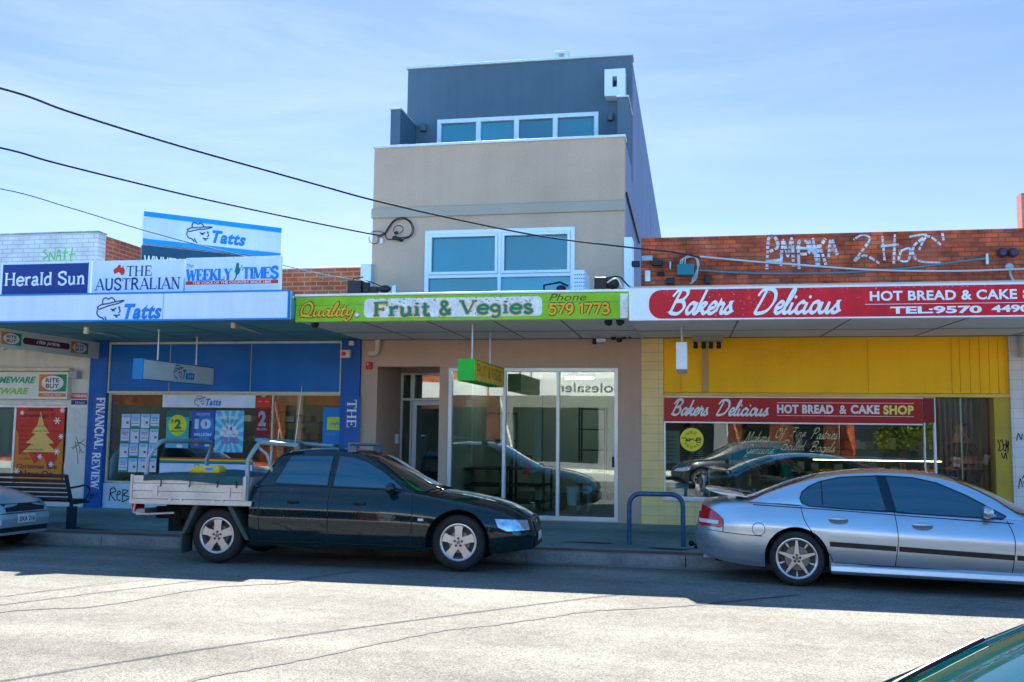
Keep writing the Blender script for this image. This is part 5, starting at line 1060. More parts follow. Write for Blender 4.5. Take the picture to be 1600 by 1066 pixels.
p = at(563, 447, YF-.9); mb = MB(); mb.box(p.x-.2, p.x+.05, p.y-.1, p.y+.1, zMt+.03, p.z+.09); mb.box(p.x+.06, p.x+.17, p.y-.05, p.y+.05, zMt+.03, p.z+.06); mb.tube([p+Vector((-.24, 0, -.22)), p+Vector((-.12, 0, .14)), p+Vector((.05, 0, .16))], .014); mb.tube(spline([p+Vector((.1, 0, .1)), p+Vector((.35, 0, .0)), p+Vector((.45, 0, -.1))], 5), .012, 6); fit('meter_cluster', 'cluster of dark meter boxes on the canopy by the pale flashing', mb, BLACKP, 'meter box', bevel=.006)
p = at(601, 450, YF-.9); mb = MB(); mb.ball(p+Vector((0, 0, -.02)), .12, .08, .07, 10); mb.box(p.x-.25, p.x-.12, p.y-.05, p.y+.05, p.z-.1, p.z+.02); fit('cable_reel', 'low dark cable fitting on the canopy under the tan wall', mb, BLACKP, 'fitting', bevel=0)
p = at(616.5, 451, YF-.9); fit('junction_box', 'tiny blue and white box on the canopy under the tan wall', MB().box(p.x-.035, p.x+.035, p.y-.04, p.y+.04, zMt, p.z+.05), FLASH, 'box')
# services on the bakery brickwork
TEALB = M('teal_box', (.015, .17, .22), .45); 
for px0, py0, px1, py1, m, lb, dp in ((1003, 401, 1020, 409, GREYW, 'small pale meter box high on the bakery brick', .1), (986, 409, 1000, 418, BLACKP, 'dark flat box at the brick edge by the white flashing', .09), (1020, 408, 1036, 416, BLACKP, 'dark flat box beside the small pale meter box', .09), (1008, 424, 1017, 442, STEEL, 'tall grey meter cylinder box on the bakery brick', .12), (1027, 425, 1038, 432, DARK, 'black vent plate low on the bakery brick', .03), (1041, 435, 1053, 445, BLACKP, 'dark round edged box low beside the teal cabinet', .1), (1046, 409, 1049, 422, STEEL, 'narrow grey bracket left of the teal cabinet', .06), (1538, 397, 1543, 415, STEEL, 'upright grey cable bracket at the far end of the brick wall', .08), (1101.5, 431, 1109, 445, BLACKP, 'small black floodlight right of the teal cabinet', .12)):
    a, b, c, d = RP(px0, py0, px1, py1, YF); fit('service_box', lb, MB().box(a, b, YF-dp, YF-.001, c, d), m, 'box', 'service boxes on the bakery brickwork', .012)
a, b, c, d = RP(1058, 413.5, 1084.5, 430.5, YF-.15); t = fit('switch_cabinet', 'teal metal switch cabinet with trailing leads on the bakery brick', MB().box(a, b, YF-.22, YF-.001, c, d), TEALB, 'cabinet', bevel=.008)
mb = MB(); z = d
for k, (x0, x1) in enumerate(((1063, 1074), (1066, 1080), (1070, 1086))): mb.tube(spline([px3(x0, 414, YF-.12), px3(x0+3, 405-k*2, YF-.12), px3(1085+k, 402, YF-.1), px3(1090+k, 415, YF-.08), px3(1088-k*3, 435, YF-.06), px3(1078+k*2, 443, YF-.05)], 5), .012, 6)
mb.build('lead', M('lead_pale', (.42, .46, .46), .6), t)
for px, lb in ((1565, 'left one of two dark alarm bells at the end of the brickwork'), (1582, 'right one of two dark alarm bells at the end of the brickwork')):
    p = at(px, 395.5, YF-.02); mb = MB(); mb.lathe([(.0, -.12), (.05, -.11), (.075, -.06), (.08, 0)], p, 'y', 16); mb.v = [Vector((v.x, v.y, v.z)) for v in mb.v]; fit('alarm_bell', lb, mb, M('bell_plum', (.06, .04, .08), .4) if 'bell_plum' not in MATS else MATS['bell_plum'], 'alarm bell', 'alarm bells on the bakery brick', 0)
p = at(1577, 417, YF-.05); mb = MB(); mb.ball(p, .07, .05, .06, 10); mb.tube(spline([p, p+Vector((.02, 0, -.15)), p+Vector((.1, 0, -.3))], 5), .02, 6); fit('cable_gland', 'pale cable gland with a hanging lead near the alarm bells', mb, M('gland', (.35, .40, .38), .6), 'fitting', bevel=0)

# ---------------------------------------------------------------- street furniture
PB = M('hoop_blue', (.008, .075, .15), .35, var=.35, vs=14, spec=.6)
g0, g1 = Vector((-.95, 14.25, .11)), Vector((-.17, 14.25, .11)); ztp = at(1024, 772, 14.25).z; r_ = .17
mb = MB(); pts = [g0-UZ*.1, g0+UZ*.2, Vector((g0.x, g0.y, ztp-r_))]+[Vector((g0.x+r_-r_*math.cos(k*.2618), g0.y, ztp-r_+r_*math.sin(k*.2618))) for k in range(1, 7)]+[Vector((g1.x-r_+r_*math.sin(k*.2618), g0.y, ztp-r_+r_*math.cos(k*.2618))) for k in range(7)]+[g1+UZ*.2, g1-UZ*.1]
mb.tube(pts, .036, 12); fit('bike_hoop', 'scuffed blue steel bicycle parking hoop on the footpath edge', mb, PB, 'bike rack', bevel=0)
# bench
BWD = M('bench_wood', (.055, .022, .014), .55, var=.3, vs=5, fine=.15); BMT = M('bench_metal', (.012, .035, .05), .4)
yb = 14.05; xb1 = at(122, 770, yb).x; xb0 = xb1-2.0; zg = .10
t = thing('street_bench', 'dark slatted street bench with metal ends before the homewares shop', 'bench', ((xb0+xb1)/2, yb, zg))
mb = MB()                                     # its back to the road
for k in range(5): z = .50+.072*k; mb.obox(((xb0+xb1)/2, yb-.20-.018*k, z+zg-.02), xb1-xb0-.06, .03, .055, (R(-14), 0, 0))
mb.obox(((xb0+xb1)/2, yb-.305, zg+.855), xb1-xb0, .05, .05, (R(-14), 0, 0)); mb.build('backrest', BWD, t, bevel=.008)
mb = MB()
for k in range(5): mb.box(xb0+.03, xb1-.03, yb-.14+.085*k, yb-.07+.085*k, zg+.43, zg+.46)
mb.build('seat', BWD, t, bevel=.006)
for x in (xb0+.03, xb1-.02):
    mb = MB(); mb.tube([(x, yb-.10, zg-.05), (x, yb-.13, zg+.42), (x, yb-.30, zg+.87)], .032, 8); mb.box(x-.05, x+.05, yb-.13, yb+.2, zg-.01, zg+.02); mb.box(x-.06, x+.06, yb-.16, yb-.05, zg, zg+.36); mb.box(x-.025, x+.025, yb-.14, yb+.3, zg+.39, zg+.43)
    mb.tube(spline([(x, yb-.18, zg+.66), (x, yb+.02, zg+.67), (x, yb+.22, zg+.68), (x, yb+.33, zg+.60), (x, yb+.28, zg+.5), (x, yb+.22, zg+.43)], 5), .018, 8); mb.build('end_frame', BMT, t, bevel=.004)

# ---------------------------------------------------------------- inside the shops
RACK = M('rack_metal', (.06, .07, .065), .5); CARD = M('stock_card', (.22, .17, .10), .8)
def rack(label, x0, x1, y0, y1, h, n, stock=0, name='shelving_rack'):
    t = thing(name, label, 'shelves', ((x0+x1)/2, (y0+y1)/2, .2)); mb = MB()
    for x in (x0, x1):
        for y in (y0, y1): mb.box(x-.02, x+.02, y-.02, y+.02, .2, .2+h)
    mb.build('upright', RACK, t); mb = MB()
    for k in range(n): z = .35+(h-.2)*k/(n-1); mb.box(x0+.02, x1-.02, y0, y1, z, z+.03)
    mb.build('shelf', RACK, t)
    if stock:
        mb = MB(); r2 = random.Random(stock)
        for k in range(n):
            x = x0+.05; z = .385+(h-.2)*k/(n-1)
            while x < x1-.15:
                w_ = r2.uniform(.08, .2)
                if r2.random() < .75: mb.box(x, x+w_*.9, y0+.05, y0+.3, z, z+r2.uniform(.1, .25), r2.randrange(4))
                x += w_
        mb.build('stock', [CARD, ORNG, M('stock_green', (.05, .14, .06), .7) if 'stock_green' not in MATS else MATS['stock_green'], PRW], t)
    return t
def xi(px, Y): return at(px, 700, Y).x
rack('dark tall metal rack at the back of the glass fronted shop', xi(736, 20), xi(800, 20), 20, 20.5, 1.95, 4)
rack('low dark produce table behind the middle pane of the glass shopfront', xi(792, 18.2), xi(850, 18.2), 18.2, 19.2, .85, 3)
rack('dark metal rack deep behind the sliding pane of the glass shopfront', xi(905, 22), xi(945, 22), 22, 22.5, 2.1, 5)
rack('low dark produce table behind the first pane of the glass shopfront', xi(722, 18), xi(782, 18), 18, 19, .85, 3)
mb = MB(); a, b, c, d = RP(819, 711, 830, 742, 18.0); mb.obox(((a+b)/2, 18.0, (c+d)/2), b-a, .01, d-c, (0, R(8), 0)); t = fit('price_ticket', 'red hanging price sign behind the middle glass pane', mb, BRIGHT, 'sign', bevel=0); MB().text('SALE', ((a+b)/2-.02, 17.99, c+.1), (d-c)*.6, .05, UZ, -UX).build('lettering', PINK, t, smooth=0)
mb = MB(); p = at(894, 774, 17.6); mb.lathe([(.09, -.18), (.12, .15), (.11, .15), (.085, -.16), (0, -.16)], p, 'z', 16); fit('waste_bin', 'white bin on the floor behind the sliding pane', mb, PLAST, 'bin', bevel=0)
mb = MB(); a = xi(700, 19.5); mb.box(xi(727, 18.6), xi(736, 18.6), 18.6, 18.75, .2, 3.0); fit('inner_column', 'white column behind the first pane of the glass shopfront', mb, WHITE, 'column')
mb = MB(); mb.box(xi(836, 19), xi(846, 19), 19, 19.2, .2, 3.0); fit('inner_column', 'pale column deep behind the middle pane of the glass shopfront', mb, INWALL, 'column')
mb = MB(); a, b, c, d = RP(898, 724, 922, 770, 18.6); mb.box(a, b, 18.6, 19.1, .75, .9); mb.box(a+.02, a+.06, 18.62, 18.66, .2, .75); mb.box(b-.06, b-.02, 18.62, 18.66, .2, .75); mb.box(a+.02, a+.06, 19.0, 19.04, .2, .75); mb.box(b-.06, b-.02, 19.0, 19.04, .2, .75); mb.box(a, b, 18.9, 18.94, .9, 1.15); fit('pay_desk', 'small white desk behind the sliding pane', mb, M('desk_white', (.5, .5, .48), .5), 'desk')
mb = MB(); mb.tube([at(654, 752, 20.2), at(682, 640, 20.2)], .03); fit('stair_rail', 'dark sloping stair rail seen through the recessed glass door', mb, RACK, 'rail', bevel=0)
a, b, c, d = RP(729, 625, 739, 636, YF+.1); fit('paper_notice', 'small white paper taped inside the first glass pane', MB().box(a, b, YF+.095, YF+.097, c, d), PRW, 'notice', bevel=0)
rack('stocked shelves at the back of the newsagent under the posters', xi(180, 20), xi(420, 20), 20, 20.4, 2.2, 5, 3)
rack('stocked magazine shelves behind the newsagent side pane', xi(428, 19), xi(500, 19), 19, 19.4, 1.7, 5, 5)
mb = MB(); mb.box(xi(430, 20.8), xi(540, 20.8), 20.8, 20.85, 1.2, 3.0); fit('inner_screen', 'dull yellow panel on the back wall behind the newsagent side pane', mb, M('dull_yellow', (.34, .30, .12), .7), 'panel')
mb = MB(); a, b, c, d = RP(262, 680, 400, 716, 18.2); mb.box(a, b, 18.2, 18.8, .2, d-.1); fit('shop_counter', 'dark counter standing inside the newsagent window', mb, M('counter_dark', (.05, .06, .07), .4), 'counter')
# bakery: lit display cabinet, counter, menu board, tables
GLOW = M('cabinet_tube', (1.0, .93, .62), .5, emit=2.2)
t = thing('display_cabinet', 'long bakery display cabinet with lit strip and pastries', 'display cabinet', (xi(1370, 19.5), 19.5, .2))
ca, cb = xi(1262, 19.4), xi(1480, 19.4)
MB().box(ca, cb, 19.4, 20.2, .2, .75).build('plinth', M('cab_green', (.06, .11, .05), .5), t); MB().box(ca, cb, 19.4, 20.2, 1.28, 1.32).build('top', STEEL, t)
mb = MB(); mb.box(ca, cb, 19.45, 20.2, .98, 1.0); mb.build('shelf', STEEL, t); mb = MB(); mb.tube([(ca+.1, 19.42, 1.26), (cb-.1, 19.42, 1.26)], .008); mb.build('light_strip', GLOW, t)
mb = MB()
for k in range(34):
    for z in (.78, 1.02): mb.ball((ca+.15+k*(cb-ca-.3)/33, 19.75+rnd.uniform(-.15, .15), z+.02), .05, .06, .035, 8)
mb.build('pastries', M('pastry', (.42, .20, .05), .7, var=.3, vs=9), t)
t = rack('tall stocked bread shelves on the bakery back wall', xi(1150, 22.2), xi(1470, 22.2), 22.2, 22.6, 2.3, 5, 9)
mb = MB(); mb.tube([(xi(1200, 21), 21, 2.9), (xi(1300, 21), 21, 2.9)], .02); fit('ceiling_tube', 'lit ceiling tube deep inside the bakery', mb, GLOW, 'light', bevel=0)
a, b, c, d = RP(1038, 673, 1062, 724, 17.2); t = fit('menu_board', 'white menu board leaning inside the bakery window corner', MB().box(a, b, 17.2, 17.23, c, d), M('menu_white', (.55, .62, .58), .5), 'menu board'); mb = MB()
for k in range(7): mb.rect((a+.03, 17.197, c+.06+k*(d-c-.12)/7), (b-a)*rnd.uniform(.4, .8), .02)
mb.build('lettering', GREYW, t, smooth=0)
a, b, c, d = RP(1107, 734, 1128, 800, 17.5); t = thing('service_counter', 'brown timber counter end with pale edges inside the bakery window', 'counter', ((a+b)/2, 17.8, .2)); MB().box(a+.03, b, 17.5, 18.2, .2, d-.03).build('panel', M('counter_brown', (.20, .075, .03), .5, var=.2, vs=5), t); mb = MB(); mb.box(a, a+.03, 17.49, 18.2, .2, d); mb.box(a+.03, b+.06, 17.49, 18.2, d-.03, d); mb.build('edge', M('edge_lemon', (.62, .60, .35), .5), t)
a, b, c, d = RP(1047, 757, 1076, 780, 16.95); t = fit('leaflet_box', 'pale blue leaflet box on the bakery window ledge', MB().box(a, b, 16.95, 17.15, c, d), M('leaflet_blue', (.18, .42, .50), .5), 'box'); mb = MB(); mb.rect((a+.04, 16.947, c+.1), b-a-.1, .02); mb.rect((a+.04, 16.947, c+.17), b-a-.16, .02); mb.build('lettering', PRW, t, smooth=0)
a, b, c, d = RP(1036, 757, 1080, 790, 16.9); fit('window_ledge', 'dark display ledge inside the bakery window corner', MB().box(bx0+.05, b+.1, 16.9, 17.4, .25, c+.0+.0), INDARK, 'ledge')
for px, Y, lb in ((1130, 18.1, 'round dark cafe table inside the bakery nearest the brown counter'), (1290, 18.0, 'round dark cafe table inside the bakery beside the lit cabinet'), (1215, 17.75, 'round dark cafe table where the seated pair sit')):
    x = xi(px, Y); t = thing('cafe_table', lb, 'table', (x, Y, .2), group='cafe tables in the bakery'); mb = MB(); mb.lathe([(.0, .71), (.34, .71), (.35, .725), (.34, .74), (0, .74)], (x, Y, .2), 'z', 24); mb.build('table_top', M('table_teal', (.05, .12, .11), .35) if 'table_teal' not in MATS else MATS['table_teal'], t); mb = MB(); mb.lathe([(.2, 0), (.2, .02), (.03, .04), (.025, .71)], (x, Y, .2), 'z', 16); mb.build('pedestal', RACK, t)
mb = MB(); p = at(1171, 752, 18.05); mb.lathe([(.0, -.09), (.035, -.09), (.035, .04), (.012, .09), (.012, .12), (0, .12)], p, 'z', 12); fit('sauce_bottle', 'bright green bottle on a cafe table inside the bakery', mb, M('bottle_green', (.20, .65, .05), .4), 'bottle', bevel=0)

# fluorescent tubes on the shop ceilings, lit as the photograph shows them glinting in the glass; the newsagent's is added to brighten its interior
TUBE = M('lit_tube', (.92, 1.0, .90), .5, emit=5)
for xa, xb, Y, lb in ((xi(745, 19), xi(830, 19), 19.0, 'lit ceiling tube above the front of the glass fronted shop'), (xi(880, 23), xi(930, 23), 23.0, 'lit ceiling tube at the back of the glass fronted shop'), (xi(1120, 18.6), xi(1230, 18.6), 18.6, 'lit ceiling tube above the bakery tables'), (xi(300, 18.6), xi(400, 18.6), 18.6, 'added ceiling tube lighting the newsagent interior')):
    t = thing('ceiling_tube', lb, 'light', ((xa+xb)/2, Y, 3.0), group='ceiling tubes inside the shops')
    MB().box(xa, xb, Y-.05, Y+.05, 3.06, 3.12).build('fitting', PLAST, t); MB().tube([(xa+.05, Y, 3.03), (xb-.05, Y, 3.03)], .018).build('tube', TUBE, t)
# ---------------------------------------------------------------- vehicles
def curve1(pts):
    xs = np.array([p[0] for p in pts], float); ys = np.array([p[1] for p in pts], float)
    m = np.gradient(ys, xs) if len(xs) > 2 else np.full(len(xs), (ys[-1]-ys[0])/(xs[-1]-xs[0]))
    d = np.diff(ys)/np.diff(xs)
    for i in range(1, len(xs)-1): m[i] = 0 if d[i-1]*d[i] <= 0 else 2*d[i-1]*d[i]/(d[i-1]+d[i])     # no overshoot
    def f(x):
        x = min(max(x, xs[0]), xs[-1]); i = min(max(int(np.searchsorted(xs, x))-1, 0), len(xs)-2); h = xs[i+1]-xs[i]; t = (x-xs[i])/h
        return (2*t**3-3*t*t+1)*ys[i]+(t**3-2*t*t+t)*h*m[i]+(-2*t**3+3*t*t)*ys[i+1]+(t**3-t*t)*h*m[i+1]
    return f
PROF = curve1([(0, .925), (.08, .955), (.25, .985), (.45, 1.0), (.62, .997), (.74, .975), (.86, .94), (.95, .905), (1, .865)])
def car_shell(P):
    "the whole painted skin as one mesh: a lofted body with wheel arches and a lofted cabin"
    x0, x1, Wd = P['x0'], P['x1'], P['W']; sh = curve1(P['shoulder']); dk = curve1(P['deck']); sill = curve1(P['sill'])
    fa, fl, fn = P.get('nose', (.55, 1.0, 3.2)); ra, rl, rn = P.get('tail', (.35, .6, 3.2))
    def hw(x):
        t = max(0, (x-(x1-fl))/fl); u = max(0, ((x0+rl)-x)/rl)
        return Wd*(1-fa*t**fn)*(1-ra*u**rn)
    def zb(x):
        z = sill(x)
        for ax in P['axles']:
            d = P['Ra']**2-(x-ax)**2
            if d > 0: z = max(z, P['zc']+math.sqrt(d))
        return z
    xs = list(np.linspace(x0, x1, int((x1-x0)/.045)))
    for ax in P['axles']:
        for k in range(0, 25): xs.append(ax-P['Ra']*math.cos(math.pi*k/24))
        a = math.sqrt(max(0, P['Ra']**2-(P['zc']-sill(ax))**2))
        xs += [ax-P['Ra']-.001, ax+P['Ra']+.001]
    xs = sorted(x for x in xs if x0 <= x <= x1)
    keep = [xs[0]]
    for x in xs[1:]:
        if x-keep[-1] > .0009: keep.append(x)
    xs = keep
    lf, lr = P.get('lean', (.30, .10)), P.get('rlean', (.12, .12)); zbf = P.get('zbump', .45)
    def xm(x, z):
        s = max(0, (x-(x1-.55))/.55)**1.5; u = max(0, ((x0+.45)-x)/.45)**1.5
        return x-s*(lf[0]*max(0, z-zbf)**1.2*1.6+lf[1]*max(0, zbf-z))+u*(lr[0]*max(0, z-zbf-.05)**1.2*1.6+lr[1]*max(0, zbf-z))
    NS, ND = 16, 8; mb = MB(); rows = []
    for x in xs:
        h = hw(x); zs = sh(x); zl = sill(x); z0 = min(zb(x), zs-.03); pts = []
        for k in range(NS+1): z = z0+(zs-z0)*k/NS; pts.append((h*PROF((z-zl)/(zs-zl)), z))
        ys = pts[-1][0]; zt = dk(x)
        for k in range(1, ND+1): y = ys*(1-k/ND); pts.append((y, zs+(zt-zs)*(1-(y/ys)**2.4)))
        row = [(xm(x, z), -y, z) for y, z in pts]+[(xm(x, z), y, z) for y, z in reversed(pts[:-1])]
        rows.append(row)
    n = len(rows[0]); b = 0
    mb.add([v for r in rows for v in r], [(i*n+k, i*n+k+1, (i+1)*n+k+1, (i+1)*n+k) for i in range(len(rows)-1) for k in range(n-1)])
    for i in (0, len(rows)-1): mb.f += [(i*n+k, i*n+k+1, i*n+n-2-k, i*n+n-1-k) for k in range(n//2-1)]; mb.m += [0]*(n//2-1)
    if 'ge' in P:
        ge, gc = curve1(P['ge']), curve1(P['gc']); g0, g1 = P['gc'][0][0], P['gc'][-1][0]; rows = []
        for x in np.linspace(g0, g1, int((g1-g0)/.05)):
            zs = sh(x)-.02; yb = hw(x)*PROF(1)-.012; ze = max(ge(x), zs+.001); he = yb-(ze-zs)*P.get('tum', .40); zc = max(gc(x), ze); pts = []
            for k in range(7): t = k/7; pts.append((yb+(he-yb)*t+.018*math.sin(math.pi*t)*min(1, (ze-zs)/.3), zs+(ze-zs)*t))
            for k in range(0, 13): y = he*math.cos(math.pi/2*k/12)**.9 if k < 12 else 0; pts.append((y, ze+(zc-ze)*(1-(y/he)**2.3)))
            rows.append([(x, -y, z) for y, z in pts]+[(x, y, z) for y, z in reversed(pts[:-1])])
        n2 = len(rows[0]); mb.add([v for r in rows for v in r], [(i*n2+k, i*n2+k+1, (i+1)*n2+k+1, (i+1)*n2+k) for i in range(len(rows)-1) for k in range(n2-1)])
        for i in (0, len(rows)-1): mb.f += [(len(mb.v)-len(rows)*n2+i*n2+k, len(mb.v)-len(rows)*n2+i*n2+k+1, len(mb.v)-len(rows)*n2+i*n2+n2-2-k, len(mb.v)-len(rows)*n2+i*n2+n2-1-k) for k in range(n2//2-1)]; mb.m += [0]*(n2//2-1)
    return mb
AX = {'y-': (Vector((0, 1, 0)), lambda a, b: Vector((a, -4, b))), 'y+': (Vector((0, -1, 0)), lambda a, b: Vector((a, 4, b))), 'z': (Vector((0, 0, -1)), lambda a, b: Vector((a, b, 4))), 'x+': (Vector((-1, 0, 0)), lambda a, b: Vector((8, a, b))), 'x-': (Vector((1, 0, 0)), lambda a, b: Vector((-8, a, b)))}
def patch(mb, bvh, poly, axis='y-', off=.004, res=.06, mi=None, smooth=0, deep=None):
    "a panel of the given outline laid on the skin"
    if smooth: poly = [(p.x, p.y) for p in spline([(a, b, 0) for a, b in poly], smooth, True)]
    bm = bmesh.new(); bm.faces.new([bm.verts.new((a, b, 0)) for a, b in poly])
    lo = [min(p[i] for p in poly) for i in (0, 1)]; hi = [max(p[i] for p in poly) for i in (0, 1)]
    for i in (0, 1):
        c = math.ceil(lo[i]/res)*res
        while c < hi[i]:
            bmesh.ops.bisect_plane(bm, geom=bm.verts[:]+bm.edges[:]+bm.faces[:], plane_co=(c if i == 0 else 0, c if i == 1 else 0, 0), plane_no=(1, 0, 0) if i == 0 else (0, 1, 0)); c += res
    bm.verts.index_update(); d, st = AX[axis]; hit = {}
    for v in bm.verts:
        co, no, _, _ = bvh.ray_cast(st(v.co.x, v.co.y), d)
        if co is not None:
            if no.dot(d) > 0: no = -no
            hit[v.index] = co+no*off-d*off*.5
    fs = [[v.index for v in f.verts] for f in bm.faces if all(v.index in hit for v in f.verts)]
    if deep is not None: fs = [f for f in fs if max((hit[a]-hit[b]).length for a in f for b in f) < deep]
    ids = sorted({i for f in fs for i in f}); mp = {i: k for k, i in enumerate(ids)}; bm.free()
    return mb.add([hit[i] for i in ids], [tuple(mp[i] for i in f) for f in fs], mi)
def seamline(mb, bvh, pts, w=.009, axis='y-', off=.0025, mi=None, n=8, sm=True):
    d, st = AX[axis]; P = spline([(a, b, 0) for a, b in pts], n) if sm and len(pts) > 2 else [Vector((pts[0][0]+(pts[-1][0]-pts[0][0])*k/12, pts[0][1]+(pts[-1][1]-pts[0][1])*k/12, 0)) for k in range(13)]
    L = []
    for i, p in enumerate(P):
        t = (P[min(i+1, len(P)-1)]-P[max(i-1, 0)]).normalized(); q = Vector((-t.y, t.x, 0)); pr = []
        for g in (-1, 1):
            c = p+q*g*w/2; co, no, _, _ = bvh.ray_cast(st(c.x, c.y), d)
            if co is None: pr = None; break
            if no.dot(d) > 0: no = -no
            pr.append(co+no*off)
        if pr: L.append(pr)
    return mb.add([v for pr in L for v in pr], [(2*i, 2*i+1, 2*i+3, 2*i+2) for i in range(len(L)-1)], mi)
PAINTB = M('black_paint', (.004, .017, .020), .24, var=.15, vs=2, fine=.05, coat=1.0, spec=.0)
PAINTS = M('silver_paint', (.40, .49, .57), .30, metal=.82, var=.03, vs=1, fine=.04, fs=160, coat=.9)
PAINTH = M('pale_blue_silver', (.30, .44, .50), .34, metal=.35, var=.04, vs=1.4, coat=.8)
TINT = M('tinted_glass', (.0, .050, .095), .025, var=.12, vs=.8, spec=.6)
TINT.node_tree.nodes['Principled BSDF'].inputs['IOR'].default_value = 1.7
WSCR = M('windscreen_glass', (.014, .034, .030), .02, var=.4, vs=1.5, spec=.8, coat=1.0)
RUB = M('tyre_rubber', (.022, .024, .025), .75, var=.2, vs=6, bump=.2, bs=60)
TRIM = M('car_trim', (.018, .02, .022), .45, var=.15)
ALLOY = M('alloy_rim', (.52, .52, .53), .30, metal=.75, var=.06, vs=6); ALLOYD = M('alloy_dark', (.06, .065, .07), .5, metal=.5)
CHROME = M('chrome', (.75, .76, .78), .08, metal=1, var=.02)
LENS = M('head_lens', (.42, .50, .60), .08, metal=.55, var=.5, vs=16, coat=1); TAILR = M('tail_red', (.40, .008, .012), .12, var=.15, vs=8, coat=1); TAILW = M('tail_clear', (.55, .57, .60), .12, coat=1)
UNDER = M('underbody', (.012, .013, .014), .9, var=.3); PLATE = M('number_plate', (.72, .73, .72), .4); PLATI = M('plate_ink', (.02, .05, .12), .5)
ALUT = M('tray_alloy', (.56, .53, .47), .48, metal=.35, var=.16, vs=3, fine=.1); TARP = M('tarp_teal', (.015, .075, .085), .6, var=.2, vs=4, bump=.35, bs=9)
PIPE = M('tray_pipe', (.22, .28, .31), .4, metal=.3, var=.12, vs=5); GUARD = M('mud_guard', (.05, .065, .065), .6, var=.2)
def wheel(root, x, y, z, Rw, w, side, style, rimr=.655):
    "tyre with the rim as its sub-part; side -1 looks to -y"
    o = y+side*w/2
    prof = [(rimr*Rw, -w/2+.012), (.74*Rw, -w/2-.002), (.86*Rw, -w/2-.006), (.95*Rw, -w/2+.008), (.985*Rw, -w/2+.026), (Rw, -w/4), (Rw, w/4), (.985*Rw, w/2-.026), (.95*Rw, w/2-.008), (.86*Rw, w/2+.006), (.74*Rw, w/2+.002), (rimr*Rw, w/2-.012)]
    mb = MB(); mb.lathe(prof, (x, y, z), 'y', 40, cap=False)
    for q in (-.05, -.02, .02, .05): pass
    t = mb.build('wheel', RUB, root, local=True)
    rr = rimr*Rw; mb = MB()
    s = side
    mb.lathe([(rr, s*(w/2-.012)), (rr+.006, s*(w/2+.002)), (rr-.006, s*(w/2+.004)), (rr-.022, s*(w/2-.006)), (rr-.03, s*(w/2-.10))], (x, y, z), 'y', 40, 0, cap=False)
    mb.lathe([(rr-.028, s*(w/2-.10)), (.001, s*(w/2-.095))], (x, y, z), 'y', 40, 1, cap=False)
    mb.lathe([(rr*.62, s*(w/2-.08)), (rr*.60, s*(w/2-.072)), (.001, s*(w/2-.072))], (x, y, z), 'y', 32, 2, cap=False)     # brake disc
    hub = rr*(.34 if style == 'five' else .26)
    mb.lathe([(hub, s*(w/2-.045)), (hub, s*(w/2-.018)), (hub*.85, s*(w/2-.010)), (.001, s*(w/2-.010))], (x, y, z), 'y', 28, 0, cap=False)
    for k in range(5):
        a = math.radians(90+72*k+(P_ROT if False else 0)); c, sn = math.cos(a), math.sin(a)
        def rp(r, tt): return (x+c*r-sn*tt, z+sn*r+c*tt)
        if style == 'five':
            w0, w1 = rr*.21, rr*.235
            pl = [rp(hub*.6, -w0), rp(rr*.6, -w0*.92), rp(rr-.02, -w1*1.1), rp(rr-.02, w1*1.1), rp(rr*.6, w0*.92), rp(hub*.6, w0)]; d0, d1 = s*(w/2-.05), s*(w/2-.012)
        else:
            w0, w1 = rr*.13, rr*.045
            pl = [rp(hub*.5, -w0), rp(rr*.45, -w0*.72), rp(rr-.02, -w1), rp(rr-.02, w1), rp(rr*.45, w0*.72), rp(hub*.5, w0)]; d0, d1 = s*(w/2-.05), s*(w/2-.008)
        mb.prism(pl, y+d0, y+d1, 'y', 0)
        if style == 'star':
            a2 = a+math.pi/5; c2, s2 = math.cos(a2), math.sin(a2)
            def rq(r, tt): return (x+c2*r-s2*tt, z+s2*r+c2*tt)
            mb.prism([rq(rr*.62, -rr*.02), rq(rr*.8, -rr*.045), rq(rr-.02, -rr*.03), rq(rr-.02, rr*.03), rq(rr*.8, rr*.045), rq(rr*.62, rr*.02)], y+s*(w/2-.06), y+s*(w/2-.025), 'y', 0)
        a3 = a if style == 'five' else a
        mb.lathe([(.016, s*(w/2-.012)), (.016, s*(w/2-.004)), (.001, s*(w/2-.004))], (x+math.cos(a3)*hub*.62, y, z+math.sin(a3)*hub*.62), 'y', 10, 1, cap=False)
    mb.lathe([(hub*.33, s*(w/2-.010)), (hub*.30, s*(w/2-.002)), (.001, s*(w/2-.001))], (x, y, z), 'y', 20, 2, cap=False)
    mb.build('rim', [ALLOY, ALLOYD, M('brake_disc', (.20, .19, .18), .4, metal=.8) if 'brake_disc' not in MATS else MATS['brake_disc']], t, local=True)
    return t
def underside(root, P):
    mb = MB(); Wd = P['W']
    mb.box(P['x0']+.25, P['x1']-.25, -Wd*.72, Wd*.72, P['zfloor'], P['zfloor']+.3)
    for ax in P['axles']:
        for s in (-1, 1):
            pts = [(ax+P['Ra']*1.02*math.cos(math.pi*k/12), P['zc']+P['Ra']*1.02*math.sin(math.pi*k/12)) for k in range(13)]
            a, b = s*(Wd*.97), s*Wd*.62
            mb.add([(x, y, z) for x, z in pts for y in (a*.985, b)], [(2*i, 2*i+1, 2*i+3, 2*i+2) for i in range(12)]); mb.add([(x, b, z) for x, z in pts], [tuple(range(13))])
    mb.build('underbody', UNDER, root, local=True, smooth=0)
def bvh_of(mb): return BVHTree.FromPolygons([tuple(v) for v in mb.v], mb.f)
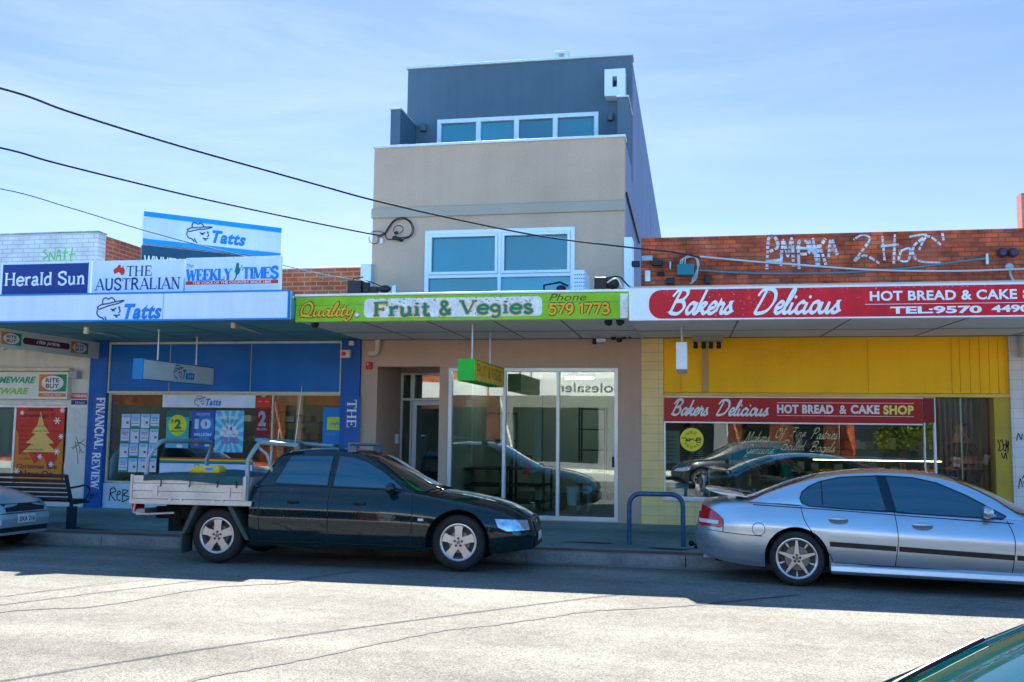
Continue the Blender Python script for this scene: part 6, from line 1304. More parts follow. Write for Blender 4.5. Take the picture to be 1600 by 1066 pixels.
def mirror_part(root, P, x, z, y, s, mat):
    mb = MB(); c = Vector((x, s*(y+.10), z)); mb.ball(c, .075, .115, .072, 14); mb.v = [Vector((v.x if v.x > x-.035 else x-.035+(v.x-x+.035)*.2, v.y, v.z)) for v in mb.v]
    mb.tube([c+Vector((.02, -s*.06, -.03)), Vector((x+.10, s*(y-.03), z-.05))], .025); mb.build('wing_mirror', mat, root, local=True)
# ---------------- black utility with an alloy tray
def make_ute():
    t = thing('utility_truck', 'black crew cab utility truck with an alloy dropside tray and a teal tarpaulin', 'utility truck', (-6.15, 12.42, 0), R(2.6))
    t.rotation_euler = (R(-1.5), 0, R(2.6))
    P = dict(x0=.46, x1=4.12, W=.915, sill=[(.4, .24), (1, .235), (2.6, .225), (3.6, .22), (4.12, .26)], axles=[3.2], Ra=.405, zc=.345, zfloor=.26,
        shoulder=[(.4, 1.0), (1.5, .985), (2.2, .965), (2.6, .935), (3.1, .855), (3.6, .765), (3.9, .695), (4.12, .63)],
        deck=[(.4, 1.0), (2.3, .99), (2.75, .985), (3.2, .94), (3.65, .85), (3.95, .76), (4.12, .67)], nose=(.50, 1.05, 3.4), tail=(.02, .2, 3), lean=(.22, .12), rlean=(0, 0), zbump=.42,
        ge=[(.46, .98), (.60, 1.16), (.78, 1.40), (.95, 1.445), (1.3, 1.462), (1.65, 1.452), (1.95, 1.38), (2.3, 1.17), (2.66, .92), (3.0, .85)],
        gc=[(.46, .99), (.60, 1.20), (.78, 1.44), (.95, 1.485), (1.3, 1.505), (1.65, 1.495), (1.95, 1.435), (2.3, 1.255), (2.66, 1.07), (2.95, .95)], tum=.34)
    mb = car_shell(P); bv = bvh_of(mb); mb.build('body', PAINTB, t, local=True, smooth=40); underside(t, P)
    for s, ax in ((-1, 'y-'), (1, 'y+')):
        g = MB(); patch(g, bv, [(.74, 1.03), (.905, 1.375), (.95, 1.395), (1.49, 1.40), (1.46, 1.01)], ax); g.build('side_window', TINT, t, local=True, smooth=40)
        g = MB(); patch(g, bv, [(1.53, 1.005), (1.565, 1.40), (1.75, 1.385), (1.95, 1.325), (2.2, 1.19), (2.4, 1.05), (2.47, .985)], ax); g.build('side_window', TINT, t, local=True, smooth=40)
        for gl in ([(.74, 1.03), (.905, 1.375), (.95, 1.395), (1.49, 1.40), (1.46, 1.01)], [(1.53, 1.005), (1.565, 1.40), (1.75, 1.385), (1.95, 1.325), (2.2, 1.19), (2.4, 1.05), (2.47, .985)]): m = MB(); seamline(m, bv, gl+gl[:1], .016, ax, .007, n=3, sm=False) if False else [seamline(m, bv, [p, q], .014, ax, .007) for p, q in zip(gl, gl[1:]+gl[:1])]; m.build('window_seal', TRIM, t, local=True, smooth=0)
        m = MB(); seamline(m, bv, [(1.515, .27), (1.52, .6), (1.505, 1.0), (1.53, 1.43)], .011, ax); seamline(m, bv, [(2.60, .28), (2.62, .6), (2.60, .93)], .010, ax); seamline(m, bv, [(.62, .28), (.6, .6), (.59, 1.0)], .009, ax)
        seamline(m, bv, [(.5, .30), (1.5, .30), (2.75, .285)], .009, ax); seamline(m, bv, [(.62, 1.005), (1.5, .995), (2.5, .965)], .010, ax); m.build('door_seam', DARK, t, local=True, smooth=0)
        m = MB(); seamline(m, bv, [(.55, .62), (1.5, .625), (2.74, .60)], .02, ax, .006); m.build('rub_strip', PAINTB, t, local=True)
        for x in (1.05, 1.93):
            h = MB(); co, no, _, _ = bv.ray_cast(AX[ax][1](x, .80), AX[ax][0]); h.ball(co, .095, .022, .024, 12); h.box(x-.07, x+.07, co.y-s*.0-.024 if s < 0 else co.y, co.y if s < 0 else co.y+.024, co.z-.004, co.z+.012); h.build('door_handle', PAINTB, t, local=True)
        mirror_part(t, P, 2.33, 1.0, .80, s, PAINTB)
        h = MB(); patch(h, bv, [(3.66, .645), (4.03, .62), (4.06, .50), (3.80, .495), (3.70, .55)], ax, .006, .04, deep=.25); h.build('headlight', LENS, t, local=True)
        h = MB(); patch(h, bv, [(2.70, .635), (2.77, .635), (2.77, .605), (2.70, .605)], ax, .006); h.build('side_repeater', TAILW, t, local=True)
        h = MB(); seamline(h, bv, [(3.2+.412*math.cos(math.pi*(k+.7)/14), .345+.412*math.sin(math.pi*(k+.7)/14)) for k in range(13)], .022, ax, .006); h.build('arch_lip', PAINTB, t, local=True)
    g = MB(); patch(g, bv, [(2.86, -.50), (2.80, -.60), (2.62, -.70), (2.06, -.555), (1.98, -.3), (1.96, 0), (1.98, .3), (2.06, .555), (2.62, .70), (2.80, .60), (2.86, .50), (2.90, 0)], 'z', .005, .08); g.build('windscreen', WSCR, t, local=True, smooth=40)
    m = MB(); seamline(m, bv, [(2.93, -.45), (2.91, -.6), (2.70, -.70)], .03, 'z', .01); m.tube([(2.88, -.1, .985), (2.72, -.55, 1.07)], .008); m.tube([(2.90, .3, .975), (2.80, -.15, 1.03)], .008); m.build('wiper', TRIM, t, local=True)
    m = MB(); seamline(m, bv, [(2.75, -.74), (3.3, -.70), (3.8, -.62), (4.02, -.50)], .008, 'z', .003); seamline(m, bv, [(3.0, -.38), (3.5, -.34), (3.95, -.26)], .012, 'z', .004); seamline(m, bv, [(2.75, .74), (3.3, .70), (3.8, .62), (4.02, .50)], .008, 'z', .003); m.build('bonnet_seam', DARK, t, local=True)
    m = MB(); patch(m, bv, [(-.34, .60), (.34, .60), (.30, .47), (-.30, .47)], 'x+', .008, .05); patch(m, bv, [(-.42, .38), (.42, .38), (.40, .27), (-.40, .27)], 'x+', .008, .05); m.build('grille', TRIM, t, local=True)
    m = MB(); patch(m, bv, [(-.19, .455), (.19, .455), (.19, .345), (-.19, .345)], 'x+', .016, .1); m.build('number_plate', PLATE, t, local=True)
    m = MB(); m.lathe([(.045, 0), (.045, .012), (.0, .016)], (4.085, 0, .56), 'x', 16); m.build('badge', CHROME, t, local=True)
    for ax_, style in ((0, 0), (3.2, 1)):
        for s in (-1, 1): wheel(t, ax_, s*.70, .345, .348, .225, s, 'five')
    m = MB(); m.tube([(0, -.6, .345), (0, .6, .345)], .06); m.ball((0, 0, .345), .15, .16, .15); m.tube([(3.2, -.6, .345), (3.2, .6, .345)], .05)
    for s in (-1, 1): m.box(-1.05, 3.0, s*.42-.04, s*.42+.04, .52, .68)
    m.box(-.95, -.15, -.30, .30, .34, .56); m.box(-1.0, -.55, -.28, .28, .56, .7); m.tube([(-.75, -.42, .45), (-.75, -.42, .62)], .07); m.tube([(-.4, -.5, .38), (.5, -.5, .32), (1.5, -.45, .30)], .035); m.box(-.55, -.35, -.62, -.5, .33, .52); m.build('chassis', UNDER, t, local=True)
    # the tray
    X0, X1 = -1.16, .485; zb, zt_ = .80, 1.10
    m = MB(); m.box(X0, X1, -.93, .93, .745, .80)
    for s in (-1, 1): m.box(X0-.02, X1+.02, s*.93-.018, s*.93+.018, .735, .802)
    m.build('tray_floor', ALUT, t, local=True, bevel=.006)
    for s in (-1, 1):
        m = MB()
        for k in range(3): m.box(X0+.02, X1-.1, s*.925-.016, s*.925+.016, zb+.006+k*.10, zb+.102+k*.10)
        m.box(X0-.015, X0+.018, s*.925-.025, s*.925+.025, zb, zt_+.015); m.box(X1-.098, X1-.06, s*.925-.025, s*.925+.025, zb, zt_+.015)
        d = m.build('drop_side', ALUT, t, local=True, bevel=.004)
        m = MB()
        for x in (-.82, .18): m.box(x-.03, x+.04, s*.95-.012, s*.95+.012, zb+.05, zb+.17)
        for x in (-.6, -.45, .0, .12): m.box(x-.02, x+.02, s*.945-.02, s*.945+.02, zb-.02, zb+.012)
        for k in range(5): m.lathe([(.009, 0), (.009, .006), (0, .006)], (X0, s*.95, zb+.04+k*.06), 'y', 8)
        m.build('latch', STEEL, d, local=True)
    m = MB()
    for x in (X0, X1-.09): m.box(x-.014, x+.014, -.90, .90, zb+.004, zt_)
    m.build('end_board', ALUT, t, local=True, bevel=.004)
    # tarpaulin, sagging between the boards, with a short skirt and tie cords
    nx, ny = 18, 14; mb = MB(); G = []
    for i in range(nx+1):
        for j in range(ny+1):
            u, v = i/nx, j/ny; x = X0+.17+(X1-X0-.28)*u; y = -.95+1.9*v; z = 1.115+.055*math.sin(math.pi*min(1, u*1.15))*math.sin(math.pi*v)**.6+.012*math.sin(9*u+5*v)
            if j in (0, ny): z = 1.035+.02*math.sin(5*u)-.015*u; y *= 1.006
            if j in (1, ny-1): y = -.952 if j == 1 else .952; z = 1.112
            mb.v.append(Vector((x, y, z)))
    mb.f = [(i*(ny+1)+j, i*(ny+1)+j+1, (i+1)*(ny+1)+j+1, (i+1)*(ny+1)+j) for i in range(nx) for j in range(ny)]; mb.m = [0]*len(mb.f)
    mb.build('tarpaulin', TARP, t, local=True, smooth=60)
    m = MB()
    for x in (-.74, -.34, .04, .30): m.tube([(x, -.962, 1.05), (x+.008, -.965, 1.0), (x-.004, -.965, .965)], .008, 6)
    m.build('tie_cord', TRIM, t, local=True)
    for x0_, x1_, zt2, lab in ((-1.0, -1.0, 1.56, 0), (.40, .47, 1.57, 1)):
        m = MB(); w_ = .86; pts = [(x0_, -w_, .80), (x0_, -w_, zt2-.25)]+[(x0_+.12*math.sin(k*.393), -w_+.16-.16*math.cos(k*.393)+.0, zt2-.25+.25*math.sin(k*.393)) for k in range(1, 5)]+[(x0_+.12, .0, zt2+.012)]
        m.tube(pts+[(a, -b, c) for a, b, c in reversed(pts[:-1])], .031, 10)
        if lab: m.tube([(x0_+.30, -.70, 1.10), (x0_+.2, -.72, 1.4), (x0_+.08, -.76, 1.5)], .022); m.tube([(x0_+.12, -.78, 1.56), (x0_+.62, -.70, 1.525)], .03); m.tube([(x0_+.12, .78, 1.56), (x0_+.62, .70, 1.525)], .03)
        m.build('hoop_bar', PIPE, t, local=True)
    for x, tx in ((-.46, -.30), (.48, .22)):       # splayed guards fore and aft of each rear wheel
        for s in (-1, 1):
            m = MB(); dx = .07 if x < 0 else -.07
            m.add([(tx, s*.55, .74), (tx, s*.90, .74), (x, s*.90, .30 if x > 0 else .36), (x, s*.55, .30 if x > 0 else .36), (tx+dx, s*.55, .74), (tx+dx, s*.90, .74), (x+dx*.8, s*.90, .30 if x > 0 else .36), (x+dx*.8, s*.55, .30 if x > 0 else .36)], [(0, 1, 2, 3), (4, 5, 6, 7), (0, 1, 5, 4), (1, 2, 6, 5), (2, 3, 7, 6), (3, 0, 4, 7)])
            if x < 0: m.box(x-.01, x+.02, s*.58, s*.88, .11, .37) if s > 0 else m.box(x-.01, x+.02, -.88, -.58, .11, .37)
            m.build('mud_guard', GUARD, t, local=True, bevel=.008)
    m = MB(); m.tube([(X0+.02, -.85, .74), (X0+.0, -.85, .62), (X0+.2, -.85, .60), (X0+.55, -.8, .62)], .016); m.box(X0-.02, X0+.1, -.75, .75, .58, .66); m.build('rear_step', STEEL, t, local=True)
    for a in (-.85, .55): MB().box(X0-.03, X0-.015, a, a+.3, .64, .74).build('tail_light', TAILR, t, local=True)
    # roof bar and whip aerials
    m = MB()
    for s in (-1, 1): m.box(1.66, 1.77, s*.58-.03, s*.58+.03, 1.45, 1.53)
    m.tube([(1.71, -.72, 1.555), (1.71, .72, 1.555)], .022, 10); m.build('roof_bar', M('rack_bar', (.08, .13, .16), .4), t, local=True)
    m = MB(); m.tube([(.88, -.50, 1.48), (.91, -.50, 1.75), (.955, -.50, 2.32)], [.005, .004, .0025], 6); m.build('aerial', STEEL, t, local=True); m = MB(); m.tube([(.52, -.2, 1.5), (.54, -.2, 1.75)], .006, 6); m.build('aerial', STEEL, t, local=True)
    return t
ute = make_ute()
Ru = Matrix.Translation(ute.location) @ ute.rotation_euler.to_matrix().to_4x4()
def inute(mb): mb.v = [Ru @ v for v in mb.v]; return mb
mb = MB(); mb.add([(x, y, z) for y in (-.62, -.40) for x, z in ((-.55, 1.14), (-.52, 1.20), (-.40, 1.235), (-.14, 1.24), (-.10, 1.20), (-.10, 1.14))], [tuple(range(6)), tuple(range(11, 5, -1))]+[(i, (i+1) % 6, 6+(i+1) % 6, 6+i) for i in range(6)])
t = inute(mb).build('tool_case', M('case_yellow', (.75, .48, .01), .4), label='yellow plastic case with a blue label lying on the tarpaulin', cat='case', bevel=.018)
mb = MB(); mb.box(-.31, -.18, -.625, -.621, 1.17, 1.222); inute(mb).build('label_patch', LTB, t); mb = MB(); mb.box(-.29, -.20, -.628, -.626, 1.19, 1.2); inute(mb).build('label_print', NAVY, t)

# ---------------- sedans and the hatch share one builder
def make_sedan(name, label, loc, rot, P, paint, G, group=None):
    t = thing(name, label, 'car', loc, 0, group); t.rotation_euler = rot
    mb = car_shell(P); bv = bvh_of(mb); mb.build('body', paint, t, local=True, smooth=40); underside(t, P)
    for s, ax in ((-1, 'y-'), (1, 'y+')):
        for key in ('rear_glass', 'front_glass'):
            if key in G:
                g = MB(); patch(g, bv, G[key], ax, .004, .05); g.build('side_window', TINT, t, local=True, smooth=40)
                m = MB(); gl = G[key]; [seamline(m, bv, [p, q], .014, ax, .007) for p, q in zip(gl, gl[1:]+gl[:1])]; m.build('window_seal', TRIM, t, local=True, smooth=0)
        if 'quarter' in G: g = MB(); seamline(g, bv, G['quarter'], .014, ax, .007); g.build('window_bar', DARK, t, local=True)
        if 'pillar' in G: g = MB(); patch(g, bv, G['pillar'], ax, .003, .05); g.build('pillar_trim', M('pillar_navy', (.004, .022, .045), .2) if 'pillar_navy' not in MATS else MATS['pillar_navy'], t, local=True)
        m = MB()
        for q in G['seams']: seamline(m, bv, q, .009, ax)
        m.build('door_seam', DARK, t, local=True, smooth=0)
        for q in G.get('mould', []):
            m = MB(); patch(m, bv, q, ax, .012, .12); m.build('rub_strip', TRIM, t, local=True); 
            z = [(a, b) for a, b in q]; m = MB(); seamline(m, bv, [((z[0][0]+z[3][0])/2+.02, (z[0][1]*.45+z[3][1]*.55)), ((z[1][0]+z[2][0])/2-.02, (z[1][1]*.45+z[2][1]*.55))], .012, ax, .016); m.build('rub_strip_chrome', CHROME, t, local=True)
        for x, z in G.get('handles', []):
            co, no, _, _ = bv.ray_cast(AX[ax][1](x, z), AX[ax][0]); h = MB(); patch(h, bv, [(x+.11*math.cos(q), z+.042*math.sin(q)) for q in [2*math.pi*k/16 for k in range(16)]], ax, .003, .2); h.build('handle_recess', M('recess_grey', (.12, .15, .19), .5) if 'recess_grey' not in MATS else MATS['recess_grey'], t, local=True)
            h = MB(); h.ball(co+Vector((-.01, s*.006, .018)), .105, .016, .024, 12); h.build('door_handle', paint, t, local=True)
        if 'tail' in G:
            h = MB(); patch(h, bv, G['tail'], ax, .006, .03, smooth=4, deep=.3); h.build('tail_light', TAILR, t, local=True)
            h = MB(); patch(h, bv, G['tailw'], ax, .010, .03, deep=.3); h.build('reverse_lens', TAILW, t, local=True)
        if 'cap' in G: h = MB(); x, z = G['cap']; seamline(h, bv, [(x+.073*math.cos(q), z+.073*math.sin(q)) for q in [2*math.pi*k/20 for k in range(21)]], .007, ax, .003, n=2); h.build('fuel_flap', DARK, t, local=True) if s < 0 else None
        if 'head' in G: h = MB(); patch(h, bv, G['head'], ax, .006, .03, deep=.3); h.build('headlight', LENS, t, local=True)
        if 'repeater' in G: x, z = G['repeater']; h = MB(); patch(h, bv, [(x+.06*math.cos(q), z+.022*math.sin(q)) for q in [2*math.pi*k/14 for k in range(14)]], ax, .007, .2); h.build('side_repeater', TAILW, t, local=True)
        if 'mirror' in G: mirror_part(t, P, *G['mirror'], s, paint)
        if 'skirt' in G:
            h = MB(); h.prism([(s*.80, .165), (s*.915, .168), (s*.938, .20), (s*.925, .262), (s*.885, .285), (s*.80, .285)], .378, 2.412, 'x'); h.build('side_skirt', paint, t, local=True, bevel=.008)
            h = MB(); patch(h, bv, [(-1.15, .40), (-.39, .335), (-.39, .255), (-1.05, .30)], ax, .016, .05, deep=.3); h.build('bumper_lip', paint, t, local=True)
        for a in P['axles']:
            h = MB(); r_ = P['Ra']+.006; seamline(h, bv, [(a+r_*math.cos(math.pi*(k+.8)/14), P['zc']+r_*math.sin(math.pi*(k+.8)/14)) for k in range(13)], .018, ax, .006); h.build('arch_lip', paint, t, local=True)
            wheel(t, a, s*(P['W']-.02-P['tw']/2), P['zc'], P['Rw'], P['tw'], s, G.get('rim', 'star'), G.get('rimr', .70))
    for key, nm, m in (('windscreen', 'windscreen', G.get('wsm', WSCR)), ('backlight', 'rear_window', TINT)):
        if key in G: g = MB(); patch(g, bv, G[key], 'z', .005, .07); g.build(nm, m, t, local=True, smooth=40)
    m = MB()
    for q in G.get('topseams', []): seamline(m, bv, q, .008, 'z', .003)
    if m.f: m.build('panel_seam', DARK, t, local=True)
    if 'wscr_trim' in G:
        m = MB()
        for q in G['wscr_trim']: seamline(m, bv, q, .06, 'z', .009)
        m.build('windscreen_seal', TRIM, t, local=True)
    if 'wiper' in G:
        m = MB()
        for a, b in G['wiper']:
            P_ = [Vector(a).lerp(Vector(b), k/8) for k in range(9)]; Q = []
            for p in P_:
                co, _, _, _ = bv.ray_cast(Vector((p.x, p.y, 4)), Vector((0, 0, -1)))
                if co: Q.append(co+Vector((0, 0, .02)))
            m.tube(Q, .007, 6)
        m.build('wiper', TRIM, t, local=True)
    return t, bv
P = dict(x0=-1.22, x1=3.72, W=.92, sill=[(-1.22, .32), (-.9, .245), (-.4, .20), (2.4, .185), (3.4, .18), (3.72, .24)], axles=[0, 2.79], Ra=.365, zc=.318, Rw=.318, tw=.225, zfloor=.22,
    shoulder=[(-1.22, .89), (-.9, .93), (-.5, .945), (0, .935), (.5, .915), (1.3, .885), (2.0, .865), (2.5, .84), (3.0, .79), (3.4, .71), (3.72, .60)],
    deck=[(-1.22, .955), (-.9, .985), (-.6, 1.0), (0, 1.0), (2.2, .93), (2.55, .92), (3.0, .86), (3.4, .775), (3.72, .64)], nose=(.50, 1.05, 3.2), tail=(.36, .75, 2.8), lean=(.25, .12), rlean=(.14, .16), zbump=.48,
    ge=[(-.75, .91), (-.62, .93), (-.35, 1.05), (-.05, 1.165), (.3, 1.265), (.7, 1.32), (1.05, 1.335), (1.4, 1.315), (1.75, 1.24), (2.1, 1.08), (2.42, .88), (2.75, .82)],
    gc=[(-.75, .96), (-.62, 1.0), (-.35, 1.115), (-.05, 1.225), (.3, 1.315), (.7, 1.365), (1.05, 1.378), (1.4, 1.36), (1.75, 1.30), (2.1, 1.165), (2.42, 1.0), (2.72, .87)], tum=.42)
G = dict(rear_glass=[(.04, 1.01), (.06, 1.08), (.14, 1.15), (.27, 1.212), (.48, 1.263), (.70, 1.282), (.90, 1.292), (1.0, .897), (.6, .91), (.15, .93), (.06, .955)],
    front_glass=[(1.0, 1.295), (1.3, 1.282), (1.55, 1.23), (1.85, 1.10), (2.12, .95), (2.24, .885), (2.20, .86), (1.6, .877), (1.10, .892)], pillar=[(.885, 1.303), (1.01, 1.303), (1.11, .888), (.985, .893)],
    quarter=[(.28, 1.21), (.29, 1.08), (.295, .925)],
    seams=[[(.05, .92), (.10, .75), (.24, .55), (.36, .40), (.40, .31)], [(1.08, .88), (1.11, .6), (1.07, .29)], [(2.24, .84), (2.30, .62), (2.26, .28)], [(.42, .295), (1.1, .285), (2.38, .27)], [(-.5, .92), (.3, .895), (1.2, .855), (2.3, .815)], [(-1.05, .60), (-.7, .575), (-.39, .56)], [(-.85, .74), (-.85, .62), (-.86, .585)], [(-.55, .945), (-.25, .94), (.04, .925)]],
    mould=[[(.37, .535), (1.085, .515), (1.085, .46), (.37, .48)], [(1.115, .515), (2.28, .48), (2.28, .425), (1.115, .46)], [(2.31, .478), (2.43, .476), (2.43, .424), (2.31, .426)]],
    handles=[(.47, .775), (1.37, .745)], tail=[(-1.17, .875), (-1.05, .865), (-.92, .80), (-.85, .73), (-.85, .665), (-.91, .635), (-1.05, .645), (-1.17, .66)], tailw=[(-1.165, .725), (-.90, .715), (-.91, .675), (-1.16, .68)],
    cap=(-.43, .64), head=[(3.1, .70), (3.5, .64), (3.62, .56), (3.3, .55), (3.12, .60)], repeater=(2.52, .56), mirror=(2.03, .93, .79), skirt=[(.36, .285), (2.44, .25), (2.44, .19), (.36, .19)], rim='star', rimr=.735,
    windscreen=[(2.62, -.55), (2.38, -.70), (1.80, -.56), (1.64, 0), (1.80, .56), (2.38, .70), (2.62, .55), (2.66, 0)], backlight=[(-.64, -.56), (-.50, -.66), (.0, -.56), (.20, -.45), (.25, 0), (.20, .45), (.0, .56), (-.50, .66), (-.64, .56), (-.68, 0)],
    topseams=[[(-.78, -.62), (-.95, -.60), (-1.08, -.52)], [(-.78, .62), (-.95, .60), (-1.08, .52)], [(2.75, -.7), (3.3, -.64), (3.6, -.5)]])
sil, bv = make_sedan('silver_sedan', 'silver blue sedan with a boot spoiler parked outside the bakery', (1.293, 12.636, -.02), (R(-1.2), 0, R(-8)), P, PAINTS, G)
mb = MB()                                     # boot spoiler, a wing on two stubs
sec = [(-1.15, .0), (-1.0, .014), (-.82, .008), (-.68, -.010), (-.82, -.016), (-1.0, -.012)]
ys = np.linspace(-.66, .66, 15)
for j, y in enumerate(ys):
    e = abs(y)/.66; up = 1.055-.03*e**3; sw = .10*e**2.5
    mb.v += [Vector((a*1.0+sw-.12*(1-e**4)*0, y, up+b+(.045 if a < -1.1 else .012 if a < -.95 else -.012 if a > -.8 else 0))) for a, b in sec]
mb.f = [(j*6+k, j*6+(k+1) % 6, (j+1)*6+(k+1) % 6, (j+1)*6+k) for j in range(14) for k in range(6)]+[tuple(range(6)), tuple(84+k for k in range(6))]; mb.m = [0]*len(mb.f)
for s in (-1, 1): mb.box(-.84, -.74, s*.42-.02, s*.42+.02, .95, 1.045)
mb.build('spoiler', PAINTS, sil, local=True, smooth=50)
mb = MB(); mb.tube([(-1.08, -.1, .33), (-1.30, -.1, .33)], .03); mb.ball((-1.34, -.1, .36), .04); mb.build('tow_bar', UNDER, sil, local=True)
mb = MB(); patch(mb, bv, [(-.26, .80), (.26, .80), (.26, .68), (-.26, .68)], 'x-', .012, .1); mb.build('number_plate', PLATE, sil, local=True)
mb = MB(); mb.tube([(-.9, -.55, .26), (-1.12, -.55, .25)], .035); mb.build('exhaust', STEEL, sil, local=True)
mb = MB(); mb.tube([(2.42, -.60, .93), (2.35, -.3, 1.0)], .008, 6); mb.build('wiper', TRIM, sil, local=True)
# hatchback at the far left, only its nose in view
P2 = dict(x0=-.75, x1=3.22, W=.84, sill=[(-.75, .30), (.3, .20), (2.8, .19), (3.22, .22)], axles=[0, 2.45], Ra=.335, zc=.295, Rw=.295, tw=.19, zfloor=.22,
    shoulder=[(-.75, .92), (0, .93), (1.5, .90), (2.0, .875), (2.5, .79), (2.9, .70), (3.22, .60)], deck=[(-.75, .95), (1.9, .94), (2.2, .93), (2.6, .85), (2.95, .755), (3.22, .655)], nose=(.38, .9, 3.4), tail=(.25, .5, 3), lean=(.16, .14), rlean=(.1, .1), zbump=.42,
    ge=[(-.72, .93), (-.5, 1.25), (-.2, 1.36), (.5, 1.395), (1.0, 1.36), (1.5, 1.15), (1.95, .88), (2.3, .83)], gc=[(-.72, .98), (-.5, 1.30), (-.2, 1.41), (.5, 1.445), (1.0, 1.42), (1.5, 1.24), (1.95, 1.02), (2.25, .90)], tum=.38)
G2 = dict(front_glass=[(.75, 1.33), (1.0, 1.30), (1.4, 1.10), (1.7, .92), (.72, .93)], rear_glass=[(-.3, 1.0), (-.2, 1.27), (.1, 1.32), (.66, 1.33), (.66, .94), (-.2, .95)], seams=[[(.70, .9), (.72, .6), (.68, .25)], [(1.85, .87), (1.9, .6), (1.85, .25)]], head=[(2.68, .69), (3.02, .665), (3.10, .55), (2.80, .55)],
    windscreen=[(2.12, -.5), (1.9, -.64), (1.25, -.5), (1.12, 0), (1.25, .5), (1.9, .64), (2.12, .5), (2.18, 0)], topseams=[[(2.1, -.62), (2.6, -.62), (2.98, -.52)], [(2.1, .62), (2.6, .62), (2.98, .52)]], mirror=(1.62, .92, .74), rim='five', rimr=.66)
hx = -9.55-3.22
hat_, bv2 = make_sedan('pale_hatchback', 'pale silver hatchback nose with a badge and white number plate at the kerb', (hx, 12.42, -.02), (R(-1.2), 0, 0), P2, PAINTH, G2)
mb = MB(); patch(mb, bv2, [(-.42, .655), (.42, .655), (.40, .545), (-.40, .545)], 'x+', .006, .06); mb.build('grille', TRIM, hat_, local=True)
mb = MB(); patch(mb, bv2, [(-.55, .33), (.55, .33), (.52, .26), (-.52, .26)], 'x+', .006, .06); mb.build('air_intake', TRIM, hat_, local=True)
mb = MB(); q = [Vector((3.175, .055*math.cos(a), .60+.045*math.sin(a))) for a in [2*math.pi*k/20 for k in range(20)]]; mb.tube(q, .007, 6, closed=True); mb.tube([(3.175, -.035, .625), (3.178, -.015, .575), (3.178, 0, .60), (3.178, .015, .575), (3.175, .035, .625)], .006, 6); mb.build('badge', CHROME, hat_, local=True)
mb = MB(); patch(mb, bv2, [(-.19, .50), (.19, .50), (.19, .385), (-.19, .385)], 'x+', .014, .1); pl = mb.build('number_plate', PLATE, hat_, local=True)
mb = MB(); mb.text('SXA 216', Vector((3.245, -.16, .405)), .32, .07, UY, UZ, bold=.02); mb.build('plate_lettering', PLATI, pl, local=True, smooth=0)
mb = MB(); seamline(mb, bv2, [(-.55, .52), (0, .525), (.55, .52)], .012, 'x+', .004); mb.build('bumper_seam', DARK, hat_, local=True)
mb = MB()
for s in (-1, 1): patch(mb, bv2, [(s*.50, .44), (s*.56, .44), (s*.56, .37), (s*.50, .37)], 'x+', .008, .1)
mb.build('fog_light', TAILW, hat_, local=True)
# the car the photographer stands beside; only a corner of its windscreen shows
P3 = dict(P, shoulder=[(a, b+.07) for a, b in P['shoulder']], deck=[(a, b+.06) for a, b in P['deck']], ge=[(-.75, .98), (-.35, 1.15), (.3, 1.42), (.9, 1.47), (1.35, 1.46), (1.75, 1.375), (2.1, 1.205), (2.42, 1.03), (2.62, .93), (2.75, .9)], gc=[(-.75, 1.02), (-.35, 1.20), (.3, 1.46), (.9, 1.52), (1.35, 1.51), (1.75, 1.44), (2.1, 1.30), (2.42, 1.13), (2.72, .95)]); G3 = dict(G); G3.pop('quarter'); G3['wscr_trim'] = [[(2.5, s*.715), (2.42, s*.70), (2.25, s*.668), (2.1, s*.635), (1.9, s*.595), (1.75, s*.565), (1.6, s*.53)] for s in (-1, 1)]; G3['windscreen'] = [(2.62, -.60), (2.40, -.68), (2.1, -.615), (1.75, -.545), (1.6, -.48), (1.52, 0), (1.6, .48), (1.75, .545), (2.1, .615), (2.40, .68), (2.62, .60), (2.66, 0)]; G3.pop('skirt'); G3['wiper'] = [((2.55, -.40, 0), (2.2, -.50, 0)), ((2.58, .2, 0), (2.45, -.35, 0))]
G3['wsm'] = M('near_screen', (.0, .030, .032), .02, var=.4, vs=1.5, spec=.5)
near, bv3 = make_sedan('dark_sedan', 'dark glossy sedan in the sun nearest the viewer, mostly out of the frame', (3.0, 2.46, .0), (0, 0, R(180)), P3, M('dark_blue_paint', (.012, .022, .034), .25, coat=1.0), G3)
# ---------------------------------------------------------------- people
SKIN = M('skin', (.50, .28, .19), .55, var=.08, vs=9); HAIRD = M('hair_dark', (.03, .02, .015), .6); HAIRB = M('hair_fair', (.35, .22, .09), .6)
DENIM = M('denim', (.05, .07, .12), .85); BLKC = M('cloth_black', (.018, .02, .024), .85); TEALC = M('cloth_teal', (.0, .27, .24), .8); SKYC = M('cloth_sky', (.10, .32, .44), .8); CHEF = M('cloth_slate', (.03, .055, .06), .85)
STRIPE = M('cloth_stripe', (.3, .3, .3), .8)
def _stripes(m):
    nt = m.node_tree; b = nt.nodes['Principled BSDF']; t = nt.nodes.new('ShaderNodeTexCoord'); w = nt.nodes.new('ShaderNodeTexWave'); w.bands_direction = 'Z'; w.inputs['Scale'].default_value = 9; w.inputs['Distortion'].default_value = .6
    r = nt.nodes.new('ShaderNodeValToRGB'); r.color_ramp.elements[0].color = (.02, .02, .03, 1); r.color_ramp.elements[1].color = (.62, .62, .62, 1); r.color_ramp.interpolation = 'CONSTANT'; r.color_ramp.elements[1].position = .5
    nt.links.new(t.outputs['Object'], w.inputs['Vector']); nt.links.new(w.outputs['Fac'], r.inputs[0]); nt.links.new(r.outputs[0], b.inputs['Base Color'])
_stripes(STRIPE)
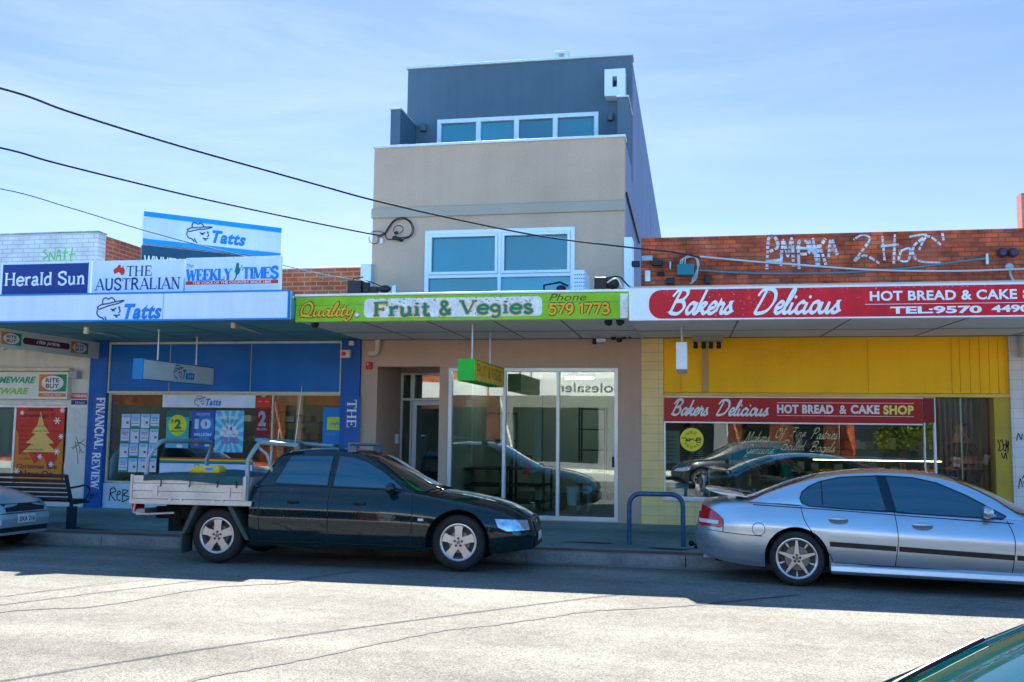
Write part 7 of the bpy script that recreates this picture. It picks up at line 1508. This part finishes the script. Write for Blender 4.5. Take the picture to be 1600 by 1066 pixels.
def skinned(name, V, E, rad, mat, parent, sub=2):
    me = bpy.data.meshes.new(name); me.from_pydata([Vector(v) for v in V], E, []); o = bpy.data.objects.new(name, me); COL.objects.link(o)
    bm = bmesh.new(); bm.from_mesh(me); L = bm.verts.layers.skin.verify(); bm.verts.ensure_lookup_table()
    for i, v in enumerate(bm.verts): v[L].radius = rad[i] if isinstance(rad[i], tuple) else (rad[i], rad[i]); v[L].use_root = (i == 0)
    bm.to_mesh(me); bm.free(); me.materials.append(mat)
    s = o.modifiers.new('skin', 'SKIN'); s.use_smooth_shade = True; s.branch_smoothing = .3
    u = o.modifiers.new('sub', 'SUBSURF'); u.levels = sub; u.render_levels = sub
    dg = bpy.context.evaluated_depsgraph_get(); m2 = bpy.data.meshes.new_from_object(o.evaluated_get(dg)); o.modifiers.clear(); o.data = m2
    m2.polygons.foreach_set('use_smooth', [True]*len(m2.polygons))
    if not m2.materials: m2.materials.append(mat)
    o.parent = parent
    return o
def person(label, loc, rz, sit=False, lean=0.0, hl=(.22, .22, .95), hr=(.22, -.22, .95), shirt=BLKC, pants=DENIM, hair=HAIRD, cap=None, tilt=.1, sleeve=.55):
    "faces local +x; hl / hr are the hands"
    t = thing('person', label, 'person', loc, rz)
    hz = .50 if sit else .93; d = Vector((math.sin(lean), 0, math.cos(lean))); pel = Vector((0, 0, hz)); sp = pel+d*.22; ch = pel+d*.43; nk = pel+d*.56
    hd = nk+Vector((math.sin(lean+tilt), 0, math.cos(lean+tilt)))*.12; tp = hd+Vector((math.sin(lean+tilt), 0, math.cos(lean+tilt)))*.10
    V = [pel, sp, ch, nk, hd, tp]; E = [(0, 1), (1, 2), (2, 3), (3, 4), (4, 5)]; Rr = [(.15, .115), (.135, .105), (.155, .11), .058, (.078, .092), (.07, .08)]
    arms = []; legs = []
    for s, h in ((1, Vector(hl)), (-1, Vector(hr))):
        sh = pel+d*.47+Vector((0, s*.175, 0)); m = (sh+h)/2; L = (h-sh).length; b = math.sqrt(max(.0, .29**2-(L/2)**2)) if L < .58 else 0
        el = m+Vector((-.6*b, s*.5*b, -.6*b)); i = len(V); V += [sh, el, h]; Rr += [.058, .042, .028]; E += [(2, i), (i, i+1), (i+1, i+2)]; arms.append((sh, el, h))
        dr = (h-el).normalized(); sd = dr.cross(UZ).normalized() if abs(dr.z) < .95 else Vector((1, 0, 0)); up = sd.cross(dr)
        pm = h+dr*.055; j = len(V); V.append(pm); Rr.append((.034, .018)); E.append((i+2, j))
        for k in range(4):
            o = sd*(.026-.0175*k); ln = (.066, .075, .07, .055)[k]; a = len(V); V += [pm+dr*.03+o, pm+dr*(.03+ln*.55)+o*1.1-up*.012, pm+dr*(.03+ln*.9)+o*1.1-up*.038]; Rr += [.0095, .0085, .007]; E += [(j, a), (a, a+1), (a+1, a+2)]
        a = len(V); V += [h+dr*.025+sd*.036, h+dr*.062+sd*.058-up*.012]; Rr += [.011, .0085]; E += [(i+2, a), (a, a+1)]
    for s in (1, -1):
        hp = pel+Vector((0, s*.09, -.03)); kn = Vector((.42, s*.11, .50)) if sit else Vector((.03, s*.11, .50)); an = Vector((.42, s*.11, .09)) if sit else Vector((-.01, s*.12, .09)); to = an+Vector((.15, s*.02, -.045))
        i = len(V); V += [hp, kn, an, to]; Rr += [.085, .055, .04, .038]; E += [(0, i), (i, i+1), (i+1, i+2), (i+2, i+3)]; legs.append((hp, kn, an))
    hx_ = Vector((math.cos(lean+tilt), 0, -math.sin(lean+tilt))); i = len(V); V += [hd+hx_*.085-Vector((0, 0, .0)), hd+hx_*.105-UZ*.018]; Rr += [.018, .014]; E += [(4, i), (i, i+1)]
    b = skinned('body', V, E, Rr, SKIN, t)
    V2 = [pel+d*.02, sp, ch, pel+d*.52]; E2 = [(0, 1), (1, 2), (2, 3)]; R2 = [(.175, .135), (.158, .125), (.178, .13), (.085, .08)]
    for sh, el, h in arms: i = len(V2); e2 = sh.lerp(el, .9) if sleeve < 1 else el; V2 += [sh, e2]; R2 += [.076, .062]; E2 += [(2, i), (i, i+1)]; 
    skinned('shirt', V2, E2, R2, shirt, t)
    V3 = [pel+UZ*.03]; E3 = []; R3 = [(.165, .13)]
    for hp, kn, an in legs: i = len(V3); V3 += [hp, kn, an+UZ*.03]; R3 += [.10, .072, .06]; E3 += [(0, i), (i, i+1), (i+1, i+2)]
    skinned('trousers', V3, E3, R3, pants, t)
    c = hd+Vector((math.sin(lean+tilt), 0, math.cos(lean+tilt)))*.045; mb = MB()
    if cap: mb.ball(c+UZ*.035-hx_*.008, .108, .094, .085, 16); mb.obox(c+hx_*.14+UZ*.025, .12, .13, .012, (0, lean+tilt, 0)); mb.build('cap', cap, t, local=True)
    mb = MB(); mb.ball(c-hx_*.024+UZ*.022, .094, .09, .098, 16); mb.build('hair', hair, t, local=True)
    mb = MB()
    for s in (1, -1): mb.ball(hd+hx_*.083+Vector((0, s*.032, .022)), .010, .014, .008, 8)
    mb.build('eye', HAIRD, t, local=True)
    mb = MB(); mb.obox(hd+hx_*.088-UZ*.045, .012, .045, .010, (0, lean+tilt, 0)); mb.build('mouth', M('lips', (.32, .10, .09), .5) if 'lips' not in MATS else MATS['lips'], t, local=True)
    mb = MB()
    for s in (1, -1): mb.ball(hd+Vector((-.005, s*.086, .01)), .018, .009, .03, 8)
    mb.build('ear', SKIN, t, local=True)
    return t
Z0 = .205
def pp(px, Y): return (at(px, 700, Y).x, Y, Z0)
person('person in a dark cap and slate shirt standing inside the bakery window', pp(1150, 17.75), R(8), lean=.12, hl=(.34, .14, 1.0), hr=(.30, -.2, .92), shirt=CHEF, cap=BLKC, tilt=.2)
person('person in a black and white striped top bending behind the yellow sticker', pp(1094, 17.9), R(-150), lean=.35, hl=(.45, .2, .85), hr=(.42, -.2, .9), shirt=STRIPE, pants=BLKC, hair=HAIRD)
person('person in a bright teal shirt seated facing the cafe table', pp(1236, 17.75), R(180), True, lean=.22, hl=(.42, .12, .78), hr=(.42, -.12, .78), shirt=TEALC, hair=HAIRD)
person('person in a teal shirt leaning over behind the seated diner', pp(1202, 18.3), R(-20), lean=.40, hl=(.5, .1, .95), hr=(.48, -.12, .93), shirt=TEALC, pants=BLKC, hair=HAIRB)
person('person in a pale blue shirt seated low beside the brown counter', pp(1136, 18.6), R(10), True, lean=.1, hl=(.3, .15, .75), hr=(.3, -.15, .75), shirt=SKYC, hair=HAIRB)
person('person in dark clothes holding white paper behind the strip curtain', pp(1484, 17.25), R(-35), lean=.18, hl=(.40, .0, 1.14), hr=(.38, -.1, 1.12), shirt=BLKC, pants=BLKC, hair=HAIRB, tilt=.3)
person('person in black with dark hair deeper behind the strip curtain', pp(1512, 17.55), R(-160), lean=.10, hl=(.3, .1, 1.2), hr=(.25, -.2, 1.0), shirt=BLKC, pants=DENIM, hair=HAIRD)
mb = MB(); p = at(1495, 722, 16.98); mb.obox(p, .12, .02, .16, (0, .1, .2)); fit('paper_bag', 'white paper bag held up behind the strip curtain', mb, PRW, 'bag', bevel=.006)
mb = MB(); p = at(1541, 718, 17.2); mb.obox(p, .09, .03, .16, (0, .3, 0)); fit('paper_bag', 'small white paper bag near the jamb side of the strip curtain', mb, PRW, 'bag', bevel=.006)
# ---------------------------------------------------------------- overhead wires: each hangs in the upright plane between its two ends
CABLE = M('cable_black', (.02, .028, .03), .6); CABLEW = M('cable_pale', (.48, .52, .55), .6); CABLET = M('cable_teal', (.10, .20, .24), .6)
POLE = Vector((-14.0, .8))
def cable(name, label, px, A, B, rad, mat, first=None):
    "px: points of the photograph; A, B: plan ends"
    A = Vector(A[:2]); B = Vector(B[:2]); pts = [Vector(first)] if first else []
    for x, y in px:
        d = ray(x, y); k = d.x/d.y; s = (k*A.y-A.x)/((B.x-A.x)-k*(B.y-A.y)); Y = A.y+(B.y-A.y)*s; tt = Y/d.y; pts.append(Vector((d.x*tt, Y, CAMZ+d.z*tt)))
    if first: pts = [pts[0].lerp(pts[1], k/7)-UZ*(.25*math.sin(math.pi*k/7)) for k in range(7)]+pts[1:]
    mb = MB(); mb.tube(spline(pts, 8), rad, 6)
    return mb.build(name, mat, label=label, cat='cable', group='overhead cables')
e1 = at(1092, 402, YF-.12); e2 = at(592, 368, YF-.08); e3 = at(556, 438, YF-.8)
cable('power_cable', 'uppermost thick black cable sloping across the sky to the bakery brickwork', [(0, 138), (100, 172), (200, 204), (300, 234), (400, 262), (500, 290), (580, 312), (700, 340), (850, 370), (985, 387), (1050, 394), (1092, 402)], POLE, e1, .014, CABLE, (-14, .8, 6.3))
cable('power_cable', 'lower thick black cable ending at the coiled service loop', [(0, 231), (80, 253), (200, 283), (300, 307), (400, 329), (500, 350), (560, 362), (592, 368)], POLE, e2, .015, CABLE, (-14, .8, 5.7))
cable('phone_cable', 'thin grey cable dropping behind the rooftop board to the canopy', [(0, 295), (110, 325), (225, 360), (330, 388), (440, 414), (500, 428), (556, 438)], (-14, 3.0), e3, .009, CABLET, (-14, 3.0, 5.0))
mb = MB(); mb.tube(spline([at(x, y, YF-.12) for x, y in ((1094, 401), (1170, 408), (1250, 414), (1330, 420), (1400, 423), (1500, 423.5), (1580, 421), (1680, 417))], 8), .016, 6); mb.build('wall_cable', CABLEW, label='pale cable strung along the bakery brickwork to the alarm bells', cat='cable', group='cables on the bakery brickwork')
mb = MB(); mb.tube(spline([at(x, y, YF-.06) for x, y in ((1086, 422), (1160, 426.5), (1240, 427.5), (1330, 425.5), (1420, 419), (1490, 410), (1540, 404))], 8), .017, 6); mb.build('wall_cable', CABLET, label='dark sagging cable along the bakery brickwork to the upright bracket', cat='cable', group='cables on the bakery brickwork')
t = thing('power_pole', 'timber power pole on the near footpath carrying the overhead cables', 'power pole', (-14, .8, .1))
mb = MB(); mb.tube([(-14, .8, 0), (-14, .8, 8.5)], [.16, .11], 12); mb.build('pole_shaft', M('pole_timber', (.16, .12, .09), .9, var=.3), t)
mb = MB(); mb.box(-15.0, -13.0, .74, .86, 7.9, 8.02); mb.build('crossarm', MATS['pole_timber'], t)
# ---------------------------------------------------------------- the other side of the street, seen only mirrored in the glass
OW = M('opposite_white', (.80, .78, .72), .7, var=.1); OD = M('opposite_window', (.02, .03, .035), .08, spec=.8)
for lb, x0, x1, h, wall_, words in (('white fronted shop with a grey banner fascia across the street', -7.5, 1.2, 5.0, OW, 'Wholesaler'), ('orange brick shop with a white fascia across the street', -17, -7.55, 4.6, OBRICK, 'EYESIGHT OPTICAL'), ('long dark brick shop row farther along the street opposite', -60, -17.05, 4.8, RBRICK, ''), ('far dark brick shop row behind the street trees opposite', 5.25, 45, 4.2, RBRICK, ''), ('low orange brick shop at the end of the row across the street', 1.25, 5.2, 4.3, OBRICK, '')):
    t = thing('opposite_shop', lb, 'shop', ((x0+x1)/2, -4, .13)); yo = -3.4
    walls(MB(), x0, x1, 0, h, yo-.25, yo, [(x0+.5, (x0+x1)/2-.5, .5, 2.6), ((x0+x1)/2+.4, x1-.5, .3, 2.6)]).build('wall', wall_, t)
    MB().box(x0+.5, (x0+x1)/2-.5, yo-.2, yo-.15, .5, 2.6).build('window', OD, t); MB().box((x0+x1)/2+.4, x1-.5, yo-.2, yo-.15, .3, 2.6).build('window', OD, t)
    MB().box(x0, x1, yo-6, yo-.26, h-.7, h-.6).build('roof', DARK, t)
    if x0 > 5: continue
    MB().box(x0+.02, x1-.02, yo+.001, -1.3, 3.05, 3.12).build('awning', OW, t); MB().box(x0+.02, x1-.02, -1.3, -1.22, 3.0, 3.62).build('fascia', OW, t)
    if words: MB().text(words, Vector((x0+3.6 if words[0] == 'W' else x0+3, -1.21, 3.13)) + UX*(2.0), 3.0, .34, -UX, UZ).build('lettering', INKB if words[0] == 'W' else TB, t, smooth=0)
def leafy(label, x, y, h, crown, mat, n, seed):
    r2 = random.Random(seed); t = thing('street_tree', label, 'tree', (x, y, .1)); mb = MB()
    mb.tube([(x, y, .05), (x+.05, y, h*.3), (x-.03, y+.05, h*.55)], [.13, .10, .06], 8)
    for k in range(6): a = k*1.05; mb.tube([(x, y, h*.35+.08*k), (x+crown*.4*math.cos(a), y+crown*.4*math.sin(a), h*.6+.1*k), (x+crown*.8*math.cos(a), y+crown*.8*math.sin(a), h*.75+.1*k)], [.05, .035, .012], 6)
    mb.build('trunk', MATS['pole_timber'], t); mb = MB(); cs = [(r2.gauss(0, crown*.45), r2.gauss(0, crown*.45), h*.68+r2.gauss(0, h*.12), r2.uniform(.3, .6)) for _ in range(26)]
    for k in range(n):
        c = r2.choice(cs); d = Vector((r2.gauss(0, 1), r2.gauss(0, 1), r2.gauss(0, 1))).normalized()*c[3]*r2.random()**.4; p = Vector((x+c[0], y+c[1], c[2]))+d
        a = Vector((r2.gauss(0, 1), r2.gauss(0, 1), r2.gauss(0, .6))).normalized(); b = a.orthogonal().normalized(); s_ = r2.uniform(.05, .10); mb.quad(p-a*s_, p+b*s_*.5, p+a*s_, p-b*s_*.5)
    mb.raw = 1; mb.build('crown', mat, t, smooth=0); return t
LEAF = M('leaf_lime', (.13, .17, .02), .6, var=.35, vs=3)
leafy('yellow green street tree across the street beyond the brick shop', 7.0, -1.6, 2.9, 1.15, LEAF, 5600, 4)
leafy('smaller dull green street tree across the street', 10.5, -2.6, 4.0, 1.2, M('leaf_dull', (.06, .10, .03), .6, var=.3), 3600, 8)
